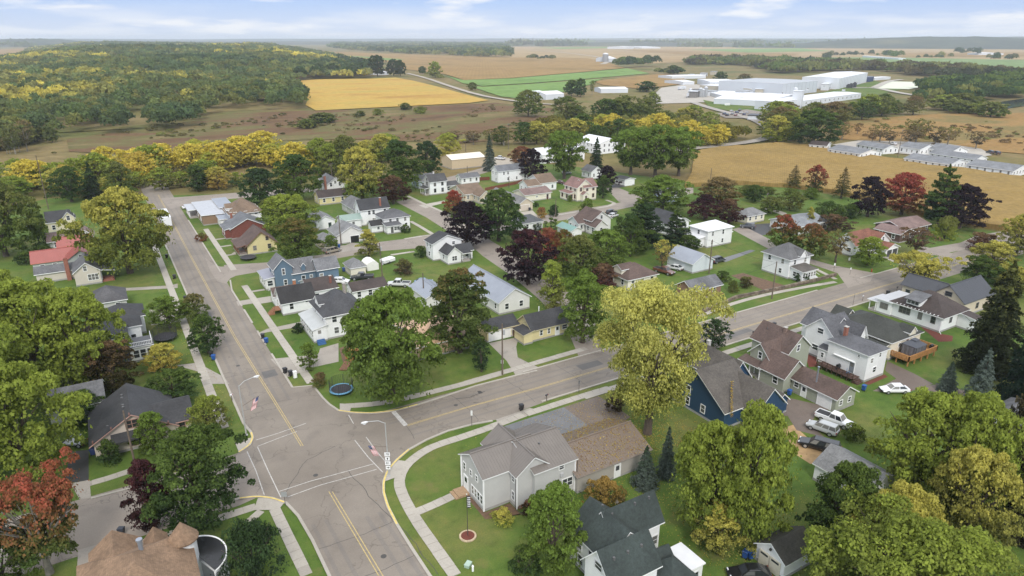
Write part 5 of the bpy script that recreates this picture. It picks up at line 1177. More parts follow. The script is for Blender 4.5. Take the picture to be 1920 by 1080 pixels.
house('charcoal_gable_house', 'white house with a charcoal roof between the maroon tree and the white roofed house',
      [W((148.0, 152.0), (157.0, 162.0), 3.6, 'gv', 2.6)], S_WHITE, R_CHAR)
house('blue_shutter_cottage', 'small pale cottage with a grey roof at the cornfield corner',
      [W((176.0, 184.0), (184.0, 192.0), 3.2, 'gu', 1.9)], S_LTBLUE, R_GREY)
# ---------- apartment rows beside the cornfield (they stand at another angle)
def row_block(name, label, N, R, L, ze, rise, roofm=None, wallm=None, **k):
    """long building from its near corner N to R, depth towards L"""
    N, R, L = Vector(N), Vector(R), Vector(L)
    a = math.atan2(R.y - N.y, R.x - N.x); ln = (R - N).length
    n = Vector((-math.sin(a), math.cos(a))); dp = abs((L - N).dot(n))
    return house(name, label, [W((0, 0), (ln, dp), ze, k.pop('k', 'gu'), rise, oh=.4, **k)], wallm or S_WHITE, roofm or shingle((.19, .195, .205)), cat='apartments' if 'apart' in name else 'building', base=(0, 0), fnd=None), N, a
def place(rb):
    t, N, a = rb; t.location = (N.x, N.y, 0); t.rotation_euler = (0, 0, a); return t
place(row_block('apartment_row', 'long white apartment row with a grey roof nearest the dark round tree', (348.7,207.3), (349.8,226.3), (366.2,208.7), 2.9, 1.6))
place(row_block('apartment_row', 'pair roofed white apartment row at the cornfield edge behind the green conifer', (355.6,168.5), (354.7,189.7), (372.5,168.4), 2.9, 1.7))
place(row_block('apartment_row', 'rear twin of the white apartment row nearest the dark round tree', (367.9,210.1), (371.9,228.3), (378.5,211.9), 2.9, 1.6))
place(row_block('apartment_row', 'rear twin of the apartment row behind the green conifer', (373.3,168.4), (374.5,191.2), (383.1,169.9), 2.9, 1.7))
place(row_block('apartment_row', 'short white apartment house with a grey roof farther from the corn', (383.7,198.2), (384.9,210.0), (397.6,199.1), 3.4, 2.0))
place(row_block('apartment_row', 'white gabled apartment house beside the pale gravel lot', (388.1,185.0), (389.6,197.7), (401.2,184.6), 3.4, 2.2))
place(row_block('apartment_row', 'grey roofed apartment row running out of the view beyond the corn', (363.4,145.0), (362.6,164.2), (381.1,150.7), 2.9, 1.7))
place(row_block('motel_house', 'small white house with a dark roof by the curved road', (350.5,238.2), (347.3,246.4), (361.2,238.0), 2.9, 1.6, roofm=R_DKBROWN))
# ---------- the factory and farm buildings far off
def big_block(name, label, N, R, L, h, rise=1.0, k='gu', wallm=None, roofm=None, cat='factory', k_win=[]):
    N, R, L = Vector(N), Vector(R), Vector(L)
    a = math.atan2(R.y - N.y, R.x - N.x); ln = (R - N).length; n = Vector((-math.sin(a), math.cos(a))); dp = abs((L - N).dot(n))
    sg = 1 if (L - N).dot(n) > 0 else -1
    t = house(name, label, [W((0, 0), (ln, sg * dp), h, k, rise, oh=.15, win=k_win)], wallm or mat('white_steel', (.60, .62, .65), .5, .05, .05), roofm or R_M_WHITE, cat=cat, base=(0, 0), fnd=None)
    for q in range(int(ln / 9) + 1 if h > 10 else 0):            # panel joints of the tall halls
        m = MB(); x = min(ln - .3, q * 9 + .3); m.box(x - .2, -.16 if sg > 0 else -dp - .16, 0, x + .2, 0 if sg > 0 else -dp, h - .1); m.build('panel_rib', mat('joint_grey', (.42, .44, .47), .6), t)
    t.location = (N.x, N.y, 0); t.rotation_euler = (0, 0, a); return t
G_STEEL = mat('grey_steel', (.52, .55, .59), .5, .04, .05)
big_block('factory_hall', 'largest white factory hall on the far side of the plant', (780.6,532.6), (942.5,601.5), (745.2,564.7), 13.0, 1.2, k_win=[('S', .5, 2, 3, 3.6), ('S', .62, 2, 3, 3.6), ('W', .4, 2, 3, 3.6)])
big_block('factory_hall', 'tall pale grey factory hall with a flat grey roof', (638.0,501.1), (719.8,518.2), (677.2,587.6), 12.5, .4, k_win=[('S', .02, 2, 2, 3.5)], roofm=metal_roof((.36, .37, .38)), wallm=G_STEEL)
big_block('factory_wing', 'low white factory wing with a long white roof in front of the halls', (546.8,409.9), (684.9,440.4), (595.7,449.4), 5.0, .6, k_win=[('S', (k + .5) / 14, 2.6, 2.2, 1.6) for k in range(14)])
big_block('factory_wing', 'low wing with white roof and tan wall beside the tall grey hall', (629.1,535.4), (667.5,536.8), (640.5,609.7), 6.0, .3, wallm=mat('tan_panel', (.42, .38, .30), .7))
big_block('factory_office', 'white gabled office in front of the factory behind the lawn', (515.8,457.2), (547.4,466.9), (524.6,480.6), 4.2, 2.0, k='gv', k_win=[('S', .3, 1.8, 1.4, 1.6), ('S', .7, 1.8, 1.4, 1.6), ('S', .5, 4.2, 1.2, 1.2), ('E', .3, 1.8, 1.4, 1.6)])
big_block('factory_wing', 'white annexe with a dark square door beside the gabled office', (520.7,425.5), (610.2,464.9), (561.0,494.5), 5.0, .3, k_win=[('S', .3, 2.4, 4, 4), ('S', .8, 1.6, 1.2, 2)])
big_block('factory_wing', 'white loading annexe with a stepped front', (498.6,395.9), (534.1,402.0), (513.3,418.3), 7.5, .2)
big_block('factory_shed', 'long white shed at the plant entrance', (550.2,500.9), (577.6,551.6), (609.1,532.7), 3.8, .8)
big_block('factory_shed', 'white roofed store shed near the tan fields', (685.8,650.2), (719.9,629.6), (732.4,694.9), 6.0, .4)
big_block('farm_shed', 'white roofed farm shed at the left edge of the plant', (679.4,691.3), (697.9,688.9), (716.5,727.8), 4.0, 1.2, cat='barn')
big_block('farm_shed', 'long low white shed behind the plant entrance', (765.0,801.9), (827.2,793.3), (799.1,834.0), 4.0, .8, cat='barn')
big_block('grain_store', 'dark blue stacked containers at the end of the largest hall', (946.4,604.1), (970.9,609.1), (995.0,636.2), 7.0, .1, wallm=mat('navy_steel', (.03, .05, .12), .5), roofm=metal_roof((.05, .06, .1)))
big_block('parked_trailers', 'row of white trailers beside the pale pad', (997.7,624.0), (1044.2,628.5), (1024.0,640.7), 3.6, .1, cat='trailers')
big_block('white_barn', 'plain white farm shed beside the farm road', (395.8,614.1), (412.0,617.6), (396.4,632.4), 5.0, 1.6, cat='barn')
big_block('white_barn', 'white barn with blue trim beside the poplars', (394.0,589.9), (417.0,591.1), (405.8,613.3), 5.2, 2.4, cat='barn')
big_block('pole_barn', 'long open white machine shed in the green field', (497.2,632.9), (526.8,621.3), (513.9,654.9), 4.6, 1.2, cat='barn')
big_block('far_barn', 'grey barn beside the silo', (1174.8,1467.6), (1208.9,1480.5), (1218.8,1526.4), 9.0, 5.0, cat='barn', wallm=G_STEEL)
big_block('far_barn', 'white barns of a farm on the far plain', (4185.3,6665.7), (4474.3,6789.0), (4610.2,7362.6), 8.0, 2.0, cat='barn')
big_block('far_barn', 'very long white barn on the skyline plain', (2897.5,3313.0), (3046.0,3312.9), (3112.9,3559.8), 9.0, 3.0, cat='barn')
big_block('far_barn', 'short white barn left of the very long one on the plain', (2729.9,3244.4), (2807.8,3280.8), (2923.8,3478.6), 12.0, 3.0, cat='barn')
big_block('white_greenhouse', 'long pale strip shed on the green hillside', (2015.3,1198.8), (2179.0,1418.9), (2052.5,1217.4), 5.0, .5, cat='barn')
big_block('far_house', 'pale farm buildings among trees on the tan field', (2844.5,1433.5), (2815.1,1384.5), (3006.8,1516.0), 7.0, 3.0, cat='barn')
big_block('woodside_house', 'pale house among the dark conifers at the gold field corner', (436.1,1143.2), (446.2,1151.1), (458.1,1202.9), 5.0, 2.0, cat='house')
U, V = (1166.9,1472.4)
t = thing('silo', 'tall grey concrete silo with a pale dome beside the grey barn', 'silo', (U, V, 0))
m = MB(); m.tube([(0, 0, 0), (0, 0, 20)], 7.5, 20); m.build('silo_wall', mat('silo_concrete', (.26, .26, .27), .8, .1, .05), t)
m = MB(); m.tube([(0, 0, 20), (0, 0, 22), (0, 0, 23.4)], [7.6, 5.5, .5], 20); m.build('silo_dome', mat('silo_cap', (.6, .6, .62), .5, .05), t)


def plant_detail(name, label, cat, p, boxes, m, rz=0.5):
    t = thing(name, label, cat, (p[0], p[1], 0), rz); 
    for (n, x0, y0, z0, x1, y1, z1, mm) in boxes: b = MB(); b.box(x0, y0, z0, x1, y1, z1); b.build(n, mm or m, t)
WS = mat('white_steel', (.60, .62, .65), .5, .05, .05); DS = mat('dark_steel', (.05, .05, .055), .5); TS = mat('tan_panel', (.42, .38, .30), .7)
plant_detail('intake_tower', 'white square tower at the end of the long low factory wing', 'tower', (536.9,404.1), [('tower_wall', -4, -4, 0, 4, 4, 14.5, None), ('tower_roof', -4.3, -4.3, 14.5, 4.3, 4.3, 15, None), ('door', -1, -4.1, 0, 1, -4, 2.4, DS)], WS)
for k, (p, lab) in enumerate((((672.2,494.8), 'roof unit near the start of the long white wing roof'), ((721.6,510.7), 'roof unit midway on the long white wing roof'), ((694.3,467.2), 'roof unit at the far end of the long white wing roof'))):
    plant_detail('roof_unit', lab, 'vent', p, [('unit_body', -1.5, -1.5, 5.2, 1.5, 1.5, 6.8, None), ('fan_cover', -1, -1, 6.8, 1, 1, 7.1, DS)], WS)
plant_detail('tank_yard', 'grey brown process sheds with a white sign board at the plant entrance', 'shed', (550.9,539.6), [('shed_wall', -16, -4, 0, -4, 4, 6.5, mat('yard_grey', (.20, .19, .18), .8, .2)), ('shed_wall', -2, -4, 0, 8, 4, 7.5, mat('yard_brown', (.14, .125, .10), .8, .2)), ('shed_wall', 10, -4, 0, 18, 4, 5, TS), ('shed_roof', -17, -5, 6.5, -3, 5, 6.9, WS), ('shed_roof', -3, -5, 7.5, 9, 5, 7.9, mat('yard_grey', (.20, .19, .18), .8, .2))], WS)
plant_detail('sign_board', 'white sign board on legs before the grey brown process sheds', 'sign', (531.8,532.4), [('board', -4, -.2, 2, 4, .2, 5.5, None), ('leg', -3.6, -.15, 0, -3.3, .15, 2, DS), ('leg', 3.3, -.15, 0, 3.6, .15, 2, DS)], WS)
plant_detail('semi_trailer', 'white trailer parked at the plant entrance', 'trailer', (614.0,625.6), [('cargo_box', -7, -1.3, 1.1, 7, 1.3, 4, None), ('wheel', -6, -1.2, 0, -4, 1.2, 1.0, DS), ('landing_leg', 4, -1, 0, 4.3, 1, 1.1, DS)], WS, .2)
plant_detail('semi_trailer', 'second white trailer beside the process sheds', 'trailer', (591.9,588.6), [('cargo_box', -7, -1.3, 1.1, 7, 1.3, 4, None), ('wheel', -6, -1.2, 0, -4, 1.2, 1.0, DS), ('landing_leg', 4, -1, 0, 4.3, 1, 1.1, DS)], WS, .9)
for k, p in enumerate(((810.8,540.1), (813.7,538.4), (823.4,540.1))):
    plant_detail('steel_bin', ORDW[k] + ' dark bin beside the largest factory hall', 'tank', p, [('bin_body', -2.2, -2.2, 0, 2.2, 2.2, 4 + k, None), ('bin_top', -1.2, -1.2, 4 + k, 1.2, 1.2, 5 + k, None)], DS)

for k, p in enumerate(((693.2,653.8), (696.0,647.0), (700.5,641.8), (705.0,636.6), (712.3,632.3))):
    plant_detail('semi_trailer', 'white trailer, ' + ('first', 'second', 'third', 'fourth', 'last')[k] + ' from the left in the row behind the low factory roofs', 'trailer', p, [('cargo_box', -6.5, -1.4, 1.1, 6.5, 1.4, 5.0, None), ('wheel', -6, -1.2, 0, -4, 1.2, 1.0, DS), ('landing_leg', 4, -1, 0, 4.3, 1, 1.1, DS)], WS, .2)
GS = mat('plant_grey', (.30, .31, .32), .7, .2, .1)  # plain grey of the plant roofs and tanks
for lab, p, w, d, h, rf, m_ in (('grey roofed workshop between the office and the plant entrance', (576.0,543.6), 16, 12, 5, GS, WS), ('grey gabled annexe behind the white office', (600.9,519.9), 26, 12, 5.5, GS, WS), ('pale house with a grey roof at the edge of the tan field by the plant', (868.4,838.0), 14, 9, 5, GS, WS), ('second pale house at the edge of the tan field by the plant', (923.6,868.7), 14, 9, 5, GS, TS), ('small grey shed before the pale farm houses', (838.8,835.8), 10, 7, 4, GS, TS), ('white pump house between the long wing and the tall grey hall', (656.0,522.9), 9, 7, 6, WS, DS), ('white cold store before the largest factory hall', (765.7,538.9), 30, 8, 7, WS, WS), ('tan lean to at the tall grey hall', (642.3,531.2), 30, 8, 6, WS, TS), ('small white house with a dark roof at the factory car park', (432.1,361.6), 12, 7, 3.4, DS, WS)):
    plant_detail('plant_building', lab, 'building', p, [('wall', -w / 2, -d / 2, 0, w / 2, d / 2, h, None), ('roof', -w / 2 - .4, -d / 2 - .4, h, w / 2 + .4, d / 2 + .4, h + .5, rf), ('door', -1.6, -d / 2 - .06, 0, 1.6, -d / 2, 2.8, DS), ('window', 3, -d / 2 - .05, 1.4, 5, -d / 2, 2.6, DS)], m_)
for k, (p, h) in enumerate((((600.2,455.6), 12), ((550.4,533.1), 9), ((552.4,531.9), 8), ((557.1,532.5), 10))):
    t = thing('storage_tank', ('slim white tank beside the square tower', 'leftmost grey tank at the process sheds', 'middle grey tank at the process sheds', 'tallest grey tank at the process sheds')[k], 'tank', (p[0], p[1], 0)); b = MB(); b.tube([(0, 0, 0), (0, 0, h)], 2.0, 14); b.build('tank_wall', (WS, GS, GS, GS)[k], t); b = MB(); b.tube([(0, 0, h), (0, 0, h + .9)], [2.0, .3], 14); b.build('tank_top', WS, t)
# ------------------------------------------------------------------ trees
def leaf_material(name, from_object):
    m = bpy.data.materials.new(name); m.use_nodes = True; nt = m.node_tree; nt.nodes.clear()
    out = nd(nt, 'ShaderNodeOutputMaterial')
    tint = nd(nt, 'ShaderNodeAttribute'); tint.attribute_name = 'tint'
    sp = nd(nt, 'ShaderNodeSeparateColor'); nt.links.new(tint.outputs['Color'], sp.inputs[0])     # R: height, G: clump, B: leaf
    if from_object:
        c1 = nd(nt, 'ShaderNodeObjectInfo').outputs['Color']
        a2 = nd(nt, 'ShaderNodeAttribute'); a2.attribute_type = 'OBJECT'; a2.attribute_name = 'tip_colour'; c2 = a2.outputs['Color']
        ms = nd(nt, 'ShaderNodeAttribute'); ms.attribute_type = 'OBJECT'; ms.attribute_name = 'tip_share'; share = ms.outputs['Fac']
    else:
        cc = nd(nt, 'ShaderNodeAttribute'); cc.attribute_name = 'leaf_colour'; c1 = cc.outputs['Color']; c2 = None
    if c2 is not None:
        # share of the second colour grows with height in the crown and differs from clump to clump
        a = nd(nt, 'ShaderNodeMath', operation='MULTIPLY_ADD'); nt.links.new(sp.outputs[1], a.inputs[0]); a.inputs[1].default_value = 0.55; nt.links.new(sp.outputs[0], a.inputs[2])
        a0 = a; a = nd(nt, 'ShaderNodeMath', operation='MULTIPLY_ADD'); nt.links.new(sp.outputs[2], a.inputs[0]); a.inputs[1].default_value = 0.35; nt.links.new(a0.outputs[0], a.inputs[2])
        b = nd(nt, 'ShaderNodeMath', operation='ADD'); nt.links.new(a.outputs[0], b.inputs[0]); nt.links.new(share, b.inputs[1])
        r = nd(nt, 'ShaderNodeMapRange'); r.inputs['From Min'].default_value = 1.05; r.inputs['From Max'].default_value = 1.80
        nt.links.new(b.outputs[0], r.inputs['Value'])
        col = mixc(nt, r.outputs[0], c1, c2)
    else: col = c1
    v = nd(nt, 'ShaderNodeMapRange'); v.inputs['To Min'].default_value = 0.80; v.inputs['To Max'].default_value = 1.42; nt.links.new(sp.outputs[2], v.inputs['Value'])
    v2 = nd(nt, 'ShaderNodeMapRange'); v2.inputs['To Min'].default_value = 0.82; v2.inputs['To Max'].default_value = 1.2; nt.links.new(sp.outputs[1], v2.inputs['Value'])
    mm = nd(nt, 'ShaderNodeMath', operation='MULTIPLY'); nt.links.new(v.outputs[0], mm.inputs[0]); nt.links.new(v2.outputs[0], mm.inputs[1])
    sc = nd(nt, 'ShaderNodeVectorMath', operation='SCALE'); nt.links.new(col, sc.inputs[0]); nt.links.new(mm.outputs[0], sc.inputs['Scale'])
    d = nd(nt, 'ShaderNodeBsdfDiffuse'); tr = nd(nt, 'ShaderNodeBsdfTranslucent'); mx = nd(nt, 'ShaderNodeMixShader'); mx.inputs[0].default_value = 0.48
    nt.links.new(sc.outputs[0], d.inputs['Color']); nt.links.new(sc.outputs[0], tr.inputs['Color'])
    nt.links.new(d.outputs[0], mx.inputs[1]); nt.links.new(tr.outputs[0], mx.inputs[2]); nt.links.new(mx.outputs[0], out.inputs['Surface'])
    return m
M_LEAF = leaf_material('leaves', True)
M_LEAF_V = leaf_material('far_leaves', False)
M_BARK = mat('bark', (0.085, 0.065, 0.05), 0.95, 0.3, 3.0)
M_BARKPALE = mat('pale_bark', (0.22, 0.20, 0.17), 0.9, 0.25, 3.0)

def leaf_quads(P, N, size, rs, flat=0.45):
    """small folded leaf clumps at points P, facing roughly N; returns verts (n*4,3)"""
    n = len(P)
    N = N + rs.normal(0, flat, (n, 3)); N /= np.linalg.norm(N, axis=1)[:, None] + 1e-9
    A = np.cross(N, rs.normal(0, 1, (n, 3))); A /= np.linalg.norm(A, axis=1)[:, None] + 1e-9
    B = np.cross(N, A)
    s = size * rs.uniform(0.6, 1.35, n)[:, None]
    droop = N * s * 0.28
    v = np.stack([P - A * s * .62, P - B * s * .42 - droop, P + A * s * .62, P + B * s * .42 - droop], 1)
    return v.reshape(-1, 3)

def crown_points(kind, R, Ht, n, rs):
    """leaf positions, outward normals, clump tint for a crown of radius R, tree height Ht"""
    P, N, C = [], [], []
    def lobe(c, r, m, up=0.25, squash=0.8):
        d = rs.normal(0, 1, (m, 3)); d /= np.linalg.norm(d, axis=1)[:, None]
        d[:, 2] = np.where(d[:, 2] < -.35, -d[:, 2] * .6, d[:, 2]); d /= np.linalg.norm(d, axis=1)[:, None]
        rad = r * (rs.uniform(0.35, 1.0, m) ** 0.45)
        P.append(c + d * rad[:, None] * np.array([1, 1, squash])); q = d + np.array([0, 0, up]); N.append(q)
        C.append(np.full(m, rs.uniform(0, 1)))
    if kind in ('broad', 'oval', 'pyr', 'shrub', 'vase', 'arb', 'open'):
        z0 = {'broad': .09, 'oval': .07, 'pyr': .07, 'shrub': .0, 'vase': .16, 'arb': .0, 'open': .24}[kind]
        K = {'broad': 250, 'oval': 190, 'pyr': 160, 'shrub': 90, 'vase': 210, 'arb': 60, 'open': 95}[kind]
        lr = {'broad': .125, 'oval': .17, 'pyr': .18, 'shrub': .19, 'vase': .13, 'arb': .36, 'open': .115}[kind]
        K = int(K * (n / {'broad': 24000, 'oval': 15000, 'pyr': 7000, 'shrub': 5000, 'vase': 17000, 'arb': 2000, 'open': 9000}[kind]) ** .45)
        ph = rs.uniform(0, 6.28, 5)
        def prof_at(t, a):
            q = {'broad': lambda: math.sin(math.pi * min(1, (t * .74 + .235))) ** .65, 'oval': lambda: math.sin(math.pi * (t * .80 + .19)) ** .7, 'pyr': lambda: (1 - t) ** .75 * .95 + .06,
                 'shrub': lambda: math.sqrt(max(0, 1 - t * t)), 'vase': lambda: min(1, .42 + t * .95) * (1 if t < .7 else (1 - ((t - .7) / .3) ** 2 * .75)), 'arb': lambda: (1 - t * t) ** .6,
                 'open': lambda: min(1, .4 + t * .9) * (1 if t < .7 else (1 - ((t - .7) / .3) ** 2 * .7))}[kind]()
            return q * (1 + .13 * math.sin(2 * a + ph[0] + t * 3) + .09 * math.sin(3 * a + ph[1] - 5 * t) + .07 * math.sin(6 * a + ph[2] + 7 * t) + .05 * math.sin(11 * a + ph[3] - 13 * t))
        # boughs carry the clumps: the outline is a union of boughs of unequal reach, with gaps between them
        nb = {'broad': 46, 'oval': 28, 'pyr': 24, 'shrub': 16, 'vase': 30, 'arb': 9, 'open': 26}[kind]
        br = {'broad': .30, 'oval': .42, 'pyr': .42, 'shrub': .42, 'vase': .34, 'arb': .75, 'open': .27}[kind]
        sub = max(5, int(K / nb))
        for i in range(nb):
            t = (i + rs.uniform(.1, .9)) / nb if nb > 10 else rs.uniform(0, 1)
            t = t ** 1.08
            a = i * 2.399 + rs.uniform(-.5, .5)
            prof = prof_at(t, a)
            Rb = br * R * rs.uniform(.68, 1.22) * (.62 + .45 * prof)
            rr = max(0, R * prof - Rb * .50) * (rs.uniform(.72, 1.10) if i % 4 else rs.uniform(.1, .6))
            c0 = np.array([math.cos(a) * rr, math.sin(a) * rr, Ht * (z0 + .05 + (1 - z0 - .05) * t) - (Rb * .3 if t > .8 else 0)])
            c0[2] = min(c0[2], Ht - Rb * .75)
            tone = rs.uniform(0, 1)
            for q in range(sub):
                d = rs.normal(0, 1, 3); d /= np.linalg.norm(d); d[2] = abs(d[2]) * 1.0 - .42
                cc = c0 + d * Rb * np.array([1, 1, .85]) * rs.uniform(.45, 1.02)
                r = lr * R * rs.uniform(.55, 1.35)
                cn = len(C); lobe(cc, r, max(5, int(n * .94 / (nb * sub) * (r / (lr * R)) ** 1.3 / 1.05)), squash=.75); C[cn] = np.clip(C[cn] * .6 + tone * .4, 0, 1)
        m = int(n * .09)
        for j in range(m):
            t = rs.uniform(0.02, .95); a = rs.uniform(0, 2 * math.pi); k = prof_at(t, a) * R * rs.uniform(.5, .95)
            P.append(np.array([[math.cos(a) * k, math.sin(a) * k, Ht * (z0 + (1 - z0) * t * .96)]])); N.append(np.array([[math.cos(a), math.sin(a), .5]])); C.append(rs.uniform(.2, .8, 1))
    elif kind in ('spruce', 'larch', 'pine'):
        tiers = {'spruce': 17, 'larch': 10, 'pine': 9}[kind]
        z0 = {'spruce': .06, 'larch': .18, 'pine': .15}[kind]
        for k in range(tiers):
            t = k / tiers
            L = R * (1 - t) ** {'spruce': .85, 'larch': .7, 'pine': .55}[kind] * (1 if kind == 'spruce' else rs.uniform(.75, 1.1)) + .05 * R
            nb = {'spruce': 11, 'larch': 7, 'pine': 7}[kind] if t < .7 else 6
            for b in range(nb):
                a = 2 * math.pi * (b / nb) + rs.uniform(-.3, .3) + k
                Lb = L * rs.uniform(.72, 1.12); z = Ht * (z0 + (1 - z0) * t) + rs.uniform(-.02, .02) * Ht
                m = max(5, int(n / (tiers * nb) * (1.7 * (1 - t) + .25)))
                s = rs.uniform(.12, 1, m) ** .7
                wid_ = Lb * .20 * (1.15 - s * .75)
                side = rs.normal(0, 1, m) * wid_
                sag = -s * s * Lb * (.22 if kind != 'pine' else -.12)
                x = s * Lb
                px = np.stack([math.cos(a) * x - math.sin(a) * side, math.sin(a) * x + math.cos(a) * side, z + sag - np.abs(side) * .25 + rs.normal(0, .03, m) * R], 1)
                P.append(px); N.append(np.tile(np.array([math.cos(a) * .5, math.sin(a) * .5, .9]), (m, 1))); C.append(np.full(m, rs.uniform(0, 1)))
        m = int(n * .03) + 8
        zz = rs.uniform(.86, 1.0, m); P.append(np.stack([rs.normal(0, 1, m) * R * .22 * (1.03 - zz), rs.normal(0, 1, m) * R * .22 * (1.03 - zz), zz * Ht], 1)); N.append(rs.normal(0, 1, (m, 3))); C.append(np.full(m, .5))
    return np.concatenate(P), np.concatenate(N), np.concatenate(C)

def mesh_from_quads(name, V, m, tint, colour=None):
    n = len(V) // 4
    me = bpy.data.meshes.new(name)
    me.vertices.add(len(V)); me.vertices.foreach_set('co', V.astype(np.float32).ravel())
    me.loops.add(len(V)); me.loops.foreach_set('vertex_index', np.arange(len(V), dtype=np.int32))
    me.polygons.add(n); me.polygons.foreach_set('loop_start', np.arange(0, 4 * n, 4, dtype=np.int32)); me.polygons.foreach_set('loop_total', np.full(n, 4, dtype=np.int32))
    me.materials.append(m)
    at = me.attributes.new('tint', 'FLOAT_COLOR', 'FACE')
    at.data.foreach_set('color', np.concatenate([tint, np.ones((n, 1))], 1).astype(np.float32).ravel())
    if colour is not None:
        ac = me.attributes.new('leaf_colour', 'FLOAT_COLOR', 'FACE')
        ac.data.foreach_set('color', np.concatenate([colour, np.ones((n, 1))], 1).astype(np.float32).ravel())
    me.update(calc_edges=True); return me

def trunk_mesh(kind, R, Ht, rs, m):
    mb = MB(); r0 = max(.08, .028 * Ht + .012 * R)
    if kind in ('spruce', 'larch', 'pine', 'arb'):
        mb.tube([(0, 0, -.1), (0, 0, Ht * .5), (0, 0, Ht * .96)], [r0, r0 * .6, .03], 7)
    else:
        zf = Ht * {'shrub': .05, 'vase': .22, 'open': .25}.get(kind, .24)
        mb.tube([(0, 0, -.1), (rs.normal(0, .05), rs.normal(0, .05), zf * .5), (0, 0, zf)], [r0 * 1.35, r0, r0 * .9], 8)
        nb = {'shrub': 6, 'vase': 8, 'open': 11}.get(kind, 7)
        for b in range(nb):
            a = 2 * math.pi * b / nb + rs.uniform(-.3, .3); q = rs.uniform(.45, .8) if kind not in ('oval', 'pyr') else rs.uniform(.25, .5)
            e = np.array([math.cos(a) * R * q, math.sin(a) * R * q, Ht * rs.uniform(.62, .88)]); mid = np.array([e[0] * .38, e[1] * .38, zf + (e[2] - zf) * .5])
            mb.tube([(0, 0, zf * .9), tuple(mid), tuple(e)], [r0 * .5, r0 * .3, .03], 5, cap=False)
            for c in range(2 if kind != 'open' else 4):
                a2 = a + rs.uniform(-.8, .8); f = mid + np.array([math.cos(a2), math.sin(a2), .8]) * R * rs.uniform(.25, .42)
                mb.tube([tuple(mid), tuple(f)], [r0 * .22, .02], 4, cap=False)
        mb.tube([(0, 0, zf), (0, 0, Ht * .85)], [r0 * .7, .04], 6, cap=False)
    return mb.mesh('trunk', m)

PROTO = {}
SPEC = {  # kind, nominal radius, height, leaf clumps, leaf size, variants
    'broad_xl': ('broad', 14.0, 17.0, 42000, .40, 1), 'broad_l': ('broad', 8.0, 14.0, 24000, .36, 4), 'broad_m': ('broad', 4.2, 8.5, 13000, .25, 4), 'broad_s': ('broad', 2.0, 4.5, 3000, .2, 2),
    'oval_l': ('oval', 4.8, 13.0, 15000, .31, 2), 'oval_m': ('oval', 2.4, 7.0, 4500, .23, 2), 'pyr_m': ('pyr', 3.4, 10.0, 7000, .27, 2),
    'shrub_m': ('shrub', 2.2, 2.8, 3800, .18, 2), 'shrub_l': ('shrub', 4.2, 5.0, 10000, .2, 1), 'vase_l': ('vase', 7.0, 13.0, 17000, .36, 3), 'vase_xl': ('vase', 10.0, 18.0, 50000, .27, 1), 'open_m': ('open', 5.0, 10.0, 3200, .3, 2), 'open_l': ('open', 8.5, 13.0, 22000, .32, 1),
    'arb': ('arb', .9, 5.0, 2000, .17, 1), 'spruce_l': ('spruce', 4.8, 15.0, 16000, .30, 2), 'spruce_m': ('spruce', 2.6, 9.0, 6000, .23, 2), 'larch': ('larch', 3.2, 11.0, 2600, .30, 2), 'pine': ('pine', 6.5, 16.0, 13000, .36, 1),
    'belt': ('broad', 6.0, 11.0, 3600, .55, 5), 'far_b': ('broad', 5.5, 11.0, 800, 1.05, 5), 'far_s': ('spruce', 3.4, 13.0, 420, 1.0, 2), 'far_v': ('open', 5.0, 9.0, 900, .5, 2)}
def proto(key, var):
    k = (key, var)
    if k in PROTO: return PROTO[k]
    kind, R, Ht, n, ls, nv = SPEC[key]
    rs = np.random.RandomState(sum(map(ord, key)) * 7 + var * 31)
    P, N, C = crown_points(kind, R, Ht, n, rs)
    V = leaf_quads(P, N, ls, rs, .35 if kind in ('spruce', 'arb') else .55)
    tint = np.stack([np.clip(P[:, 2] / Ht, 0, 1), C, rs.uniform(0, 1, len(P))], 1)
    me = mesh_from_quads('crown', V, M_LEAF, tint)
    if key in ('belt', 'far_b', 'far_s', 'far_v'):
        mb = MB(); r0 = .03 * Ht
        mb.tube([(0, 0, -.1), (0, 0, Ht * .35), (0, 0, Ht * .7)], [r0, r0 * .7, r0 * .3], 6, cap=False)
        for b in range(5):
            a = b * 1.26; mb.tube([(0, 0, Ht * .25), (math.cos(a) * R * .5, math.sin(a) * R * .5, Ht * .6)], [r0 * .5, r0 * .2], 4, cap=False)
        TV = np.array([mb.v[i] for f in mb.f for i in f]); k = len(TV) // 4
        bpy.data.meshes.remove(me)
        me = mesh_from_quads('tree', np.concatenate([V, TV]), M_LEAF, np.concatenate([tint, np.full((k, 3), .5)]))
        me.materials.append(M_BARKPALE if key == 'far_v' else M_BARK)
        mi = np.zeros(len(me.polygons), dtype=np.int32); mi[-k:] = 1; me.polygons.foreach_set('material_index', mi)
    tm = trunk_mesh(kind, R, Ht, rs, M_BARKPALE if key in ('open_l',) else M_BARK)
    PROTO[k] = (me, tm, R, Ht); return PROTO[k]
GR = (.112, .158, .036); DG = (.054, .092, .032); YG = (.255, .305, .055); YE = (.44, .40, .09); OL = (.175, .185, .055); PU = (.032, .021, .026); RE = (.33, .085, .060)
BR = (.19, .12, .065); OR = (.36, .24, .07); BS = (.118, .148, .122); LG = (.170, .245, .048); MR = (.090, .036, .038); SG = (.044, .070, .035); RB = (.26, .115, .062); BO = (.25, .185, .085)
ORD = 'first second third fourth fifth sixth seventh eighth ninth tenth eleventh twelfth thirteenth fourteenth fifteenth sixteenth seventeenth eighteenth nineteenth twentieth'.split()
ORD += ['twenty-' + o for o in ORD[:9]] + ['thirtieth'] + ['thirty-' + o for o in ORD[:9]] + ['fortieth'] + ['forty-' + o for o in ORD[:9]]
BEARING = lambda p: math.atan2(p[0] - .6 * p[1], p[1] + .6 * p[0])
tree_count = [0]
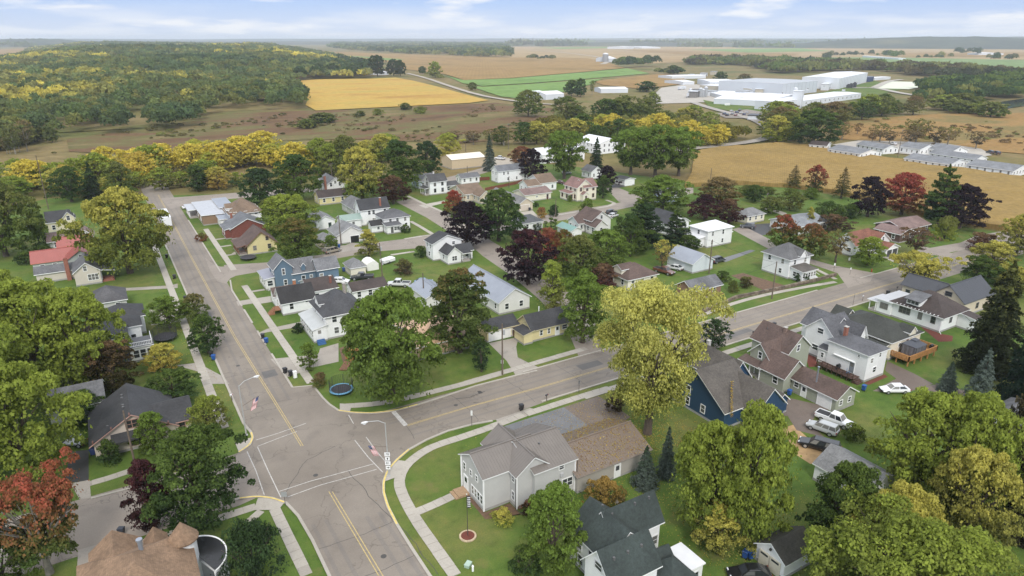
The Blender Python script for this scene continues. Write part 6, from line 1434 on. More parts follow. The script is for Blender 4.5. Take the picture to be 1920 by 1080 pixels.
def tree(key, u, v, h, r, c1, c2, share, label, name='tree', cat='tree', group=None, single=False):
    if SPEC[key][0] in ('broad', 'oval', 'pyr', 'vase'): r *= 1.13
    nv = SPEC[key][5]; me, tm, R, Ht = proto(key, tree_count[0] % nv); tree_count[0] += 1
    rz = random.uniform(0, 6.28); s = (r / R, r / R, h / Ht)
    if single:
        o = bpy.data.objects.new(name, me); COL.objects.link(o); o.location = (u, v, 0); o.rotation_euler = (0, 0, rz); o.scale = s
        tag(o, label, cat, group); crown = o
    else:
        t = thing(name, label, cat, (u, v, 0), 0, group)
        crown = link('crown', me, t, (0, 0, 0), rz); crown.scale = s
        tr = link('trunk', tm, t, (0, 0, 0), rz); tr.scale = s
        o = t
    j = random.uniform(.92, 1.08)
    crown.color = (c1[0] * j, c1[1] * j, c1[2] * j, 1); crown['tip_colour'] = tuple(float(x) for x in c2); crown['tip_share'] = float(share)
    return o
def shrub(key, *a, **k): return tree(key, *a, name='shrub', cat='shrub', **k)

# --- foreground and west side
tree('broad_l', -16.6,133.3,20.5,8.85, GR, YG, .85, 'large yellow green maple at the view edge behind the dark roofed bungalow')
tree('broad_l', -9.2,131.9,18.4,7.05, GR, YG, .85, 'large yellow green maple spreading towards the white balustraded porch')
tree('broad_l', -16.7,103.2,18.7,7.05, GR, YG, .85, 'large bright green maple beside the dark driveway above the red topped tree')
tree('broad_l', -23.6,162.3,16.0,6.5, GR, YG, .55, 'green tree at the view edge below the red metal roofs')
tree('broad_l', -23.8,114.1,22.1,8.6, GR, YG, .4, 'green tree half outside the view beside the maple over the driveway')
tree('broad_l', 1.5,197.5,22.7,9.7, (.17, .195, .042), YE, .22, 'large yellow and green maple standing on the lawn by the main street')
tree('broad_l', -27.7,232.5,22.1,9.1, GR, OL, .3, 'tall green tree at the view edge beside the red roofed house')
tree('arb', -20.1,241.7,9.7,1.2, SG, DG, .2, 'darker narrow cedar of the two beside the cream house with the charcoal roof')
tree('arb', -18.2,239.2,9.5,1.35, SG, GR, .2, 'nearer narrow cedar of the two beside the cream house with the charcoal roof')
tree('broad_m', 6.4,152.6,7.2,3.55, GR, LG, .2, 'young round maple on the lawn above the netted trampoline')
tree('broad_m', 11.8,154.1,6.2,2.45, GR, BO, .1, 'small maple with brownish leaves on the verge of the main street')
tree('broad_m', 11.5,134.8,8.3,2.85, DG, GR, .1, 'dark rounded tree on the verge beside the blue wheeled bin')
tree('broad_m', 3.2,131.2,5.4,3.0, OR, YE, .6, 'small golden yellow tree in front of the balustraded porch')
tree('oval_l', -5.0,126.4,9.7,3.75, (.055, .050, .020), BR, .2, 'brownish olive tree between the large maples and the yellow tree')
tree('broad_m', 3.6,118.4,5.4,3.85, DG, GR, .2, 'dark spreading tree beside the driveway behind the bungalow')
tree('broad_m', 7.3,103.6,6.6,2.6, OL, YG, .3, 'olive yellow tree between the bungalow and the pavement')
tree('broad_m', -0.8,101.9,7.1,2.3, GR, LG, .3, 'light green tree leaning over the bungalow front')
shrub('shrub_m', -6.5,102.8,3.6,1.95, DG, GR, .2, 'clipped round green bush in front of the beige bungalow')
tree('broad_l', 2.8,82.0,13.5,5.45, DG, GR, .25, 'large dark green maple at the corner of the side street')
tree('oval_l', -2.3,83.6,10.1,2.55, (.040, .020, .020), MR, .3, 'slender purple leaved tree beside the large dark maple')
tree('open_l', -13.4,81.2,13.5,6.3, (.115, .145, .042), (.38, .105, .066), .24, 'maple with a red top and bare pale limbs below')
tree('broad_m', -17.6,80.4,8.7,3.55, GR, DG, .3, 'green tree at the bottom corner under the red topped maple')
shrub('shrub_l', 6.7,67.7,8.5,3.9, SG, DG, .2, 'large dark round yew beside the curved black porch')
tree('broad_m', -9.5,117.7,5.4,3.0, DG, GR, .1, 'dark tree in the shade behind the bungalow roof')
# --- east side of the main street
tree('oval_l', 41.9,185.0,12.5,5.75, GR, RB, -.05, 'green maple with a reddish top beside the blue house')
tree('broad_l', 46.9,213.9,13.0,8.55, GR, YG, .5, 'yellow green tree behind the yellow house')
shrub('shrub_m', 22.1,220.4,2.7,1.8, RB, GR, .2, 'reddish shrub at the kerb beside the red brick house')
tree('oval_m', 26.6,117.1,5.6,1.65, GR, LG, .2, 'young staked tree in the driveway corner beside the white foursquare house')
tree('broad_l', 35.6,99.1,20.2,7.6, GR, LG, .30, 'big leafy green tree on the corner lawn by the trampoline')
tree('oval_l', 53.8,109.9,17.4,5.8, (.095, .130, .036), RB, -.22, 'tall oval maple with a red brown top beside the yellow cottage garage')
tree('oval_m', 53.6,100.2,6.4,1.5, SG, DG, .1, 'small oval dark evergreen on the corner lawn')
tree('pyr_m', 60.6,179.5,7.8,3.35, OL, YE, .35, 'yellow green pear tree at the side street edge')
shrub('shrub_m', 72.9,171.0,3.5,1.9, DG, GR, .1, 'round dark shrub beside the white farmhouse')
shrub('shrub_m', 63.1,160.0,4.0,2.95, (.11, .085, .05), OL, .2, 'thin brownish lilac bush on the wide back lawn')
tree('broad_m', 88.8,173.7,13.6,6.5, PU, PU, 0, 'dark purple maple over the junction behind the white farmhouse')
tree('broad_m', 99.7,173.8,16.2,6.85, DG, GR, .1, 'dense dark green maple beside the purple maple at the junction')
tree('broad_m', 86.8,136.6,14.4,6.05, PU, MR, .1, 'near dark purple maple with a visible trunk on the side street')
tree('broad_m', 103.6,152.5,8.6,3.75, RE, RB, .2, 'bright red maple behind the near purple maple')
tree('broad_m', 103.8,145.5,9.7,3.35, RE, GR, .2, 'smaller red maple next to the columnar cedars')
tree('broad_m', 98.2,130.7,12.6,5.4, GR, OL, .3, 'olive green tree between the red maples and the brown cottage')
tree('broad_m', 107.8,132.1,12.5,5.85, GR, LG, .2, 'green tree behind the brown roofed cottage')
tree('pyr_m', 83.1,120.2,11.3,4.05, OL, YG, .55, 'yellow green pyramidal tree beside the long metal roofed house')
tree('oval_l', 77.4,101.0,15.8,4.25, GR, LG, .35, 'bright green oval tree over the end of the yellow cottage')
tree('broad_m', 100.7,124.6,6.4,3.7, MR, BR, .3, 'maroon tree beside the brown roofed cottage')
tree('vase_xl', 65.8,68.4,25.5,8.2, (.28, .30, .068), (.49, .47, .13), .55, 'huge golden yellow maple with a forked trunk in front of the navy house')
tree('broad_s', 98.2,85.5,6.2,2.65, SG, DG, .1, 'dense dark round tree on the verge beside the navy house')
tree('open_m', 123.5,127.8,8.2,3.7, BO, YE, .3, 'thin yellowing tree in front of the blue grey garage')
CED = [115.4,177.7,2.2,0.85, 116.9,176.8,2.5,0.85, 117.9,175.5,3.4,0.85, 117.9,172.5,5.2,1.0, 119.1,171.7,4.8,0.9]
for k in range(5): tree('arb', *CED[k * 4:k * 4 + 4], SG, GR, .2, ORD[k] + ' from the left of the columnar cedars beside the small white cottage', group='columnar cedars in a row')
# --- north part of the town
tree('broad_m', 83.2,249.3,20.6,7.75, GR, YE, .50, 'yellow green maple beside the tall green tree on the railway side')
tree('oval_l', 101.4,255.3,20.8,8.8, GR, DG, .2, 'tall dark green tree behind the brownish purple one')
tree('broad_m', 123.8,278.5,16.0,6.2, DG, SG, .1, 'very dark green tree beside the tan metal building')
tree('broad_m', 91.0,237.3,10.8,5.0, (.055, .028, .022), BR, .2, 'brownish purple tree at the end of the side street')
tree('spruce_m', 154.9,278.1,16.7,3.75, BS, SG, .2, 'tall bluish spruce at the corner of the tan metal building')
tree('broad_m', 160.2,249.5,13.6,5.15, PU, PU, 0, 'blackish purple tree behind the brown twin roofs')
tree('broad_m', 169.2,272.8,11.0,5.5, BR, RB, .3, 'reddish brown tree beside the blackish purple tree')
tree('vase_l', 173.6,244.3,21.5,8.9, GR, LG, .35, 'open green tree with a forked trunk before the white steel shed')
tree('spruce_m', 190.9,244.1,16.7,4.6, SG, DG, .1, 'dark spruce in front of the white steel barn')
tree('vase_l', 204.3,236.0,21.8,9.65, GR, LG, .4, 'first of three tall willow like trees left of the cornfield')
tree('vase_l', 210.4,226.5,23.7,10.0, GR, LG, .3, 'middle tree of the three willow like trees')
tree('vase_l', 221.1,223.0,21.6,8.6, GR, LG, .4, 'tall green tree at the corner of the cornfield')
tree('broad_m', 178.9,221.0,8.9,4.0, PU, PU, 0, 'small purple black tree beside the peaked cream house')
tree('broad_m', 164.2,205.0,8.9,2.9, DG, GR, .1, 'small dark green tree at the side of the peaked cream house')
tree('broad_m', 168.1,176.4,13.2,9.1, GR, LG, .25, 'round green tree near the white carport')
tree('pine', 132.4,145.6,13.9,7.55, SG, DG, .1, 'wide dark conifer between the brown cross roofs and the white roofed house')
tree('pine', 141.6,141.9,11.3,4.75, SG, GR, .1, 'dark conifer next to the white roofed house')
tree('broad_m', 123.9,141.5,12.4,4.55, GR, DG, .2, 'green tree behind the leaning utility pole')
tree('broad_m', 172.6,160.3,8.8,4.7, MR, PU, .2, 'dark maroon tree behind the white roofed house')
tree('broad_m', 175.2,152.1,8.7,3.9, (.055, .022, .024), BR, .2, 'maroon brown tree beside the ivory bungalow')
tree('broad_m', 190.7,171.4,11.4,7.05, (.12, .10, .03), BO, .4, 'olive bronze tree at the cornfield edge')
tree('broad_m', 102.1,208.8,9.2,3.35, GR, RE, .55, 'small red topped tree in front of the brown roofed bungalow')
shrub('shrub_m', 126.8,191.3,3.8,2.0, OR, RB, .3, 'round orange shrub beside the beige garage driveway')
shrub('shrub_m', 132.1,191.6,3.8,2.4, SG, DG, .1, 'large dark green shrub next to the orange one')
shrub('shrub_m', 133.8,205.6,2.0,1.15, DG, GR, .1, 'small dark shrub by the wide pale garage door')
shrub('shrub_m', 149.4,206.4,2.5,1.2, LG, GR, .3, 'upright green shrub at the wall of the peaked cream house')
shrub('shrub_m', 79.1,197.5,2.8,1.7, DG, GR, .2, 'dark shrub at the corner of the white hip roofed house')
# --- around the cornfield and the east
tree('larch', 243.7,179.5,9.5,3.75, (.10, .105, .035), BO, .4, 'thin bronze larch at the cornfield edge')
tree('oval_m', 237.4,165.5,12.2,3.75, DG, RE, .35, 'green tree with a dark red top between two thin larches')
tree('larch', 242.4,156.9,12.2,3.9, (.10, .105, .035), BO, .4, 'thin bronze larch standing apart before the corn')
tree('broad_m', 224.4,134.4,14.1,5.75, PU, PU, 0, 'round dark purple tree against the corn')
tree('broad_m', 237.5,130.1,15.0,6.75, (.10, .075, .03), RE, .60, 'red and bronze tree beside the round dark purple one')
tree('pine', 231.4,114.4,20.5,7.0, DG, GR, .2, 'tall green conifer against the corn')
tree('broad_m', 235.4,109.6,14.5,7.45, PU, PU, 0, 'wide purple black tree in front of the tall green conifer')
tree('broad_m', 165.4,122.6,10.8,4.2, GR, RE, .22, 'round maple with a red crown beside the white house above the wall')
tree('broad_m', 164.6,113.0,10.6,4.0, GR, RB, .22, 'green and red maple behind the hip roofed house above the wall')
tree('open_m', 168.7,107.7,9.4,3.8, BO, OL, .2, 'half bare brown tree at the side street corner')
tree('broad_m', 174.0,101.7,8.0,3.9, LG, YG, .3, 'bright green round tree in front of the rust red roof')
tree('open_m', 194.3,100.4,7.9,5.65, (.13, .09, .06), BR, .2, 'thin brown tree in front of the dark ranch house')
tree('open_l', 165.4,83.4,9.7,7.55, OL, YE, .55, 'wide thin yellow tree beside the cross street')
tree('oval_l', 178.1,75.8,9.2,3.55, DG, GR, .2, 'blurred dark green tree behind the tan gabled house')
tree('broad_m', 191.6,79.3,9.8,5.25, OL, YE, .35, 'yellowish tree at the right edge beyond the tan house')
tree('broad_m', 181.3,69.6,7.4,3.85, OL, YE, .2, 'olive tree between the big spruce and the edge of the view')
tree('broad_m', 217.9,85.0,12.4,4.55, OL, YE, .35, 'tall yellow green tree at the edge above the curved side road')
shrub('shrub_m', 215.9,93.5,5.2,4.35, MR, BR, .4, 'wide brownish maroon bush near the curved side road')
shrub('shrub_m', 218.4,105.2,7.2,4.25, YG, OL, .4, 'pale yellow green bush beside the ranch house roof')
tree('broad_m', 209.2,154.5,7.8,4.8, OL, GR, .2, 'small round olive tree on the lawn before the corn')
shrub('shrub_l', 211.5,140.4,5.8,5.5, GR, DG, .2, 'broad green hedge like shrub on the lawn')
shrub('shrub_l', 218.1,136.4,4.9,3.7, DG, GR, .2, 'dark green shrub at the end of the broad hedge')
tree('broad_m', 198.0,129.0,5.2,4.65, (.09, .065, .045), BR, .2, 'brown leaved tree between the hedge and the rust red roof')
tree('broad_m', 209.4,170.3,6.5,3.65, DG, GR, .2, 'small green tree left of the corn edge pole')
tree('pyr_m', 192.5,133.9,7.4,1.55, OL, YE, .4, 'slender yellow tree behind the red crowned maple')
tree('spruce_l', 134.3,52.2,21.4,5.95, (.036, .045, .022), OL, .05, 'big dark spruce beside the brown hipped house')
tree('spruce_l', 125.8,42.4,20.6,4.95, (.020, .036, .024), SG, .1, 'blackish spruce at the edge of the view behind the big one')
tree('spruce_m', 118.2,46.1,10.9,2.85, BS, BS, .1, 'pale blue spruce in front of the brown drive')
tree('spruce_m', 120.1,51.9,5.6,1.95, BS, SG, .1, 'small blue spruce beside the white car')
shrub('shrub_m', 147.4,102.5,2.7,1.9, DG, GR, .1, 'dark green bush beside the white steps')
shrub('shrub_m', 130.0,112.5,2.9,2.05, GR, DG, .1, 'green bush beside the vegetable bed')
shrub('shrub_m', 131.7,106.8,2.8,1.85, (.07, .06, .03), OL, .2, 'brownish bush at the end of the vegetable bed')
shrub('shrub_m', 126.2,105.7,3.1,1.55, OL, GR, .2, 'thin olive bush on the lawn below the vegetable bed')
# --- lower right
tree('broad_l', 57.2,47.9,15.3,4.7, GR, YG, .65, 'large green maple beside the navy house')
tree('broad_l', 60.1,43.8,19.0,4.55, GR, YG, .80, 'large yellow green maple over the small white garage')
tree('broad_l', 68.5,36.6,12.0,4.5, DG, GR, .3, 'dark green tree between the white garage and the grey roofed one')
tree('broad_l', 85.8,37.5,15.8,6.15, OL, YG, .85, 'large olive yellow tree beside the brown drive')
tree('broad_l', 87.4,32.7,17.4,5.55, GR, YG, .7, 'large green tree beside the dark spruces at the edge')
tree('broad_l', 79.8,28.8,14.7,4.45, OL, YE, .40, 'tree with yellow leaf tips above the strip of lawn')
tree('broad_l', 69.1,30.7,12.6,4.25, (.27, .27, .06), YE, .6, 'bright golden tree behind the olive tree at the bottom')
tree('broad_xl', 62.3,25.2,14.1,8.8, (.17, .20, .055), YG, .35, 'wide olive green tree filling the bottom corner')
tree('broad_m', 55.5,44.4,6.4,2.95, OL, YE, .5, 'small yellow leaved tree below the large green maple')
tree('broad_m', 36.9,52.3,11.2,3.5, GR, LG, .45, 'bright green tree between the grey house and the green roofed house')
shrub('shrub_m', 33.6,53.0,3.5,1.85, DG, GR, .2, 'dark bush at the edge of the corner lawn')
tree('broad_m', 48.5,57.3,4.8,2.15, (.14, .11, .035), OR, .4, 'small orange bronze tree behind the corner house')
tree('spruce_m', 56.3,58.3,6.5,2.05, BS, SG, .2, 'silvery spruce at the corner of the leafy garage')
tree('spruce_m', 60.5,58.6,8.0,1.6, BS, SG, .1, 'taller blue spruce right behind the silvery one')
tree('spruce_l', 93.0,29.9,15.7,3.15, (.055, .05, .028), BO, .1, 'brownish tall spruce at the lower edge of the view')
tree('spruce_l', 89.7,26.0,15.9,3.3, (.05, .045, .026), BR, .1, 'brown spruce partly outside the view above the lawn')
shrub('shrub_m', 35.9,62.1,1.7,1.55, YG, YE, .6, 'low yellow green hosta bed at the corner house wall')
shrub('shrub_m', 40.3,61.6,1.7,1.75, (.07, .05, .03), RB, .2, 'low reddish shrubs at the bay of the corner house')
shrub('shrub_m', 64.4,35.7,2.5,1.85, OL, BR, .3, 'scrubby olive bush behind the small white garage')
shrub('shrub_m', 29.3,135.8,2.1,1.35, SG, DG, .1, 'dark shrub beside the foursquare porch')
shrub('shrub_m', 103.0,74.8,1.7,1.5, DG, GR, .1, 'dark hedge between the sage house and the tall white house')
shrub('shrub_m', 92.4,70.8,1.7,0.95, OL, GR, .2, 'low olive shrubs at the sage house wall')
shrub('shrub_m', 91.6,50.6,2.9,1.65, GR, YG, .2, 'green bush beside the white pickup')
shrub('shrub_m', 26.4,110.2,2.5,1.6, OL, BR, .3, 'olive shrubs beside the blue rimmed trampoline')
shrub('shrub_m', -22.3,220.8,3.8,2.65, DG, GR, .2, 'dark hedge in front of the red metal roofs')
shrub('shrub_m', -18.9,230.3,3.2,3.85, GR, DG, .2, 'broad green bush behind the red metal roofs')
# --- the railway side
for (a, lab, c1, c2, sh, key) in (
    ((86.2,316.2,15.6,7.15), 'yellow green tree behind the brick chimney house', GR, YG, .4, 'broad_m'), ((94.7,304.9,17.7,7.3), 'green tree between the railway poles and the yellow green maple', GR, OL, .4, 'broad_m'), ((120.2,326.2,14.2,6.9), 'bright yellow green tree behind the tall dark green tree', YG, YE, .3, 'broad_m'),
    ((215.7,179.6,4.2,3.15), 'small bushy tree left of the thin bronze larch', GR, OL, .3, 'broad_m'), ((224.5,176.6,3.0,2.75), 'low bushy tree between the corn pole and the larch', OL, GR, .3, 'broad_m'), ((232.4,162.9,4.2,3.1), 'low green bush in front of the red topped tree at the corn', LG, GR, .3, 'broad_m'),
    ((66.0,76.7,3.0,1.5), 'dark bush at the foot of the huge maple', (.09, .07, .04), BR, .2, 'shrub_m'), ((104.3,34.1,16.2,3.2), 'dark brownish conifer at the edge between the spruces', (.06, .06, .035), BO, .1, 'pine'), ((199.5,154.7,6.1,3.75), 'bushy green tree behind the ivory bungalow', GR, OL, .3, 'broad_m'), ((143.8,188.2,5.4,2.8), 'low garden tree before the peaked cream house', GR, LG, .3, 'shrub_m'),
    ((52.8,190.3,4.8,2.0), 'small tree beside the open grey garage', GR, LG, .3, 'broad_m'), ((47.8,245.9,5.4,3.75), 'green tree behind the pyramid roofed house', GR, OL, .3, 'broad_m'), ((98.7,162.7,2.9,1.85), 'green bush at the junction below the dense green maple', GR, DG, .3, 'shrub_m'), ((141.9,136.7,4.8,3.1), 'dark tree at the corner of the white roofed house', DG, GR, .2, 'broad_m')):
    tree(key, *a, c1, c2, sh, lab)
for (a, lab, c1, c2, sh, key) in (
    ((-12.0,303.3,13.7,5.65), 'dark green rounded tree beside the leaning pole at the railway', DG, GR, .1, 'broad_m'),
    ((-4.7,307.6,13.7,3.95), 'dark spruce in front of the yellow belt of trees', SG, DG, .1, 'spruce_m'),
    ((4.4,299.9,14.2,5.15), 'green tree right of the dark spruce at the railway', GR, OL, .3, 'oval_l'),
    ((31.8,299.5,10.8,4.3), 'dark green oval tree in the yellow belt', DG, GR, .2, 'oval_l'),
    ((47.9,257.2,14.5,7.05), 'very dark round tree at the railway street bend', DG, SG, .1, 'broad_m'),
    ((62.3,261.9,17.6,8.15), 'large green tree beside the very dark round one', GR, DG, .2, 'broad_m'),
    ((39.4,298.6,9.4,4.8), 'orange yellow tree beside the dark green oval one', OR, YE, .4, 'broad_m'),
    ((116.5,335.9,10.2,8.15), 'golden tree beyond the railway poles', OL, YE, .6, 'broad_m'),
    ((152.8,317.9,13.5,6.3), 'golden yellow tree beyond the tan metal building', YE, YG, .2, 'broad_m'),
    ((87.3,303.4,14.7,5.5), 'olive tree between the poles and the brown yard', OL, YG, .4, 'broad_m'),
    ((-30.5,320.9,8.7,6.2), 'bright green tree at the view edge by the railway', LG, YG, .3, 'broad_m')):
    tree(key, *a, c1, c2, sh, lab)

# --- belts: one tree each, too far to show parts beyond the crown
MERGED = []
def belt(pts, n, h, r, cols, label, group, key='far_b', jit=5.0, seed=1, merge=False):
    rs = np.random.RandomState(seed); q = []
    L = [math.hypot(b[0] - a[0], b[1] - a[1]) for a, b in zip(pts, pts[1:])]; T = sum(L)
    for i in range(n):
        s = T * (i + rs.uniform(.2, .8)) / n
        for (a, b, l) in zip(pts, pts[1:], L):
            if s <= l: break
            s -= l
        q.append((a[0] + (b[0] - a[0]) * s / l + rs.normal(0, jit * .4), a[1] + (b[1] - a[1]) * s / l + rs.normal(0, jit)))
    q.sort(key=BEARING)
    for i, p in enumerate(q):
        c1, c2, sh = cols[rs.randint(len(cols))]; k = rs.uniform(.62, 1.3); hh, rr = h * k * rs.uniform(.9, 1.1), r * k
        if merge: MERGED.append((p, hh, rr, c1)); continue
        tree(key, p[0], p[1], hh, rr, c1, c2, sh, ORD[i] + ' from the left, ' + label, group=group, single=True)
YW = (.58, .48, .085)
YB = [(YW, YG, .1), (YG, YW, .9), (OL, YW, .7), (YG, YW, .6), (OL, YG, .6), (YW, OR, .0)]
belt([(-30.2,346.6),(-16.8,336.0),(0.8,343.9),(19.6,344.0),(40.5,350.1),(58.4,356.2),(72.6,340.7),(85.7,322.9)], 34, 12.5, 6.8, YB, 'golden tree in the long belt beyond the railway', 'golden belt trees beyond the railway', 'belt', 8, 3)
belt([(-33.0,333.7),(-11.1,318.2),(9.2,313.0),(27.0,312.3),(44.5,304.3),(67.9,300.9)], 12, 9.0, 5.0, [(OL, YE, .4), (GR, YG, .3), (OL, YG, .4)], 'lower olive tree in front of the golden belt', 'olive trees before the golden belt', 'belt', 3, 5)
belt([(84.9,320.2),(107.2,341.5),(118.8,334.5),(133.2,341.6)], 6, 9.5, 4.6, [(OL, YG, .5), (GR, YG, .3)], 'olive tree on the marsh edge behind the town', 'olive trees on the marsh edge', 'belt', 3, 6)
belt([(201.3,338.0),(218.7,339.8),(242.3,346.5),(245.4,323.7),(270.2,329.7),(272.4,312.6)], 14, 12.0, 6.2, [(GR, YG, .4), (OL, YE, .4), (DG, GR, .2), (GR, DG, .2)], 'green or yellowing tree behind the white steel sheds', 'trees behind the white steel sheds', 'belt', 7, 7)
belt([(250.7,341.4),(289.1,353.2),(292.4,316.3),(290.1,287.0),(314.3,277.3)], 15, 12.5, 6.6, [(YW, YG, .1), (OL, YW, .8), (OL, YW, .7), (YG, YW, .6)], 'yellow tree in the band beside the curved road', 'yellow trees beside the curved road', 'belt', 6, 8)
belt([(307.0,454.2),(318.6,438.4),(312.9,400.9),(338.2,401.5),(366.3,409.8)], 12, 15, 9.0, [(DG, GR, .2), (GR, OL, .3), (OL, GR, .2)], 'dark tree in the clump below the white barns', 'dark clump below the white barns', 'belt', 8, 9)
belt([(333.0,377.6),(338.5,356.3),(390.0,382.7),(340.6,328.5)], 9, 10, 6.5, [(OL, YG, .3), (OL, YE, .3), (GR, OL, .3)], 'olive tree near the factory car park', 'olive trees near the factory car park', 'belt', 7, 10)
belt([(353.7,279.5),(420.6,324.9),(459.2,341.1),(458.5,313.4),(503.9,327.1),(555.3,333.1),(573.2,312.7)], 22, 14, 8.5, [(DG, GR, .2), (GR, OL, .3), (OL, YG, .3), (OL, BR, .2)], 'dark tree in the belt below the low factory wing', 'trees below the low factory wing', 'belt', 7, 11)
tree('broad_l', 351.5,250.2,21.1,12.25, DG, GR, .15, 'big round dark tree standing alone by the curved road')
tree('broad_m', 343.9,269.6,16.2,7.9, YG, YE, .4, 'yellow green tree between the curved road and the big round dark tree')
tree('broad_m', 361.5,274.8,17.1,7.15, YG, OL, .3, 'second yellow green tree behind the one at the curved road')
tree('broad_m', 479.4,369.1,10.8,7.3, BO, OL, .3, 'bronze tree in front of the stepped annexe')
belt([(390.0,257.7),(399.0,226.4),(415.5,226.6),(419.0,207.2),(423.1,197.7)], 10, 11, 7.5, [(BO, OL, .2), (BR, BO, .3), ((.11, .09, .06), BO, .2)], 'half bare brown tree behind the apartment rows', 'half bare trees behind the apartments', 'far_v', 3, 12)
belt([(397.5,281.9),(400.2,268.5),(422.9,272.8)], 4, 7, 5, [(BR, BO, .3)], 'bare bush beside the big round dark tree', 'bare bushes by the big dark tree', 'far_v', 3, 13)
belt([(171.4,363.2),(188.6,362.9),(202.7,349.4)], 6, 8, 5.5, [((.12, .095, .06), BO, .2), (OL, BO, .2)], 'thin bare tree on the marsh behind the town', 'thin bare trees on the marsh', 'far_v', 4, 14)
belt([(625.4,337.7),(650.3,328.4),(605.0,284.2),(611.0,271.6)], 7, 12, 11, [(GR, OL, .3), (OL, YG, .3)], 'rounded green tree at the pond side', 'trees at the pond side', 'far_b', 8, 15)
belt([(117.3,472.4),(146.2,508.9),(154.1,496.3)], 4, 7, 7, [(OL, GR, .2), (DG, OL, .3)], 'bush on the brown marsh', 'bushes on the brown marsh', 'far_b', 4, 16)
belt([(185.6,550.4),(182.8,520.0),(233.6,567.7),(230.1,509.5)], 4, 7, 5, [(DG, OL, .3), (YG, OL, .3)], 'small tree on the marsh below the gold field', 'small trees below the gold field', 'far_b', 3, 17)
for (a, lab, c1, c2, sh, key) in (
    ((471.9,1018.6,24.6,9.6), 'lone yellow green tree beside the farm road', OL, YG, .5, 'far_b'),
    ((411.7,1110.8,33.0,13.9), 'tall dark conifer pair tree at the gold field corner', SG, DG, .1, 'far_b'),
    ((440.5,1113.3,26.8,10.6), 'dark conifer nearest the farm road', SG, DG, .1, 'far_b'),
    ((443.8,1091.5,25.6,7.85), 'narrow dark conifer beside the farm road', SG, DG, .1, 'far_b'),
    ((511.1,1155.9,12.5,6.1), 'small bush at the farm road bend', DG, GR, .1, 'far_b'),
    ((395.6,749.8,9.2,5.75), 'round bush beside the lower farm road', OL, GR, .2, 'far_b'),
    ((444.9,617.1,17.0,7.45), 'poplar beside the white barn with blue trim', DG, GR, .2, 'far_b'),
    ((444.7,600.7,19.4,5.6), 'taller poplar beside the white barn', DG, GR, .1, 'far_b'),
    ((472.9,617.4,15.7,4.1), 'slim poplar right of the white barns', OL, GR, .2, 'far_v'),
    ((556.0,623.1,11.9,11.1), 'dark tree left of the plant', DG, GR, .1, 'far_b'),
    ((769.5,710.3,14.4,8.3), 'round dark tree behind the plant sheds', DG, GR, .1, 'far_b'),
    ((809.2,701.3,10.9,9.9), 'brown green tree behind the low factory roofs', OL, BR, .2, 'far_b'),
    ((454.3,500.6,11.2,6.55), 'round olive tree at the plant entrance', OL, YG, .2, 'far_b'),
    ((861.6,901.5,15.6,13.6), 'dark roadside tree before the plant', DG, GR, .2, 'far_b'),
    ((1951.7,1386.5,18.4,13.0), 'solitary tree on the far green hillside', DG, OL, .2, 'far_b')):
    tree(key, *a, c1, c2, sh, lab, single=True)

belt([(-43.9,448.0),(-38.4,457.2),(-31.9,462.0)], 6, 13, 4.5, [((.16, .15, .075), BO, .2), ((.13, .15, .06), OL, .2)], 'pale trunked thin tree at the view edge below the hillside wood', 'pale trunked thin trees', 'far_v', 5, 27)
# --- woods: the nearest trees each by itself, the mass behind as one
def inside(p, poly):
    x, y = p; c = False
    for (x1, y1), (x2, y2) in zip(poly, poly[1:] + poly[:1]):
        if (y1 > y) != (y2 > y) and x < (x2 - x1) * (y - y1) / (y2 - y1) + x1: c = not c
    return c
def far_crown(rs, R, Ht, n, ls):
    d = rs.normal(0, 1, (n, 3)); d /= np.linalg.norm(d, axis=1)[:, None]; d[:, 2] = np.abs(d[:, 2]) * 1.0 - .18
    k = 1 + .22 * np.sin(3 * np.arctan2(d[:, 1], d[:, 0]) + rs.uniform(0, 6)) * (1 - d[:, 2])
    P = d * np.array([R, R, Ht * .5]) * k[:, None] * rs.uniform(.72, 1.0, (n, 1)) + np.array([0, 0, Ht * .52])
    return P, d
def edge_dist(p, poly):
    d = 1e9
    for (x1, y1), (x2, y2) in zip(poly, poly[1:] + poly[:1]):
        L2 = (x2 - x1) ** 2 + (y2 - y1) ** 2 + 1e-9; t = max(0, min(1, ((p[0] - x1) * (x2 - x1) + (p[1] - y1) * (y2 - y1)) / L2))
        d = min(d, math.hypot(p[0] - x1 - t * (x2 - x1), p[1] - y1 - t * (y2 - y1)))
    return d
def ridge(p, poly):
    D = math.hypot(*p); a = max(0, min(1, (D - 620) / 1500)); e = max(0, min(1, edge_dist(p, poly) / 220))
    return 21 * a * a * (3 - 2 * a) * e * e * (3 - 2 * e) * (.7 + .3 * math.sin(p[0] * .0042 + 1) * math.sin(p[1] * .0035)) + 5 * e * (1 + math.sin(p[0] * .011) * math.sin(p[1] * .009 + 2))
def patchy(p, ph): return math.sin(p[0] * .05 + ph[0]) + math.sin(p[1] * .043 + ph[1]) + math.sin((p[0] - p[1]) * .09 + ph[2]) + math.sin((p[0] + p[1]) * .021 + ph[3]) > .7
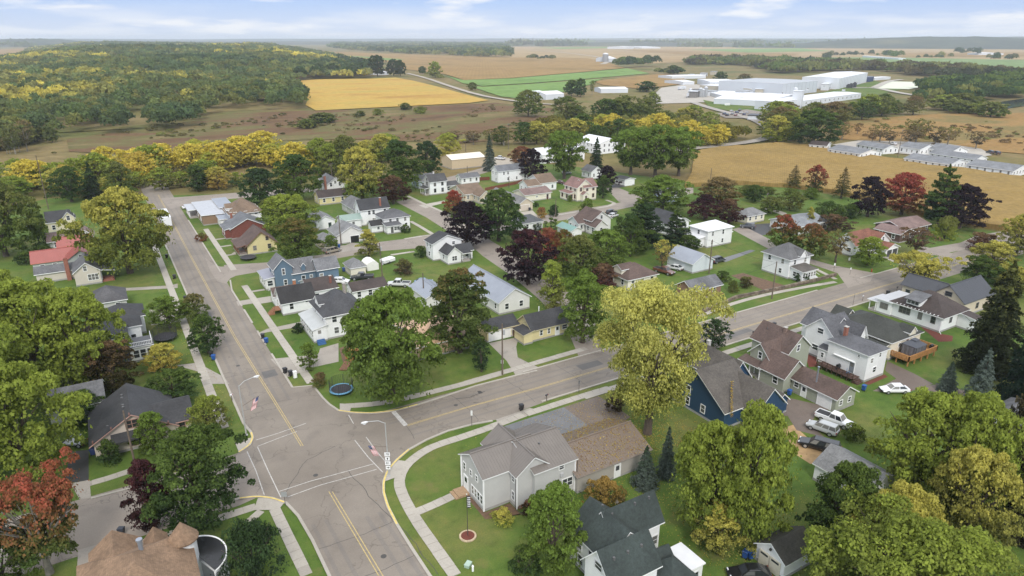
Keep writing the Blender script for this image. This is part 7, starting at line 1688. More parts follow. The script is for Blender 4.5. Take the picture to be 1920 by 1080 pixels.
def forest(name, label, poly, step0, h, r, cols, n_single=0, seed=1, grow=1.0, single_label=None, group=None, patch=0.004, hill=False):
    rs = np.random.RandomState(seed)
    xs = [p[0] for p in poly]; ys = [p[1] for p in poly]
    pts = []
    y = min(ys)
    # spacing grows with distance from the camera, as what can be told apart does
    cand = []
    area_step = step0
    nx = 0
    X = min(xs)
    tries = int((max(xs) - min(xs)) * (max(ys) - min(ys)) / (step0 * step0) * 1.0)
    tries = min(tries, 60000)
    C = np.stack([rs.uniform(min(xs), max(xs), tries), rs.uniform(min(ys), max(ys), tries)], 1)
    D = np.hypot(C[:, 0], C[:, 1])
    keep = rs.uniform(0, 1, tries) < np.clip((600 / D) ** (1.0 * grow), .04, 1)
    C = C[keep]; D = D[keep]
    pts = [(c[0], c[1], d) for c, d in zip(C, D) if inside(c, poly)]
    pts.sort(key=lambda p: p[2])
    ph = rs.uniform(0, 6.28, 6)
    if 'plain' in label or 'hazy' in label: pts = [p for p in pts if math.sin(p[0] * .004 + ph[0]) + math.sin(p[1] * .0031 + ph[1]) + math.sin((p[0] - p[1]) * .0017 + ph[2]) > .35]
    if name == 'scrub': pts = [p for p in pts if patchy(p, ph) or rs.uniform() < .04]
    def colour(p):
        a = math.sin(p[0] * patch * 1.7 + ph[0]) + math.sin(p[1] * patch * 1.3 + ph[1]) + math.sin((p[0] + p[1]) * patch * 3.1 + ph[2]) * .8 + rs.normal(0, .62)
        i = int(np.clip((a + 2.8) / 5.3 * len(cols), 0, len(cols) - 1)); return cols[i]
    VV, TT, CC = [], [], []
    order = {q: k for k, q in enumerate(sorted(pts[:n_single], key=BEARING))}
    for i, p in enumerate(pts):
        c = np.array(colour(p)) * rs.uniform(.8, 1.2)
        sc = max(1.0, (p[2] / 600) ** .5) if grow else 1
        k = rs.uniform(.55, 1.45); hh = h * (.45 + .55 * k) * rs.uniform(.85, 1.15); rr = r * k * sc
        if name == 'scrub': k = rs.uniform(.35, 1.5); hh *= k; rr *= k
        if i < n_single:
            tree('far_b', p[0], p[1], hh, rr, tuple(c), tuple(c * rs.uniform(.8, 1.5)), .3, ORD[order[p]] + ' from the left, rounded ' + single_label, group=group, single=True); continue
        n = int(np.clip(190 * 500 / p[2], 34, 230)); ls = 1.5 * rr / 5.5 * (190 / n) ** .45
        P, N = far_crown(rs, rr, hh, n, ls)
        V = leaf_quads(P, N, ls, rs, .5) + np.array([p[0], p[1], ridge(p, poly) if hill else 0])
        VV.append(V); TT.append(np.stack([np.clip(P[:, 2] / hh, 0, 1), np.full(n, rs.uniform()), rs.uniform(0, 1, n)], 1)); CC.append(np.tile(c, (n, 1)))
    if hill:
        st = 45.0; g = {}; mb = MB()
        for i in range(int(min(xs) // st), int(max(xs) // st) + 1):
            for j in range(int(min(ys) // st), int(max(ys) // st) + 1):
                q = (i * st, j * st)
                if math.hypot(*q) < 5200 and inside(q, poly): g[(i, j)] = (*q, ridge(q, poly) + .05)
        for (i, j), a in g.items():
            k = [(i + 1, j), (i + 1, j + 1), (i, j + 1)]
            if all(x in g for x in k): mb.poly([a] + [g[x] for x in k])
        tag(mb.build('wooded_ridge', M_LAND, smooth=True), kind='structure')
    if VV:
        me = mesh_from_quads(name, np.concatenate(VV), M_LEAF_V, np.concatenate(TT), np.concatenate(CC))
        o = tag(link(name, me), label, 'wood', kind='stuff')
    print('forest', name, len(pts), sum(len(v) for v in VV) // 4)
FC = [(.075, .115, .05), (.115, .16, .055), (.10, .14, .06), (.14, .175, .06), OL, (.15, .18, .065), (.12, .165, .06), (.22, .22, .07), (.36, .33, .08), (.52, .45, .09)]
forest('forest', 'wooded hillside of green and yellow autumn trees', [(-64.6,444.7),(-46.0,463.9),(-24.2,471.1),(-16.4,518.8),(16.1,517.2),(24.7,642.3),(39.3,648.0),(33.3,513.2),(61.5,512.5),(78.4,610.0),(108.0,648.6),(137.6,619.9),(159.3,612.3),(182.8,697.5),(235.0,949.8),(258.3,1047.4),(304.6,1067.5),(377.9,1057.4),(511.7,1421.2),(649.3,2039.8),(798.8,2768.3),(1097.8,4225.1),(456.4,5156.0),(-225.6,5020.3),(-144.7,2516.9),(-255.6,2092.6)], 7.5, 13, 5.8, FC, 22, 4, single_label='tree at the near edge of the hillside wood', group='trees at the near edge of the hillside wood', patch=.006, hill=True)
forest('forest', 'dark conifer wood at the upper left of the gold field', [(267.1,1057.7),(308.7,1081.7),(384.6,1071.1),(514.5,1419.5),(589.3,1852.8),(448.4,1669.6)], 9, 17, 5.5, [SG, DG, (.06, .09, .04), DG], 0, 41)
forest('forest', 'long dark wood on the brown field near the skyline', [(1547.0,5182.6),(2630.0,8213.9),(4084.2,9794.9),(3513.2,6046.8),(2148.5,3593.7),(1185.8,1990.2),(1106.6,2115.8),(1118.8,2688.9),(1183.3,3533.3)], 13, 17, 8, [DG, GR, DG, OL], 0, 5)
forest('forest', 'dark tree belt behind the factory halls', [(1201.2,1217.3),(1270.6,1100.1),(1031.1,821.2),(1311.5,823.7),(1117.6,612.9),(1172.8,498.0),(1381.6,589.0),(1417.3,760.1),(1474.2,977.7),(1575.7,1366.3),(1449.7,1442.0)], 11, 14, 8, [DG, GR, OL, (.10, .085, .035), (.06, .07, .03)], 0, 6)
forest('forest', 'dark wood on the right beside the pond', [(649.0,364.6),(706.3,383.0),(706.7,368.9),(697.2,348.2),(751.2,356.0),(849.9,357.2),(1203.1,511.2),(1004.0,513.7),(859.7,481.5),(802.9,437.0)], 9, 13, 7, [DG, GR, DG, OL, OL], 0, 7)
forest('forest', 'scattered woods on the far right plain', [(2270.5,3778.8),(3790.1,3834.8),(6746.4,6831.5),(4323.9,7196.1)], 40, 17, 24, [DG, GR, OL], 0, 8)
forest('forest', 'hazy woods below the right skyline', [(3757.0,3854.6),(3985.3,3035.6),(4723.8,2046.4),(9458.5,4110.9),(6687.6,6866.8)], 40, 16, 24, [DG, GR, OL], 0, 9)
forest('forest', 'trees on the far left field edge', [(-602.3,5792.1),(-213.1,6240.1),(-368.7,8379.2),(-829.8,8026.9)], 50, 16, 24, [DG, GR], 0, 10)
belt([(2032.0,1456.8),(2109.8,1486.5),(2090.1,1446.9),(2187.2,1440.0)], 12, 17, 8, [(DG, OL, .2), (OL, BR, .2)], 'tree in the row on the far tan field', 'trees on the far tan field', 'far_b', 6, 18, merge=True)
belt([(2242.2,1460.4),(2264.6,1393.5),(2060.1,1233.8),(2069.4,1207.2)], 18, 21, 9, [(DG, OL, .2), (GR, OL, .2)], 'tree in the row behind the long pale shed', 'trees behind the long pale shed', 'far_b', 8, 19, merge=True)
belt([(2100.5,1188.5),(2113.8,1159.9),(2223.6,1178.6)], 10, 21, 9, [(DG, OL, .2), (OL, BR, .2)], 'tree beyond the far green hillside', 'trees beyond the far green hillside', 'far_b', 8, 20, merge=True)
belt([(2769.1,1445.1),(2875.6,1449.3),(2804.9,1358.3)], 14, 24, 10, [(DG, GR, .2)], 'tree around the pale far farm', 'trees around the pale far farm', 'far_b', 10, 21, merge=True)
belt([(2142.9,1025.5),(2163.9,1012.9),(2129.7,979.1),(2109.1,939.5)], 12, 21, 9, [(DG, OL, .2), (OL, BR, .2)], 'tree on the right edge of the far green hillside', 'trees at the hillside edge', 'far_b', 8, 22, merge=True)
belt([(996.7,1229.0),(988.6,1177.4),(1017.3,1182.3),(1073.8,1218.3),(1086.9,1186.6)], 24, 22, 12, [(DG, GR, .2), (GR, OL, .2)], 'dark tree of the grove beside the silo', 'grove beside the silo', 'far_b', 16, 23, merge=True)
belt([(1117.5,1779.2),(1111.4,1721.9),(1114.7,1681.0),(1122.0,1638.9)], 10, 15, 9, [(DG, GR, .2), (OL, GR, .2)], 'bush on the brown field before the far wood', 'bushes on the brown field', 'far_b', 5, 24, merge=True)
belt([(863.3,936.7),(854.9,905.5),(876.6,906.8)], 6, 9, 8, [(DG, GR, .2), (OL, GR, .2)], 'roadside tree between the silo and the plant', 'roadside trees before the plant', 'far_b', 6, 25, merge=True)
belt([(504.2,1152.5),(481.4,1031.1),(457.1,948.8)], 6, 6, 6, [(DG, GR, .2), (OL, GR, .2)], 'bush in the hedge beside the farm road', 'hedge beside the farm road', 'far_b', 3, 26, merge=True)


forest('scrub', 'low brown and olive scrub on the marsh', [(66.3,590.0),(100.5,606.3),(156.7,597.8),(208.2,577.5),(323.2,566.6),(344.2,501.2),(304.5,446.9),(247.3,394.2),(217.2,361.5),(178.6,363.9),(144.8,405.0),(116.9,421.8),(81.5,432.4),(15.5,416.3),(-39.0,429.4),(-44.9,448.5),(-13.7,444.5),(-15.4,501.3),(18.8,521.8)], 7.5, 1.4, 1.4, [(.20, .14, .075), (.23, .17, .09), OL, (.18, .16, .065), (.13, .125, .05), (.24, .19, .10)], 0, 31, grow=0.0)
forest('scrub', 'scattered scrub on the tan meadow', [(423.2,288.5),(504.3,309.8),(584.2,306.1),(654.1,273.7),(426.3,173.7),(413.3,213.0),(403.5,238.9)], 9.0, 1.5, 1.7, [(.20, .14, .07), OL, (.17, .14, .05)], 0, 32, grow=0.0)
forest('forest', 'low thicket between the town and the plant', [(272.3,396.1),(298.6,394.6),(330.9,375.2),(347.7,330.6),(339.8,287.9),(317.6,280.3),(296.7,298.0),(278.5,324.7),(245.1,344.8),(221.0,343.4),(227.8,366.3)], 6.5, 8, 4.4, [GR, OL, (.20, .18, .04), OL, (.13, .11, .04), DG], 0, 33)
VV, TT, CC = [], [], []; rs = np.random.RandomState(77)
for (p, hh, rr, c) in MERGED:
    P, N = far_crown(rs, rr, hh, 260, 1.2); V = leaf_quads(P, N, rr * .22, rs, .5) + np.array([p[0], p[1], 0])
    VV.append(V); TT.append(np.stack([np.clip(P[:, 2] / hh, 0, 1), np.full(260, rs.uniform()), rs.uniform(0, 1, 260)], 1)); CC.append(np.tile(np.array(c) * rs.uniform(.8, 1.2), (260, 1)))
tag(link('distant_trees', mesh_from_quads('distant_trees', np.concatenate(VV), M_LEAF_V, np.concatenate(TT), np.concatenate(CC))), 'small distant field trees too far to tell apart', 'wood', kind='stuff')
# ------------------------------------------------------------------ vehicles
def paint(c, name='car_paint'): return mat(name, c, 0.28, 0.02, 0.5, 0.0, 0, 0.6)
M_TYRE = mat('tyre_rubber', (.018, .018, .018), .85); M_RIM = mat('wheel_alloy', (.42, .42, .43), .35, .05, 1, .5)
M_LAMPW = mat('headlamp_glass', (.65, .66, .68), .15); M_LAMPR = mat('tail_lamp', (.30, .015, .012), .25); M_BLACKP = mat('black_plastic', (.02, .02, .022), .6)
def loft(mb, st, m=0):
    """st: stations (x, [(half width, z) ...]) from back to front; closed over the centre line"""
    n = len(st[0][1]); base = len(mb.v)
    for x, prof in st:
        for (w, z) in prof: mb.v.append((x, -w, z))
        for (w, z) in reversed(prof): mb.v.append((x, w, z))
    q = 2 * n
    for i in range(len(st) - 1):
        for k in range(q):
            a = base + i * q + k; b = base + i * q + (k + 1) % q
            mb.f.append((a, base + (i + 1) * q + k, base + (i + 1) * q + (k + 1) % q, b)); mb.m.append(m)
    mb.f.append(tuple(base + k for k in range(q))); mb.m.append(m)
    mb.f.append(tuple(base + (len(st) - 1) * q + k for k in reversed(range(q)))); mb.m.append(m)
CAR = {}
KINDS = {  # length, width, sill, belt, roof, cabin: rear foot, rear top, front top, front foot, wheel radius
    'sedan': (4.8, 1.84, .28, .92, 1.45, -2.0, -1.15, .35, 1.15, .33), 'suv': (4.75, 1.88, .34, 1.05, 1.72, -2.28, -2.0, .45, 1.15, .37),
    'hatch': (4.2, 1.78, .28, .95, 1.5, -2.0, -1.6, .3, 1.1, .32), 'minivan': (5.0, 1.95, .30, 1.02, 1.75, -2.42, -2.15, .75, 1.75, .35),
    'pickup': (5.9, 2.02, .42, 1.15, 1.92, -.75, -.55, .85, 1.45, .41), 'limo': (5.9, 2.0, .34, 1.02, 1.78, -2.85, -2.55, .75, 1.45, .38), 'buggy': (3.4, 1.6, .40, .85, 1.6, -1.0, -.9, .3, .5, .36)}
def car_mesh(kind):
    if kind in CAR: return CAR[kind]
    L, Wd, sill, belt, roof, rf, rt, ft, ff, wr = KINDS[kind]; h = L / 2; w = Wd / 2
    b = MB(); hood = belt - .10
    P = lambda k, zb, zt: [(w * .86 * k, zb), (w * k, zb + .16), (w * k, (zb + zt) / 2 + .05), (w * .93 * k, zt - .03), (w * .80 * k, zt)]
    st = [(-h, P(.90, sill + .16, belt - .12)), (-h + .12, P(.97, sill + .02, belt - .02)), (-h + .7, P(1, sill, belt)), (ff - .15, P(1, sill, belt)), (ff + .15, P(1, sill, hood + .02)), (h - .55, P(.985, sill, hood - .08)), (h - .12, P(.93, sill + .04, hood - .18)), (h, P(.84, sill + .16, hood - .34))]
    loft(b, st)
    if kind == 'pickup':   # open bed
        b.box(-h + .12, -w * .78, belt - .02, rf - .12, w * .78, belt + .012, 1)
        for s in (-1, 1): b.box(-h + .06, s * w * .78 if s > 0 else -w * .97, belt - .05, rf - .04, s * w * .97 if s > 0 else -w * .78, belt + .07)
        b.box(-h + .02, -w * .95, belt - .1, -h + .12, w * .95, belt + .07)
    wc, wt = w * .90, w * .72
    cab = lambda zt: None
    if kind != 'buggy':
        V = [(rf, -wc, belt - .02), (rf, wc, belt - .02), (ff, wc, belt - .06), (ff, -wc, belt - .06), (rt, -wt, roof), (rt, wt, roof), (ft, wt, roof - .02), (ft, -wt, roof - .02)]
        cr = (roof + .045)
        V += [(rt + .25, -wt * .8, cr), (rt + .25, wt * .8, cr), (ft - .25, wt * .8, cr), (ft - .25, -wt * .8, cr)]
        b.add(V, [(0, 4, 5, 1), (1, 5, 6, 2), (2, 6, 7, 3), (3, 7, 4, 0), (4, 8, 9, 5), (5, 9, 10, 6), (6, 10, 11, 7), (7, 11, 8, 4), (8, 11, 10, 9)])
    else:
        for x in (rt, ft):
            for s in (-1, 1): b.tube([(x, s * wt, belt), (x, s * wt, roof)], .04, 5)
        b.tube([(rt, -wt, roof), (rt, wt, roof), (ft, wt, roof), (ft, -wt, roof), (rt, -wt, roof)], .04, 5); V = None
    me_b = b.mesh('body', [paint((1, 1, 1)), M_BLACKP])
    G = {}
    if V:
        v = [Vector(p) for p in V]
        def pane(a, bq, c, d, nm, m0=.08, m1=.06):
            q = []
            for (s, t) in ((m0, m1 + .05), (1 - m0, m1 + .05), (1 - m0, 1 - m1 - .04), (m0, 1 - m1 - .04)):
                q.append((a.lerp(bq, s)).lerp(d.lerp(c, s), t))
            nrm = (q[1] - q[0]).cross(q[2] - q[0]).normalized() * .012
            g = MB(); g.poly([p + nrm for p in q]); g.poly([p - nrm * .5 for p in reversed(q)])
            G.setdefault(nm, []).append(g.mesh(nm, glass()))
        pane(v[2], v[3], v[7], v[6], 'windscreen') if False else pane(v[3], v[2], v[6], v[7], 'windscreen')
        pane(v[1], v[0], v[4], v[5], 'rear_window')
        nseg = 2 if kind in ('sedan', 'pickup', 'hatch') else (4 if kind == 'limo' else 3)
        for s in range(nseg):
            a0, a1 = s / nseg, (s + 1) / nseg
            L0, L1, T0, T1 = v[0].lerp(v[3], a0), v[0].lerp(v[3], a1), v[4].lerp(v[7], a0), v[4].lerp(v[7], a1)
            pane(L0, L1, T1, T0, 'side_window', .06)
            L0, L1, T0, T1 = v[1].lerp(v[2], a0), v[1].lerp(v[2], a1), v[5].lerp(v[6], a0), v[5].lerp(v[6], a1)
            pane(L1, L0, T0, T1, 'side_window', .06)
    wm = MB(); wm.tube([(0, -.12, 0), (0, .12, 0)], wr, 18); wm = wm.mesh('wheel', M_TYRE)
    rm = MB(); rm.tube([(0, -.135, 0), (0, .135, 0)], wr * .62, 12); rm = rm.mesh('rim', M_RIM)
    hl = MB(); hl.box(-.09, -.2, -.09, .05, .2, .08); hl = hl.mesh('headlight', M_LAMPW)
    tl = MB(); tl.box(-.03, -.13, -.14, .08, .13, .14); tl = tl.mesh('taillight', M_LAMPR)
    bp = MB(); bp.box(-.06, -w * .86, -.1, .06, w * .86, .1); bp = bp.mesh('bumper', M_BLACKP)
    CAR[kind] = (me_b, G, wm, rm, hl, tl, bp); return CAR[kind]
def vehicle(kind, u, v, ang, col, label, name='parked_car', cat='car', group='vehicles parked around the town', z=0.03):
    """ang: heading in degrees in the ground frame"""
    L, Wd, sill, belt, roof, rf, rt, ft, ff, wr = KINDS[kind]; h = L / 2; w = Wd / 2
    me_b, G, wm, rm, hl, tl, bp = car_mesh(kind)
    t = thing(name, label, cat, (u, v, z), math.radians(ang), group)
    o = link('body', me_b, t); o.material_slots[0].link = 'OBJECT'; o.material_slots[0].material = paint(col)
    for nm, ms in G.items():
        for me in ms: link(nm, me, t)
    for x in (h * .62, -h * .60):
        for s in (-1, 1):
            q = link('wheel', wm, t, (x, s * (w - .10), wr)); link('rim', rm, q)
    for s in (-1, 1):
        link('headlight', hl, t, (h - .10, s * w * .66, belt - .32)); link('taillight', tl, t, (-h + .02, s * w * .80, belt - .22))
    link('bumper', bp, t, (h - .03, 0, sill + .16)); link('bumper', bp, t, (-h + .03, 0, sill + .16))
    return t
def heading(a, b): return math.degrees(math.atan2(b[1] - a[1], b[0] - a[0]))
def car_between(kind, rear, front, col, label, **k):
    L = KINDS[kind][0]
    return vehicle(kind, (rear[0] + front[0]) / 2, (rear[1] + front[1]) / 2, heading(rear, front), col, label, **k)
CW = (.72, .72, .72); CK = (.012, .012, .014); CS = (.38, .39, .40)
car_between('pickup', (92.9,57.5), (94.0,52.8), CW, 'white pickup with an open bed on the brown drive', name='pickup_truck', cat='pickup')
car_between('suv', (90.2,52.9), (89.2,56.5), (.42, .43, .43), 'silver white suv next to the white pickup', cat='suv')
car_between('limo', (85.8,50.2), (84.2,53.4), CK, 'long black car on the sandy patch beside the grey roofed garage')
car_between('sedan', (113.0,55.5), (110.3,57.1), CW, 'white sedan on the brown drive beside the blue spruce')
car_between('sedan', (56.1,38.8), (54.4,39.8), CK, 'black car at the bottom of the view near the small garage')
car_between('buggy', (-10.0,109.9), (-11.8,111.0), (.45, .47, .48), 'pale open buggy on the dark driveway beside the bungalow', cat='buggy')
car_between('minivan', (51.0,187.8), (54.5,188.7), (.27, .24, .19), 'tan minivan parked at the side street', name='parked_van', cat='van')
car_between('pickup', (54.1,160.2), (50.1,162.2), (.018, .019, .022), 'black pickup beside the brown roofed garage', name='pickup_truck', cat='pickup')
car_between('hatch', (45.5,162.1), (47.8,160.6), CW, 'small white car behind the blue house')
car_between('pickup', (60.4,150.0), (56.1,153.2), (.55, .55, .55), 'silver white pickup on the back lawn', name='pickup_truck', cat='pickup')
car_between('sedan', (63.2,150.2), (65.3,149.6), (.10, .19, .30), 'blue car behind the red topped maple')
car_between('suv', (177.8,144.0), (175.7,146.5), (.06, .062, .07), 'dark grey suv in front of the ivory bungalow', cat='suv')
car_between('minivan', (138.3,124.3), (143.6,124.8), (.055, .060, .075), 'slate blue van beside the pale garage', name='parked_van', cat='van')
car_between('sedan', (127.2,123.8), (125.5,128.4), (.55, .56, .55), 'silver sedan beside the blue grey garage')
car_between('pickup', (121.2,127.5), (122.3,122.6), (.13, .05, .03), 'rusty old truck on the grass beside the brown cottage', name='pickup_truck', cat='pickup')
car_between('sedan', (23.4,268.4), (25.8,268.5), CW, 'white car parked at the flat roofed store')
car_between('suv', (149.3,182.6), (152.2,183.2), (.03, .032, .036), 'dark suv on the side street beside the brown cross roofed house', cat='suv')
car_between('hatch', (147.1,178.8), (150.1,179.6), (.6, .6, .6), 'white car next to the dark suv on the side street')
car_between('pickup', (175.7,300.3), (173.6,304.8), CW, 'white pickup on the gravel behind the spruce', name='pickup_truck', cat='pickup')
car_between('suv', (177.1,251.9), (184.1,252.7), (.35, .35, .36), 'grey suv behind the open green tree', cat='suv')
car_between('sedan', (165.7,237.5), (166.3,235.0), (.08, .03, .03), 'dark red car beside the brown twin roofed house')
car_between('sedan', (-27.1,265.8), (-23.8,267.7), CW, 'white car at the edge of the view beside the cream house')
LOT = [((431.2,387.2), (.02, .022, .03)), ((442.0,391.5), (.25, .26, .28)), ((453.7,397.4), (.05, .07, .12)), ((454.6,393.6), (.6, .6, .6)), ((445.8,383.0), (.03, .04, .09)), ((458.8,407.7), (.45, .45, .46)), ((469.2,408.3), (.04, .04, .045)), ((437.2,383.5), (.2, .03, .03)), ((460.6,393.2), (.5, .5, .5)), ((436.5,394.8), (.04, .05, .08))]
LN = ('black', 'grey', 'navy blue', 'white', 'dark navy', 'silver', 'blackish', 'dark red', 'pale grey', 'slate blue')
for (p, c), nm in zip(LOT, LN): vehicle('sedan' if c[0] > .1 else 'suv', p[0], p[1], 20 + random.uniform(-8, 8), c, nm + ' car in the factory car park behind the yellow trees', group='cars in the factory car park', z=.56)
for p, c, lab in (((393.9,228.3), CW, 'pale car on the grass behind the apartment rows'), ((398.4,220.3), (.4, .4, .42), 'silver car beside the apartment house gable'), ((408.2,183.4), (.06, .06, .07), 'dark pickup on the gravel lot right of the apartments'), ((408.3,180.3), (.07, .06, .06), 'second dark car on the gravel lot right of the apartments')):
    vehicle('suv', p[0], p[1], 60, c, lab, z=.33)
# box lorry on the main street
a = (16.4,241.0); b = (17.5,259.6)
t = thing('delivery_truck', 'white box lorry driving away down the main street', 'lorry', (15.0, (16.4,241.0)[1], 0), math.radians(90))
m = MB(); m.box(0, -1.28, 1.0, 13.0, 1.28, 3.95); m.build('cargo_box', mat('white_trailer', (.70, .71, .71), .5, .05, .5), t)
m = MB(); m.box(0, -1.15, .62, 12.8, 1.15, .99); m.box(-.08, -1.2, .45, 0, 1.2, .62); m.build('chassis', M_BLACKP, t)
m = MB(); m.box(13.4, -1.2, .6, 15.6, 1.2, 3.5); m.box(15.6, -1.15, .6, 16.6, 1.15, 1.9); m.build('cab', paint((.55, .56, .57)), t)
m = MB(); m.box(-.03, -1.2, 1.1, -.001, -.03, 3.85); m.box(-.03, .03, 1.1, -.001, 1.2, 3.85); m.build('rear_door', mat('white_trailer', (.70, .71, .71), .5, .05, .5), t)
for s in (-1, 1):
    m = MB(); m.box(-.06, s * 1.0 - .2, .66, -.01, s * 1.0 + .2, .86); m.build('taillight', M_LAMPR, t)
wm = MB(); wm.tube([(0, -.28, 0), (0, .28, 0)], .5, 16); wm = wm.mesh('wheel', M_TYRE)
for x in (1.4, 2.7, 12.2, 15.6):
    for s in (-1, 1): link('wheel', wm, t, (x, s * .98, .5))

# ------------------------------------------------------------------ street furniture
M_GALV = mat('galvanised_steel', (.46, .46, .45), .45, .06, 1, .3); M_WOOD = mat('weathered_pole', (.13, .10, .075), .9, .25, 2)
def bin_proto(u, v, rz, col, label, lid=None, group='wheeled bins at the kerbs'):
    t = thing('wheeled_bin', label, 'bin', (u, v, 0.06), rz, group)
    m = MB(); m.add([(-.26, -.24, .12), (.26, -.24, .12), (.26, .24, .12), (-.26, .24, .12), (-.36, -.31, 1.0), (.36, -.31, 1.0), (.36, .31, 1.0), (-.36, .31, 1.0)], [(3, 2, 1, 0), (4, 5, 6, 7), (0, 1, 5, 4), (1, 2, 6, 5), (2, 3, 7, 6), (3, 0, 4, 7)])
    m.build('bin_body', mat('bin_plastic', col, .5), t)
    m = MB(); m.add([(-.39, -.34, 1.0), (.39, -.34, 1.0), (.39, .34, 1.0), (-.39, .34, 1.0), (-.33, -.3, 1.12), (.33, -.3, 1.09), (.33, .3, 1.09), (-.33, .3, 1.12)], [(3, 2, 1, 0), (4, 5, 6, 7), (0, 1, 5, 4), (1, 2, 6, 5), (2, 3, 7, 6), (3, 0, 4, 7)])
    m.build('lid', mat('bin_plastic', lid or col, .5), t)
    m = MB(); m.tube([(-.42, -.22, 1.0), (-.42, .22, 1.0)], .025, 6); m.build('handle', M_BLACKP, t)
    for s in (-1, 1): m = MB(); m.tube([(-.24, s * .27 - .04, .13), (-.24, s * .27 + .04, .13)], .13, 10); m.build('wheel', M_TYRE, t)
    return t
BK = (.022, .022, .025); BB = (.02, .085, .30)
for p, c, lab in (((22.2,136.3), BK, 'black bin beside the blue one on the verge opposite the dark rounded tree'), ((22.3,133.7), BB, 'blue bin on the verge in front of the foursquare house'), ((22.3,118.2), BK, 'black bin at the driveway of the white foursquare house'), ((22.9,116.6), BK, 'black bin lying beside the white crate'),
                  ((11.8,132.8), BK, 'black bin behind the blue one under the dark rounded tree'), ((11.9,130.9), BB, 'blue bin at the kerb under the dark rounded tree'), ((11.0,186.5), BK, 'black bin on the verge below the large yellow maple'), ((11.4,168.2), BK, 'black bin at the small brownish street maple'), ((11.2,206.8), BK, 'dark bin on the far verge below the yellow maple crown'),
                  ((52.6,84.5), BK, 'black bin on the apron of the corner house'), ((-5.9,84.2), (.025, .03, .045), 'dark bin standing in the side street by the verge'), ((-8.6,106.1), (.03, .05, .16), 'dark blue bin at the wall of the beige bungalow'),
                  ((94.9,64.9), BB, 'blue bin at the sage garage wall'), ((57.7,41.2), BB, 'blue bin at the small white garage'), ((57.3,41.6), (.02, .07, .24), 'second blue bin left of the small white garage'), ((109.7,85.1), BK, 'black bin at the kerb in front of the sage house'), ((117.0,86.1), BK, 'black bin beyond the sage house roof'),
                  ((137.9,82.9), BK, 'black bin on the verge before the cream house'), ((156.6,85.2), BK, 'black bin on the cross street opposite the hill house'), ((107.5,59.3), BB, 'blue bin at the end of the sage garage roof'), ((50.0,169.7), (.03, .07, .22), 'blue bin at the cream hip shed'), ((55.7,191.6), BB, 'blue bin beside the tan minivan'), ((138.7,170.1), (.03, .05, .24), 'blue bin beside the brown cross roofed house'), ((128.7,201.9), (.03, .035, .05), 'dark bins corner piece at the beige garage door')):
    bin_proto(p[0], p[1], random.uniform(-.5, .5), c, lab)
P0 = (23.4,115.5)
t = thing('crate', 'upright white crate beside the toppled black bin', 'crate', (P0[0], P0[1], .06)); m = MB(); m.box(-.3, -.25, 0, .3, .25, 1.2); m.build('crate_body', trim(), t); m = MB(); m.box(-.33, -.28, 1.2, .33, .28, 1.27); m.build('crate_lid', trim(), t)

def flag_mesh(name, w, h, cols, canton=True, droop=.25):
    """hanging striped flag, hoist along +Z at x=0, flying along +X"""
    mb = MB(); n = 13; seg = 8
    for k in range(n):
        for s in range(seg):
            x0, x1 = w * s / seg, w * (s + 1) / seg
            z0, z1 = h * k / n, h * (k + 1) / n
            f = lambda x: (x, .07 * math.sin(x * 7), -droop * x)
            p = [(f(x0)[0], f(x0)[1], z0 + f(x0)[2]), (f(x1)[0], f(x1)[1], z0 + f(x1)[2]), (f(x1)[0], f(x1)[1], z1 + f(x1)[2]), (f(x0)[0], f(x0)[1], z1 + f(x0)[2])]
            mi = 2 if (canton and k >= 6 and s < 3) else (0 if k % 2 == 0 else 1)
            mb.poly(p, mi)
    if canton:                                   # rows of stars
        for r in range(5):
            for c in range(5):
                x, z = w * .375 * (c + .5) / 5, h * (6 / 13) + h * (7 / 13) * (r + .5) / 5; q = .022 * h / .9
                for yy in (-.012, .012): mb.poly([(x - q, .07 * math.sin(x * 7) + yy, z - droop * x), (x, .07 * math.sin(x * 7) + yy, z - q - droop * x), (x + q, .07 * math.sin(x * 7) + yy, z - droop * x), (x, .07 * math.sin(x * 7) + yy, z + q - droop * x)], 1)
    return mb.mesh(name, [mat('flag_cloth', c, .8) for c in cols])
FLAG = flag_mesh('flag_cloth', 1.5, .9, [(.42, .05, .06), (.72, .70, .68), (.03, .045, .13)], True, .9)
def street_light(u, v, h, arm_dir, label):
    t = thing('street_light', label, 'street light', (u, v, .05), 0, 'street lights at the crossing')
    m = MB(); m.tube([(0, 0, 0), (0, 0, .12)], .26, 10); m.build('base_plate', M_GALV, t)
    m = MB(); m.tube([(0, 0, .1), (0, 0, h * .5), (0, 0, h)], [.125, .10, .075], 10); m.build('pole', M_GALV, t)
    d = Vector((math.cos(arm_dir), math.sin(arm_dir), 0))
    m = MB(); m.tube([Vector((0, 0, h - .05)), d * .9 + Vector((0, 0, h + .55)), d * 2.3 + Vector((0, 0, h + .75))], .05, 8); m.build('arm', M_GALV, t)
    m = MB(); e = d * 2.3 + Vector((0, 0, h + .72)); m.tube([e, e + d * .25 + Vector((0, 0, .0)), e + d * .75 + Vector((0, 0, -.02)), e + d * .95], [.07, .17, .17, .05], 10); m.build('lamp_head', mat('lamp_housing', (.62, .62, .61), .4), t)
    m = MB(); m.box(e.x + d.x * .5 - .16, e.y + d.y * .5 - .16, e.z - .2, e.x + d.x * .5 + .16, e.y + d.y * .5 + .16, e.z - .13); m.build('lamp_lens', M_LAMPW, t)
    return t
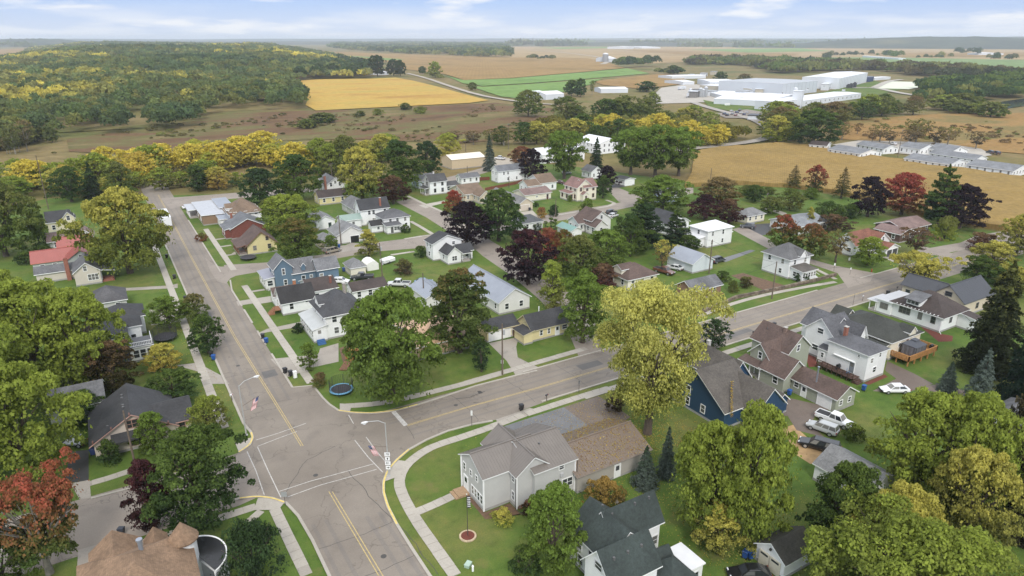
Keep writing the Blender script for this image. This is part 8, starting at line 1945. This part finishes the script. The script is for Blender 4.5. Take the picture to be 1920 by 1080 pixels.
def pole_flag(u, v, z, ang, label):
    t = thing('flag', label, 'flag', (u, v, z), ang, 'flags on the street light poles')
    m = MB(); m.tube([(0.08, 0, 0), (1.9, 0, .75)], .03, 6); m.build('staff', M_WOOD, t)
    o = link('flag_cloth', FLAG, t, (1.82, 0, .70)); o.rotation_euler = (0, math.radians(68), math.radians(0)); return t
SL = (27.0,78.6); street_light(SL[0], SL[1], 8.6, math.radians(172), 'grey street light carrying the route signs at the corner')
pole_flag(SL[0], SL[1], 4.9, math.radians(180), 'striped flag on the street light with the route signs')
SL2 = (11.9,100.0); street_light(SL2[0], SL2[1], 8.6, math.radians(8), 'grey street light on the verge before the bungalow')
pole_flag(SL2[0], SL2[1], 5.2, math.radians(0), 'striped flag on the street light before the bungalow')

# route signs
def text_mesh(s, size):
    cu = bpy.data.curves.new('t', 'FONT'); cu.body = s; cu.size = size; cu.align_x = 'CENTER'; cu.align_y = 'CENTER'; cu.extrude = .003
    o = bpy.data.objects.new('t', cu); COL.objects.link(o)
    dg = bpy.context.evaluated_depsgraph_get(); me = bpy.data.meshes.new_from_object(o.evaluated_get(dg)); bpy.data.objects.remove(o); bpy.data.curves.remove(cu); return me
t = thing('route_sign', 'stack of four white route plates with numbers and arrows on the corner street light', 'road sign', (SL[0], SL[1], 0), math.radians(-31), None)
sx, sy = math.sin(math.radians(0)), 0
M_SIGN = mat('sign_white', (.78, .78, .77), .5, .03); M_INK = mat('sign_black', (.02, .02, .02), .6)
for k, (txt, w, h) in enumerate((('78', .78, .62), ('\u2191', .66, .56), ('81', .78, .62), ('\u2192', .66, .56))):
    z = 3.75 - k * .72
    m = MB(); m.box(-w / 2, -.18, z - h / 2, w / 2, -.15, z + h / 2); o = m.build('sign_plate', M_SIGN, t)
    m = MB(); m.box(-w / 2 - .02, -.149, z - h / 2 - .02, w / 2 + .02, -.135, z + h / 2 + .02); m.build('sign_back', M_INK, o)
    if k % 2 == 0:
        me = text_mesh(txt, .52); me.materials.append(M_INK); q = link('lettering', me, o, (0, -.184, z)); q.rotation_euler = (math.pi / 2, 0, 0)
    else:
        m = MB(); a = .2
        pts = [(-.05, -.2), (.05, -.2), (.05, .02), (.15, .02), (0, .22), (-.15, .02), (-.05, .02)]
        if k == 3: pts = [(y, -x) for x, y in pts]
        m.poly([(x, -.184, z + y) for x, y in pts]); m.build('arrow', M_INK, o)

# flagpole in the corner lawn
FP = (30.8,61.9)
t = thing('flagpole', 'tall dark flagpole in a round stone edged bed on the corner lawn', 'flagpole', (FP[0], FP[1], 0))
m = MB(); m.tube([(0, 0, .1), (0, 0, 6.2)], [.05, .035], 8); m.build('pole', mat('dark_pole', (.06, .05, .045), .5), t)
m = MB(); m.tube([(0, 0, 6.2), (0, 0, 6.32)], .08, 8); m.build('finial', mat('pale_finial', (.6, .58, .5), .4), t)
m = MB(); m.tube([(0, 0, .0), (0, 0, .16)], .85, 24); m.build('mulch', M_MULCH, t)
for k in range(18):
    a0 = 2 * math.pi * k / 18; a1 = a0 + 2 * math.pi / 18 * .93
    m = MB(); p = [(math.cos(a) * r, math.sin(a) * r) for a, r in ((a0, .85), (a1, .85), (a1, 1.08), (a0, 1.08))]
    z = .15 + random.uniform(0, .03)
    m.add([(*q, 0) for q in p] + [(*q, z) for q in p], [(4, 7, 6, 5), (0, 1, 5, 4), (1, 2, 6, 5), (2, 3, 7, 6), (3, 0, 4, 7)]); m.build('stone', mat('edging_stone', (.46, .36, .24), .9, .2, 3), t)
t = thing('flag', 'furled dark and white flag on the lawn flagpole', 'flag', (FP[0], FP[1], 4.2), .4)
o = link('flag_cloth', flag_mesh('flag_cloth', .55, 1.7, [(.03, .032, .05), (.7, .7, .7), (.03, .035, .07)], False, .5), t, (.05, 0, 0))
# utility box and white post on the corner lawn
P0 = (28.5,57.4); t = thing('utility_box', 'low pale green cable box on the corner lawn', 'cable box', (P0[0], P0[1], 0), .6)
m = MB(); m.box(-.42, -.3, 0, .42, .3, .35); m.build('box_body', mat('pale_green', (.32, .42, .34), .6), t); m = MB(); m.box(-.45, -.33, .35, .45, .33, .42); m.build('box_lid', mat('pale_green_lid', (.36, .46, .38), .6), t)
P0 = (28.6,56.4); t = thing('marker_post', 'short white post beside the pale green cable box', 'post', (P0[0], P0[1], 0))
m = MB(); m.tube([(0, 0, 0), (0, 0, .7)], .13, 10); m.build('post', trim(), t); m = MB(); m.tube([(0, 0, .7), (0, 0, .85)], [.15, .06], 10); m.build('post_cap', trim(), t)

# trampolines
def trampoline(u, v, r, rim, label, net=True, z=.75):
    t = thing('trampoline', label, 'trampoline', (u, v, 0))
    n = 28
    m = MB(); m.tube([(0, 0, z - .01), (0, 0, z + .01)], r * .86, n); m.build('mat', mat('trampoline_mat', (.030, .028, .034), .7), t)
    m = MB()
    for k in range(n):
        a0, a1 = 2 * math.pi * k / n, 2 * math.pi * (k + 1) / n
        q = lambda a, rr, zz: (math.cos(a) * rr, math.sin(a) * rr, zz)
        m.poly([q(a0, r * .86, z + .03), q(a0, r * 1.02, z + .02), q(a1, r * 1.02, z + .02), q(a1, r * .86, z + .03)]); m.poly([q(a0, r * 1.02, z + .02), q(a0, r * 1.02, z - .1), q(a1, r * 1.02, z - .1), q(a1, r * 1.02, z + .02)])
    m.build('rim_pad', mat('rim_pad', rim, .6), t)
    for k in range(6):
        a = 2 * math.pi * k / 6; m = MB(); m.tube([(math.cos(a) * r, math.sin(a) * r, 0), (math.cos(a) * r, math.sin(a) * r, z + (1.8 if net else 0))], .035, 6); m.build('leg', mat('dark_steel', (.05, .05, .055), .5), t)
    if net:
        m = MB()
        for k in range(40):
            a = 2 * math.pi * k / 40; m.tube([(math.cos(a) * r, math.sin(a) * r, z), (math.cos(a) * r, math.sin(a) * r, z + 1.8)], .018, 3, cap=False)
        for j in range(9):
            zz = z + 1.8 * (j + 1) / 9; m.tube([(math.cos(2 * math.pi * k / 28) * r, math.sin(2 * math.pi * k / 28) * r, zz) for k in range(29)], .016, 3, cap=False)
        tag(m.build('net', mat('net_black', (.02, .022, .022), .9), t), kind='stuff')
p = (28.9,105.8); trampoline(p[0], p[1], 2.0, (.13, .33, .50), 'trampoline with a pale blue rim on the corner lawn')
p = (5.0,146.2); trampoline(p[0], p[1], 2.2, (.03, .032, .035), 'black netted trampoline on the lawn by the balustraded porch')
p = (30.6,194.0); trampoline(p[0], p[1], 2.1, (.035, .036, .04), 'low dark trampoline in front of the yellow house', net=False)

# gazebo on the deck
t = thing('gazebo', 'dark grey cloth gazebo standing on the wooden deck', 'gazebo', (127.2, 62.3, 1.2))
M_CAN = mat('gazebo_cloth', (.075, .08, .095), .8, .08)
m = MB(); A = [(-1.8, -1.5, 2.0), (1.8, -1.5, 2.0), (1.8, 1.5, 2.0), (-1.8, 1.5, 2.0)]; B = [(-.6, -.5, 2.75), (.6, -.5, 2.75), (.6, .5, 2.75), (-.6, .5, 2.75)]
m.add(A + B, [(0, 1, 5, 4), (1, 2, 6, 5), (2, 3, 7, 6), (3, 0, 4, 7), (4, 5, 6, 7)]); m.build('canopy', M_CAN, t)
m = MB(); m.add([(-.7, -.6, 2.9), (.7, -.6, 2.9), (.7, .6, 2.9), (-.7, .6, 2.9), (0, 0, 3.25)], [(0, 1, 4), (1, 2, 4), (2, 3, 4), (3, 0, 4), (3, 2, 1, 0)]); m.build('canopy_top', M_CAN, t)
for s in (-1, 1):
    for q in (-1, 1): m = MB(); m.tube([(s * 1.7, q * 1.4, 0), (s * 1.7, q * 1.4, 2.05)], .05, 6); m.build('leg', M_BLACKP, t)
for (x0, y0, x1, y1) in ((-1.72, -1.42, 1.72, -1.42), (-1.72, -1.42, -1.72, 1.42), (1.72, -1.42, 1.72, 1.42)):
    m = MB(); n = 10
    for k in range(n):
        f = lambda a: (x0 + (x1 - x0) * a + (.06 if x0 == x1 else 0) * math.sin(a * 40), y0 + (y1 - y0) * a + (.06 if y0 == y1 else 0) * math.sin(a * 40))
        a, b = f(k / n), f((k + 1) / n); m.poly([(*a, .05), (*b, .05), (*b, 2.0), (*a, 2.0)]); 
    m.build('side_curtain', mat('curtain_cloth', (.11, .11, .12), .85), t)
for (u, v, lab, col) in ((131.2, 62.6, 'pale cushioned garden chair on the wooden deck', (.5, .4, .32)), (131.9, 61.4, 'black grill at the end of the wooden deck', (.02, .02, .022)), (109.4, 65.8, 'black grill on the dark deck of the tall white house', (.02, .02, .022)), (109.2, 63.6, 'blue folding chair on the dark deck of the tall white house', (.10, .17, .28))):
    z = 1.2 if u > 120 else .85
    if 'grill' in lab:
        t = thing('grill', lab, 'grill', (u, v, z)); m = MB(); m.tube([(-.35, 0, .85), (.35, 0, .85)], .26, 10); m.build('hood', mat('grill_black', col, .4), t); m = MB(); m.box(-.5, -.25, .55, .5, .25, .7); m.build('shelf', mat('grill_black', col, .4), t)
        for s in (-1, 1): m = MB(); m.box(s * .35 - .04, -.2, 0, s * .35 + .04, .2, .55); m.build('leg', mat('grill_black', col, .4), t)
    else:
        t = thing('garden_chair', lab, 'chair', (u, v, z), .5); m = MB(); m.box(-.3, -.3, .38, .3, .3, .46); m.build('seat', mat('chair_cloth', col, .8), t); m = MB(); m.box(-.3, .26, .46, .3, .33, 1.05); m.build('backrest', mat('chair_cloth', col, .8), t)
        for s in (-1, 1):
            for q in (-1, 1): m = MB(); m.tube([(s * .26, q * .26, 0), (s * .26, q * .26, .4)], .025, 5); m.build('leg', M_BLACKP, t)

# utility poles and wires
POLES = {}
def pole(key, u, v, h, r, label, arm=None, box=False):
    t = thing('utility_pole', label, 'utility pole', (u, v, 0), 0, 'wooden utility poles')
    m = MB(); m.tube([(0, 0, -.1), (0, 0, h)], [.17, .11], 9); m.build('pole', M_WOOD, t)
    if arm is not None:
        c, s = math.cos(arm), math.sin(arm)
        m = MB(); m.tube([(-c * 1.2, -s * 1.2, h - .5), (c * 1.2, s * 1.2, h - .5)], .065, 4); a = m.build('crossarm', M_WOOD, t)
        for q in (-1.1, -.5, .5, 1.1): m = MB(); m.tube([(c * q, s * q, h - .45), (c * q, s * q, h - .22)], .05, 6); m.build('insulator', mat('porcelain', (.4, .4, .4), .3), a)
    if box:
        m = MB(); m.tube([(.32, 0, h - 2.2), (.32, 0, h - 1.2)], .24, 12); m.build('transformer', mat('transformer_grey', (.38, .39, .39), .5), t)
    POLES[key] = (u, v, h); return t
pole('a', 56.3,97.1,10.2,0.1, 'utility pole on the verge in front of the yellow cottage', None, True)
pole('b', -3.5,100.4,8.8,0.1, 'leaning wooden pole in front of the beige bungalow')
pole('c', 130.7,97.9,9.3,0.15, 'dark pole at the retaining wall below the vegetable bed')
pole('d', 131.6,118.7,9.3,0.15, 'dark pole beside the slate blue van')
pole('e', 131.7,149.2,9.5,0.1, 'tall bare pole in front of the wide dark conifer')
pole('f', 57.1,194.0,9.2,0.1, 'pole at the open grey garage', None, True)
pole('g', 63.6,178.7,3.6,0.1, 'pole behind the yellow green pear tree', None, True)
pole('h', 59.1,138.3,7.2,0.1, 'brown pole in front of the red topped oval maple')
pole('i', 57.1,160.1,5.6,0.15, 'pole on the back lawn beside the white camper', None, True)
pole('j', 166.7,84.2,6.9,0.15, 'wooden pole in front of the wide thin yellow tree')
pole('k', 133.0,47.3,4.6,0.1, 'pole with a grey transformer at the right edge', .6, True)
pole('l', 131.5,189.6,6.6,0.1, 'pole at the lawn of the peaked cream house')
pole('m', 355.2,202.2,14.1,0.3, 'pole between the apartment rows', .4)
pole('n', -19.2,293.6,19.4,0.4, 'tall dark pole at the railway left of the green rounded tree')
pole('o', 195.8,329.7,14.1,0.3, 'tall pole with three crossarms beyond the spruce', .5)
pole('p', 85.2,293.9,7.4,0.1, 'pole with a crossarm behind the brick chimney house', .3)
pole('q', 171.1,333.5,6.2,0.3, 'pole with two crossarms behind the tan metal building', .3)
pole('r', 209.4,164.8,4.4,0.2, 'pole on the lawn left of the corn edge', .5)
pole('s', 226.4,138.6,3.2,0.2, 'short pole with a crossarm behind the ranch house hedge', .4)
pole('t', 208.9,192.7,9.3,0.2, 'pole standing against the corn beside the bronze tree')
pole('u', 392.6,301.5,9.8,0.35, 'pole in front of the yellow green trees at the curved road')
pole('v', 133.9,260.0,6.9,0.1, 'thin pole before the grey garage beside the red fence')
pole('w', 143.0,240.4,4.8,0.1, 'thin pole in front of the two storey white house')
def wire(a, b, label, dz=.3):
    (x0, y0, h0), (x1, y1, h1) = POLES[a], POLES[b]
    o = tag(None or thing('power_line', label, 'power line', (x0, y0, h0 - dz), 0, 'power lines'), None)
    m = MB(); n = 10; L = math.hypot(x1 - x0, y1 - y0)
    m.tube([((x1 - x0) * k / n, (y1 - y0) * k / n, (h1 - h0) * k / n - L * .03 * 4 * (k / n) * (1 - k / n)) for k in range(n + 1)], .022, 4); m.build('wire', M_BLACKP, o)
for a, b, lab in (('a', 'h', 'thin wire from the yellow cottage pole to the brown pole'), ('h', 'i', 'thin wire over the back lawns to the camper pole'), ('i', 'g', 'thin wire between the camper and the pear tree pole'), ('g', 'f', 'thin wire to the open garage pole'), ('c', 'j', 'thin wire along the cross street'), ('c', 'd', 'thin wire from the wall pole to the van pole'), ('d', 'e', 'thin wire from the van pole to the tall bare pole'), ('e', 'l', 'thin wire from the tall bare pole to the cream house lawn pole'), ('l', 'w', 'thin wire to the two storey white house'), ('j', 'k', 'thin wire over the brown hipped house to the edge pole'), ('f', 'p', 'thin wire to the railway pole'), ('p', 'n', 'thin wire along the railway'), ('q', 'o', 'thin wire behind the tan metal building'), ('a', 'c', 'thin wire along the far side of the cross street')):
    wire(a, b, lab)

# small signs, mailboxes
def sign(u, v, h, label, plate=(.6, .45), col=(.62, .62, .62), rz=-.5, post=(.08, .07, .06)):
    t = thing('street_sign', label, 'sign', (u, v, 0), rz)
    m = MB(); m.tube([(0, 0, 0), (0, 0, h)], .04, 6); m.build('post', mat('sign_post', post, .6), t)
    m = MB(); m.box(-plate[0] / 2, -.06, h - plate[1], plate[0] / 2, -.035, h); m.build('sign_plate', mat('sign_metal', col, .5), t)
sign(*(43.2,84.3), 2.9, 'tall narrow white sign on the verge beside the corner house', (.3, .9), (.68, .68, .67))
sign(*(12.9,79.6), 2.2, 'grey sign seen from behind at the lower corner landing', (.75, .75), (.30, .31, .31))
sign(*(34.3,96.8), 3.0, 'narrow pale post sign on the far corner verge', (.1, .5), (.3, .33, .25))
sign(*(64.3,84.4), 2.4, 'thin dark sign post beside the leafy verge', (.35, .6), (.2, .2, .2))
sign(*(56.9,98.2), 2.4, 'small white sign beside the verge pole', (.5, .7), (.68, .68, .68), -.7)
sign(*(161.6,103.2), 2.2, 'white sign at the side street mouth', (.45, .6), (.68, .68, .68))
sign(*(171.3,105.4), 1.6, 'white sign on the lawn of the rust red roofed house', (.5, .8), (.66, .66, .66))
sign(*(162.6,99.2), 2.0, 'white sign at the kerb of the side street corner', (.35, .6), (.66, .66, .66))
sign(*(143.0,85.2), 3.0, 'thin grey post on the verge before the cream house', (.08, .4), (.3, .3, .3))
sign(*(501.2,451.3), 2.6, 'white board sign on the factory lawn', (5.5, 2.4), (.7, .7, .7), -.3)
def mailbox(u, v, label, col=(.06, .06, .065)):
    t = thing('mailbox', label, 'mailbox', (u, v, 0), .3)
    m = MB(); m.box(-.05, -.05, 0, .05, .05, 1.05); m.build('post', M_WOOD, t); m = MB(); m.tube([(-.26, 0, 1.18), (.26, 0, 1.18)], .15, 10); m.build('letter_box', mat('mailbox_paint', col, .5), t)
    m = MB(); m.box(.1, -.17, 1.15, .2, -.155, 1.4); m.build('flag', M_LAMPR, t)
mailbox(*(57.9,84.9), 'dark mailbox on a post beside the leafy verge'); mailbox(*(160.8,85.5), 'dark mailbox beside the thin yellow tree'); mailbox(*(148.1,86.1), 'pale mailbox on the verge before the brown hipped house', (.5, .5, .5)); mailbox(*(12.0,112.5), 'white mailbox on the verge near the second street light', (.6, .6, .6))
P0 = (169.5,97.6); t = thing('fire_hydrant', 'red hydrant on the lawn at the side street corner', 'hydrant', (P0[0], P0[1], 0)); m = MB(); m.tube([(0, 0, 0), (0, 0, .7)], .14, 10); m.build('barrel', mat('hydrant_red', (.3, .04, .02), .5), t); m = MB(); m.tube([(0, 0, .7), (0, 0, .9)], [.17, .06], 10); m.build('cap', mat('hydrant_red', (.3, .04, .02), .5), t); m = MB(); m.tube([(-.22, 0, .5), (.22, 0, .5)], .07, 8); m.build('nozzle', mat('hydrant_red', (.3, .04, .02), .5), t)

# retaining wall of rough stones along the cross street
WL = [(108.5,99.6), (123.5,102.3), (135.9,101.2), (149.8,100.4), (159.0,100.6)]
t = thing('retaining_wall', 'low retaining wall of rough brown stones along the cross street', 'wall', (WL[0][0], WL[0][1], 0))
q = resample([(p[0] - WL[0][0], p[1] - WL[0][1]) for p in WL], 1.1); STM = [mat('wall_stone', c, .95, .3, 2.5) for c in ((.15, .115, .085), (.19, .15, .11), (.11, .085, .065))]
n_st = 0
for row in range(2):
    for i, (a, b) in enumerate(zip(q, q[1:])):
        m = MB(); strip(m, [(a[0] + random.uniform(0, .05), a[1]), (b[0] - random.uniform(.02, .06), b[1])], .5 + random.uniform(-.06, .08), .42 * row, .42 * (row + 1) - random.uniform(.02, .05))
        m.build('stone', random.choice(STM), t); n_st += 1
# fences
def board_fence(pts, h, col, label, step=1.2):
    t = thing('board_fence', label, 'fence', (pts[0][0], pts[0][1], 0)); r = resample([(p[0] - pts[0][0], p[1] - pts[0][1]) for p in pts], step)
    for a, b in zip(r, r[1:]):
        m = MB(); strip(m, [a, (a[0] + (b[0] - a[0]) * .97, a[1] + (b[1] - a[1]) * .97)], .06, .08, h + random.uniform(-.03, .03)); m.build('panel', mat('fence_boards', col, .85, .25, 3), t)
        m = MB(); m.box(a[0] - .06, a[1] - .06, 0, a[0] + .06, a[1] + .06, h + .1); m.build('post', mat('fence_boards', col, .85, .25, 3), t)
board_fence([(138.1,259.8), (144.4,258.3)], 1.5, (.15, .045, .025), 'red brown board fence left of the two storey white house')
board_fence([(158.1,252.5), (163.6,253.9)], 1.5, (.15, .045, .025), 'red brown board fence right of the two storey white house')
board_fence([(131.6,240.1), (140.0,242.2), (148.7,244.5), (154.3,247.8)], 1.2, (.17, .055, .03), 'long red brown fence in front of the two storey white house')
# carport shelter, camper, picnic things
P0 = (57.1,166.8); t = thing('carport_tent', 'white tarpaulin shelter on the back lawn', 'shelter', (P0[0], P0[1] + 2, 0))
m = MB(); pr = [(-1.6, 0), (-1.6, 1.7), (-1.0, 2.3), (0, 2.6), (1.0, 2.3), (1.6, 1.7), (1.6, 0)]
for (x0, z0), (x1, z1) in zip(pr, pr[1:]): m.poly([(x0, -2, z0), (x0, 2.4, z0), (x1, 2.4, z1), (x1, -2, z1)])
m.poly([(x, -2, z) for x, z in pr]); m.build('tarpaulin', mat('white_tarp', (.74, .73, .68), .6, .06), t)
for s in (-1, 1): m = MB(); m.tube([(s * 1.62, -2.02, 0), (s * 1.62, -2.02, 1.7)], .03, 6); m.build('tent_pole', M_GALV, t)
P0 = (62.8,170.9); t = thing('camper', 'low white pop up camper on the back lawn', 'camper', (P0[0], P0[1], 0), .35)
m = MB(); m.box(-1.9, -1.0, .45, 1.9, 1.0, 1.2); m.build('body', mat('camper_white', (.72, .72, .71), .45), t)
m = MB(); m.add([(-1.95, -1.05, 1.2), (1.95, -1.05, 1.2), (1.95, 1.05, 1.2), (-1.95, 1.05, 1.2), (-1.7, -.8, 1.45), (1.7, -.8, 1.45), (1.7, .8, 1.45), (-1.7, .8, 1.45)], [(3, 2, 1, 0), (4, 5, 6, 7), (0, 1, 5, 4), (1, 2, 6, 5), (2, 3, 7, 6), (3, 0, 4, 7)]); m.build('roof', mat('camper_roof', (.78, .78, .77), .4), t)
for s in (-1, 1): m = MB(); m.tube([(-.2, s * .95 - .1, .33), (-.2, s * .95 + .1, .33)], .33, 12); m.build('wheel', M_TYRE, t)
m = MB(); m.tube([(1.9, 0, .55), (3.0, 0, .5)], .05, 6); m.build('tow_bar', M_BLACKP, t)
# hay-coloured timber heap and playhouse beside the trampoline
P0 = (34.9,118.0); t = thing('playhouse', 'orange wooden playhouse at the edge of the big green tree', 'playhouse', (P0[0], P0[1], 0), .3); WD = mat('orange_wood', (.45, .20, .07), .7, .2, 3)
m = MB(); m.box(-.9, -.9, 0, .9, .9, 1.5); m.build('wall', WD, t); link('roof', roof_mesh(roof_polys(-.9, -.9, .9, .9, 1.5, 'gu', .8, .2), 'roof', [WD, WD], .08), t)
m = MB(); m.box(-.3, -.95, 0, .3, -.9, 1.2); m.build('door', mat('dark_trim', (.16, .07, .05), .6), t)
P0 = (32.6,115.0); t = thing('log_pile', 'short brown timber ramp beside the blue rimmed trampoline', 'timber', (P0[0], P0[1], 0), .9)
for k in range(6): m = MB(); m.tube([(-1.5, -.6 + .24 * k, .12), (1.5, -.6 + .24 * k, .12 + .3)], .11, 7); m.build('log', mat('log_brown', (.20, .105, .06), .9, .3, 3), t)
P0 = (121.5,106.3); t = thing('brick_heap', 'low heap of brown bricks behind the brick cottage', 'bricks', (P0[0], P0[1], 0), .2)
for k in range(14): m = MB(); x, y = random.uniform(-1.6, 1.6), random.uniform(-.9, .9); z = random.uniform(0, .25); m.box(x - .3, y - .2, z, x + .3, y + .2, z + .22); m.build('brick', brick_mat((.17, .075, .05)), t)

# fallen leaves
def scatter(name, label, fn, n, cols, size=.16, seed=1):
    rs = np.random.RandomState(seed); P = []
    while len(P) < n:
        p = fn(rs)
        if p is not None: P.append(p)
    P = np.array(P); V = leaf_quads(P, np.tile(np.array([0, 0, 1.0]), (n, 1)), size, rs, .25)
    C = np.array(cols)[rs.randint(len(cols), size=n)]
    me = mesh_from_quads(name, V, M_LEAF_V, np.stack([np.full(n, .5), rs.uniform(0, 1, n), rs.uniform(0, 1, n)], 1), C)
    tag(link(name, me), label, 'leaves', kind='stuff')
LC = [(.42, .30, .05), (.34, .22, .06), (.45, .36, .10), (.24, .13, .05)]
def gar(rs):
    u, v = rs.uniform(47.2, 60.3), rs.uniform(61.5, 71.3)
    if rs.uniform() > .35 + .65 * (u - 47) / 13: return None
    return (u, v, 2.9 + 1.9 * (1 - abs(v - 66.4) / 4.6) + .16)
scatter('fallen_leaves', 'yellow leaves lying on the garage roof', gar, 1700, LC, .15, 3)
def lawn(rs):
    a, r = rs.uniform(0, 6.28), abs(rs.normal(0, 9)); c = (63.5, 69.0); u, v = c[0] + r * math.cos(a) * 1.3, c[1] + r * math.sin(a) * 1.2
    if 47 < u < 60.3 and 61 < v < 72: return None
    if v > 81.6: return None
    return (u, v, .05)
scatter('fallen_leaves', 'yellow leaves strewn on the lawn under the huge maple', lawn, 5200, LC, .15, 4)
def back(rs):
    u, v = rs.uniform(46, 76), rs.uniform(38, 62); return (u, v, .04)
scatter('fallen_leaves', 'leaves strewn on the shaded back lawn', back, 2600, LC, .13, 5)
def valley(rs):
    s = rs.uniform(0, 1); u = 80.9 + (76.4 - 80.9) * s; return (u + rs.normal(0, .1), 65.9 + (61.4 - 65.9) * s + rs.normal(0, .1), 6.1 - 3.0 * s + .12)
scatter('fallen_leaves', 'yellow leaves caught in the valley of the navy house roof', valley, 320, LC, .15, 6)
def pad(rs): return (rs.uniform(50, 66), rs.uniform(72.6, 81.5), .045)
scatter('fallen_leaves', 'yellow leaves on the grey car pad', pad, 700, LC, .13, 8)
def kerbleaf(rs):
    v = rs.uniform(104, 245); u = rs.choice([7.9, 10.8]) + rs.normal(0, .5); return (u, v, .1)
scatter('fallen_leaves', 'leaves along the pavement of the main street', kerbleaf, 900, LC, .14, 9)

# ------------------------------------------------------------------ the air: pale haze over the whole land
HX = 41000
mb = MB(); mb.box(-HX, -HX, -1.6, HX, HX, 96.0)
hz_m = bpy.data.materials.new('pale_haze'); hz_m.use_nodes = True; nt = hz_m.node_tree; nt.nodes.clear()
ho = nd(nt, 'ShaderNodeOutputMaterial'); hv = nd(nt, 'ShaderNodeVolumePrincipled')
hv.inputs['Color'].default_value = (0.84, 0.90, 1.0, 1); hv.inputs['Density'].default_value = 0.00009; hv.inputs['Anisotropy'].default_value = 0.2
nt.links.new(hv.outputs[0], ho.inputs['Volume'])
tag(mb.build('haze', hz_m), kind='stuff')
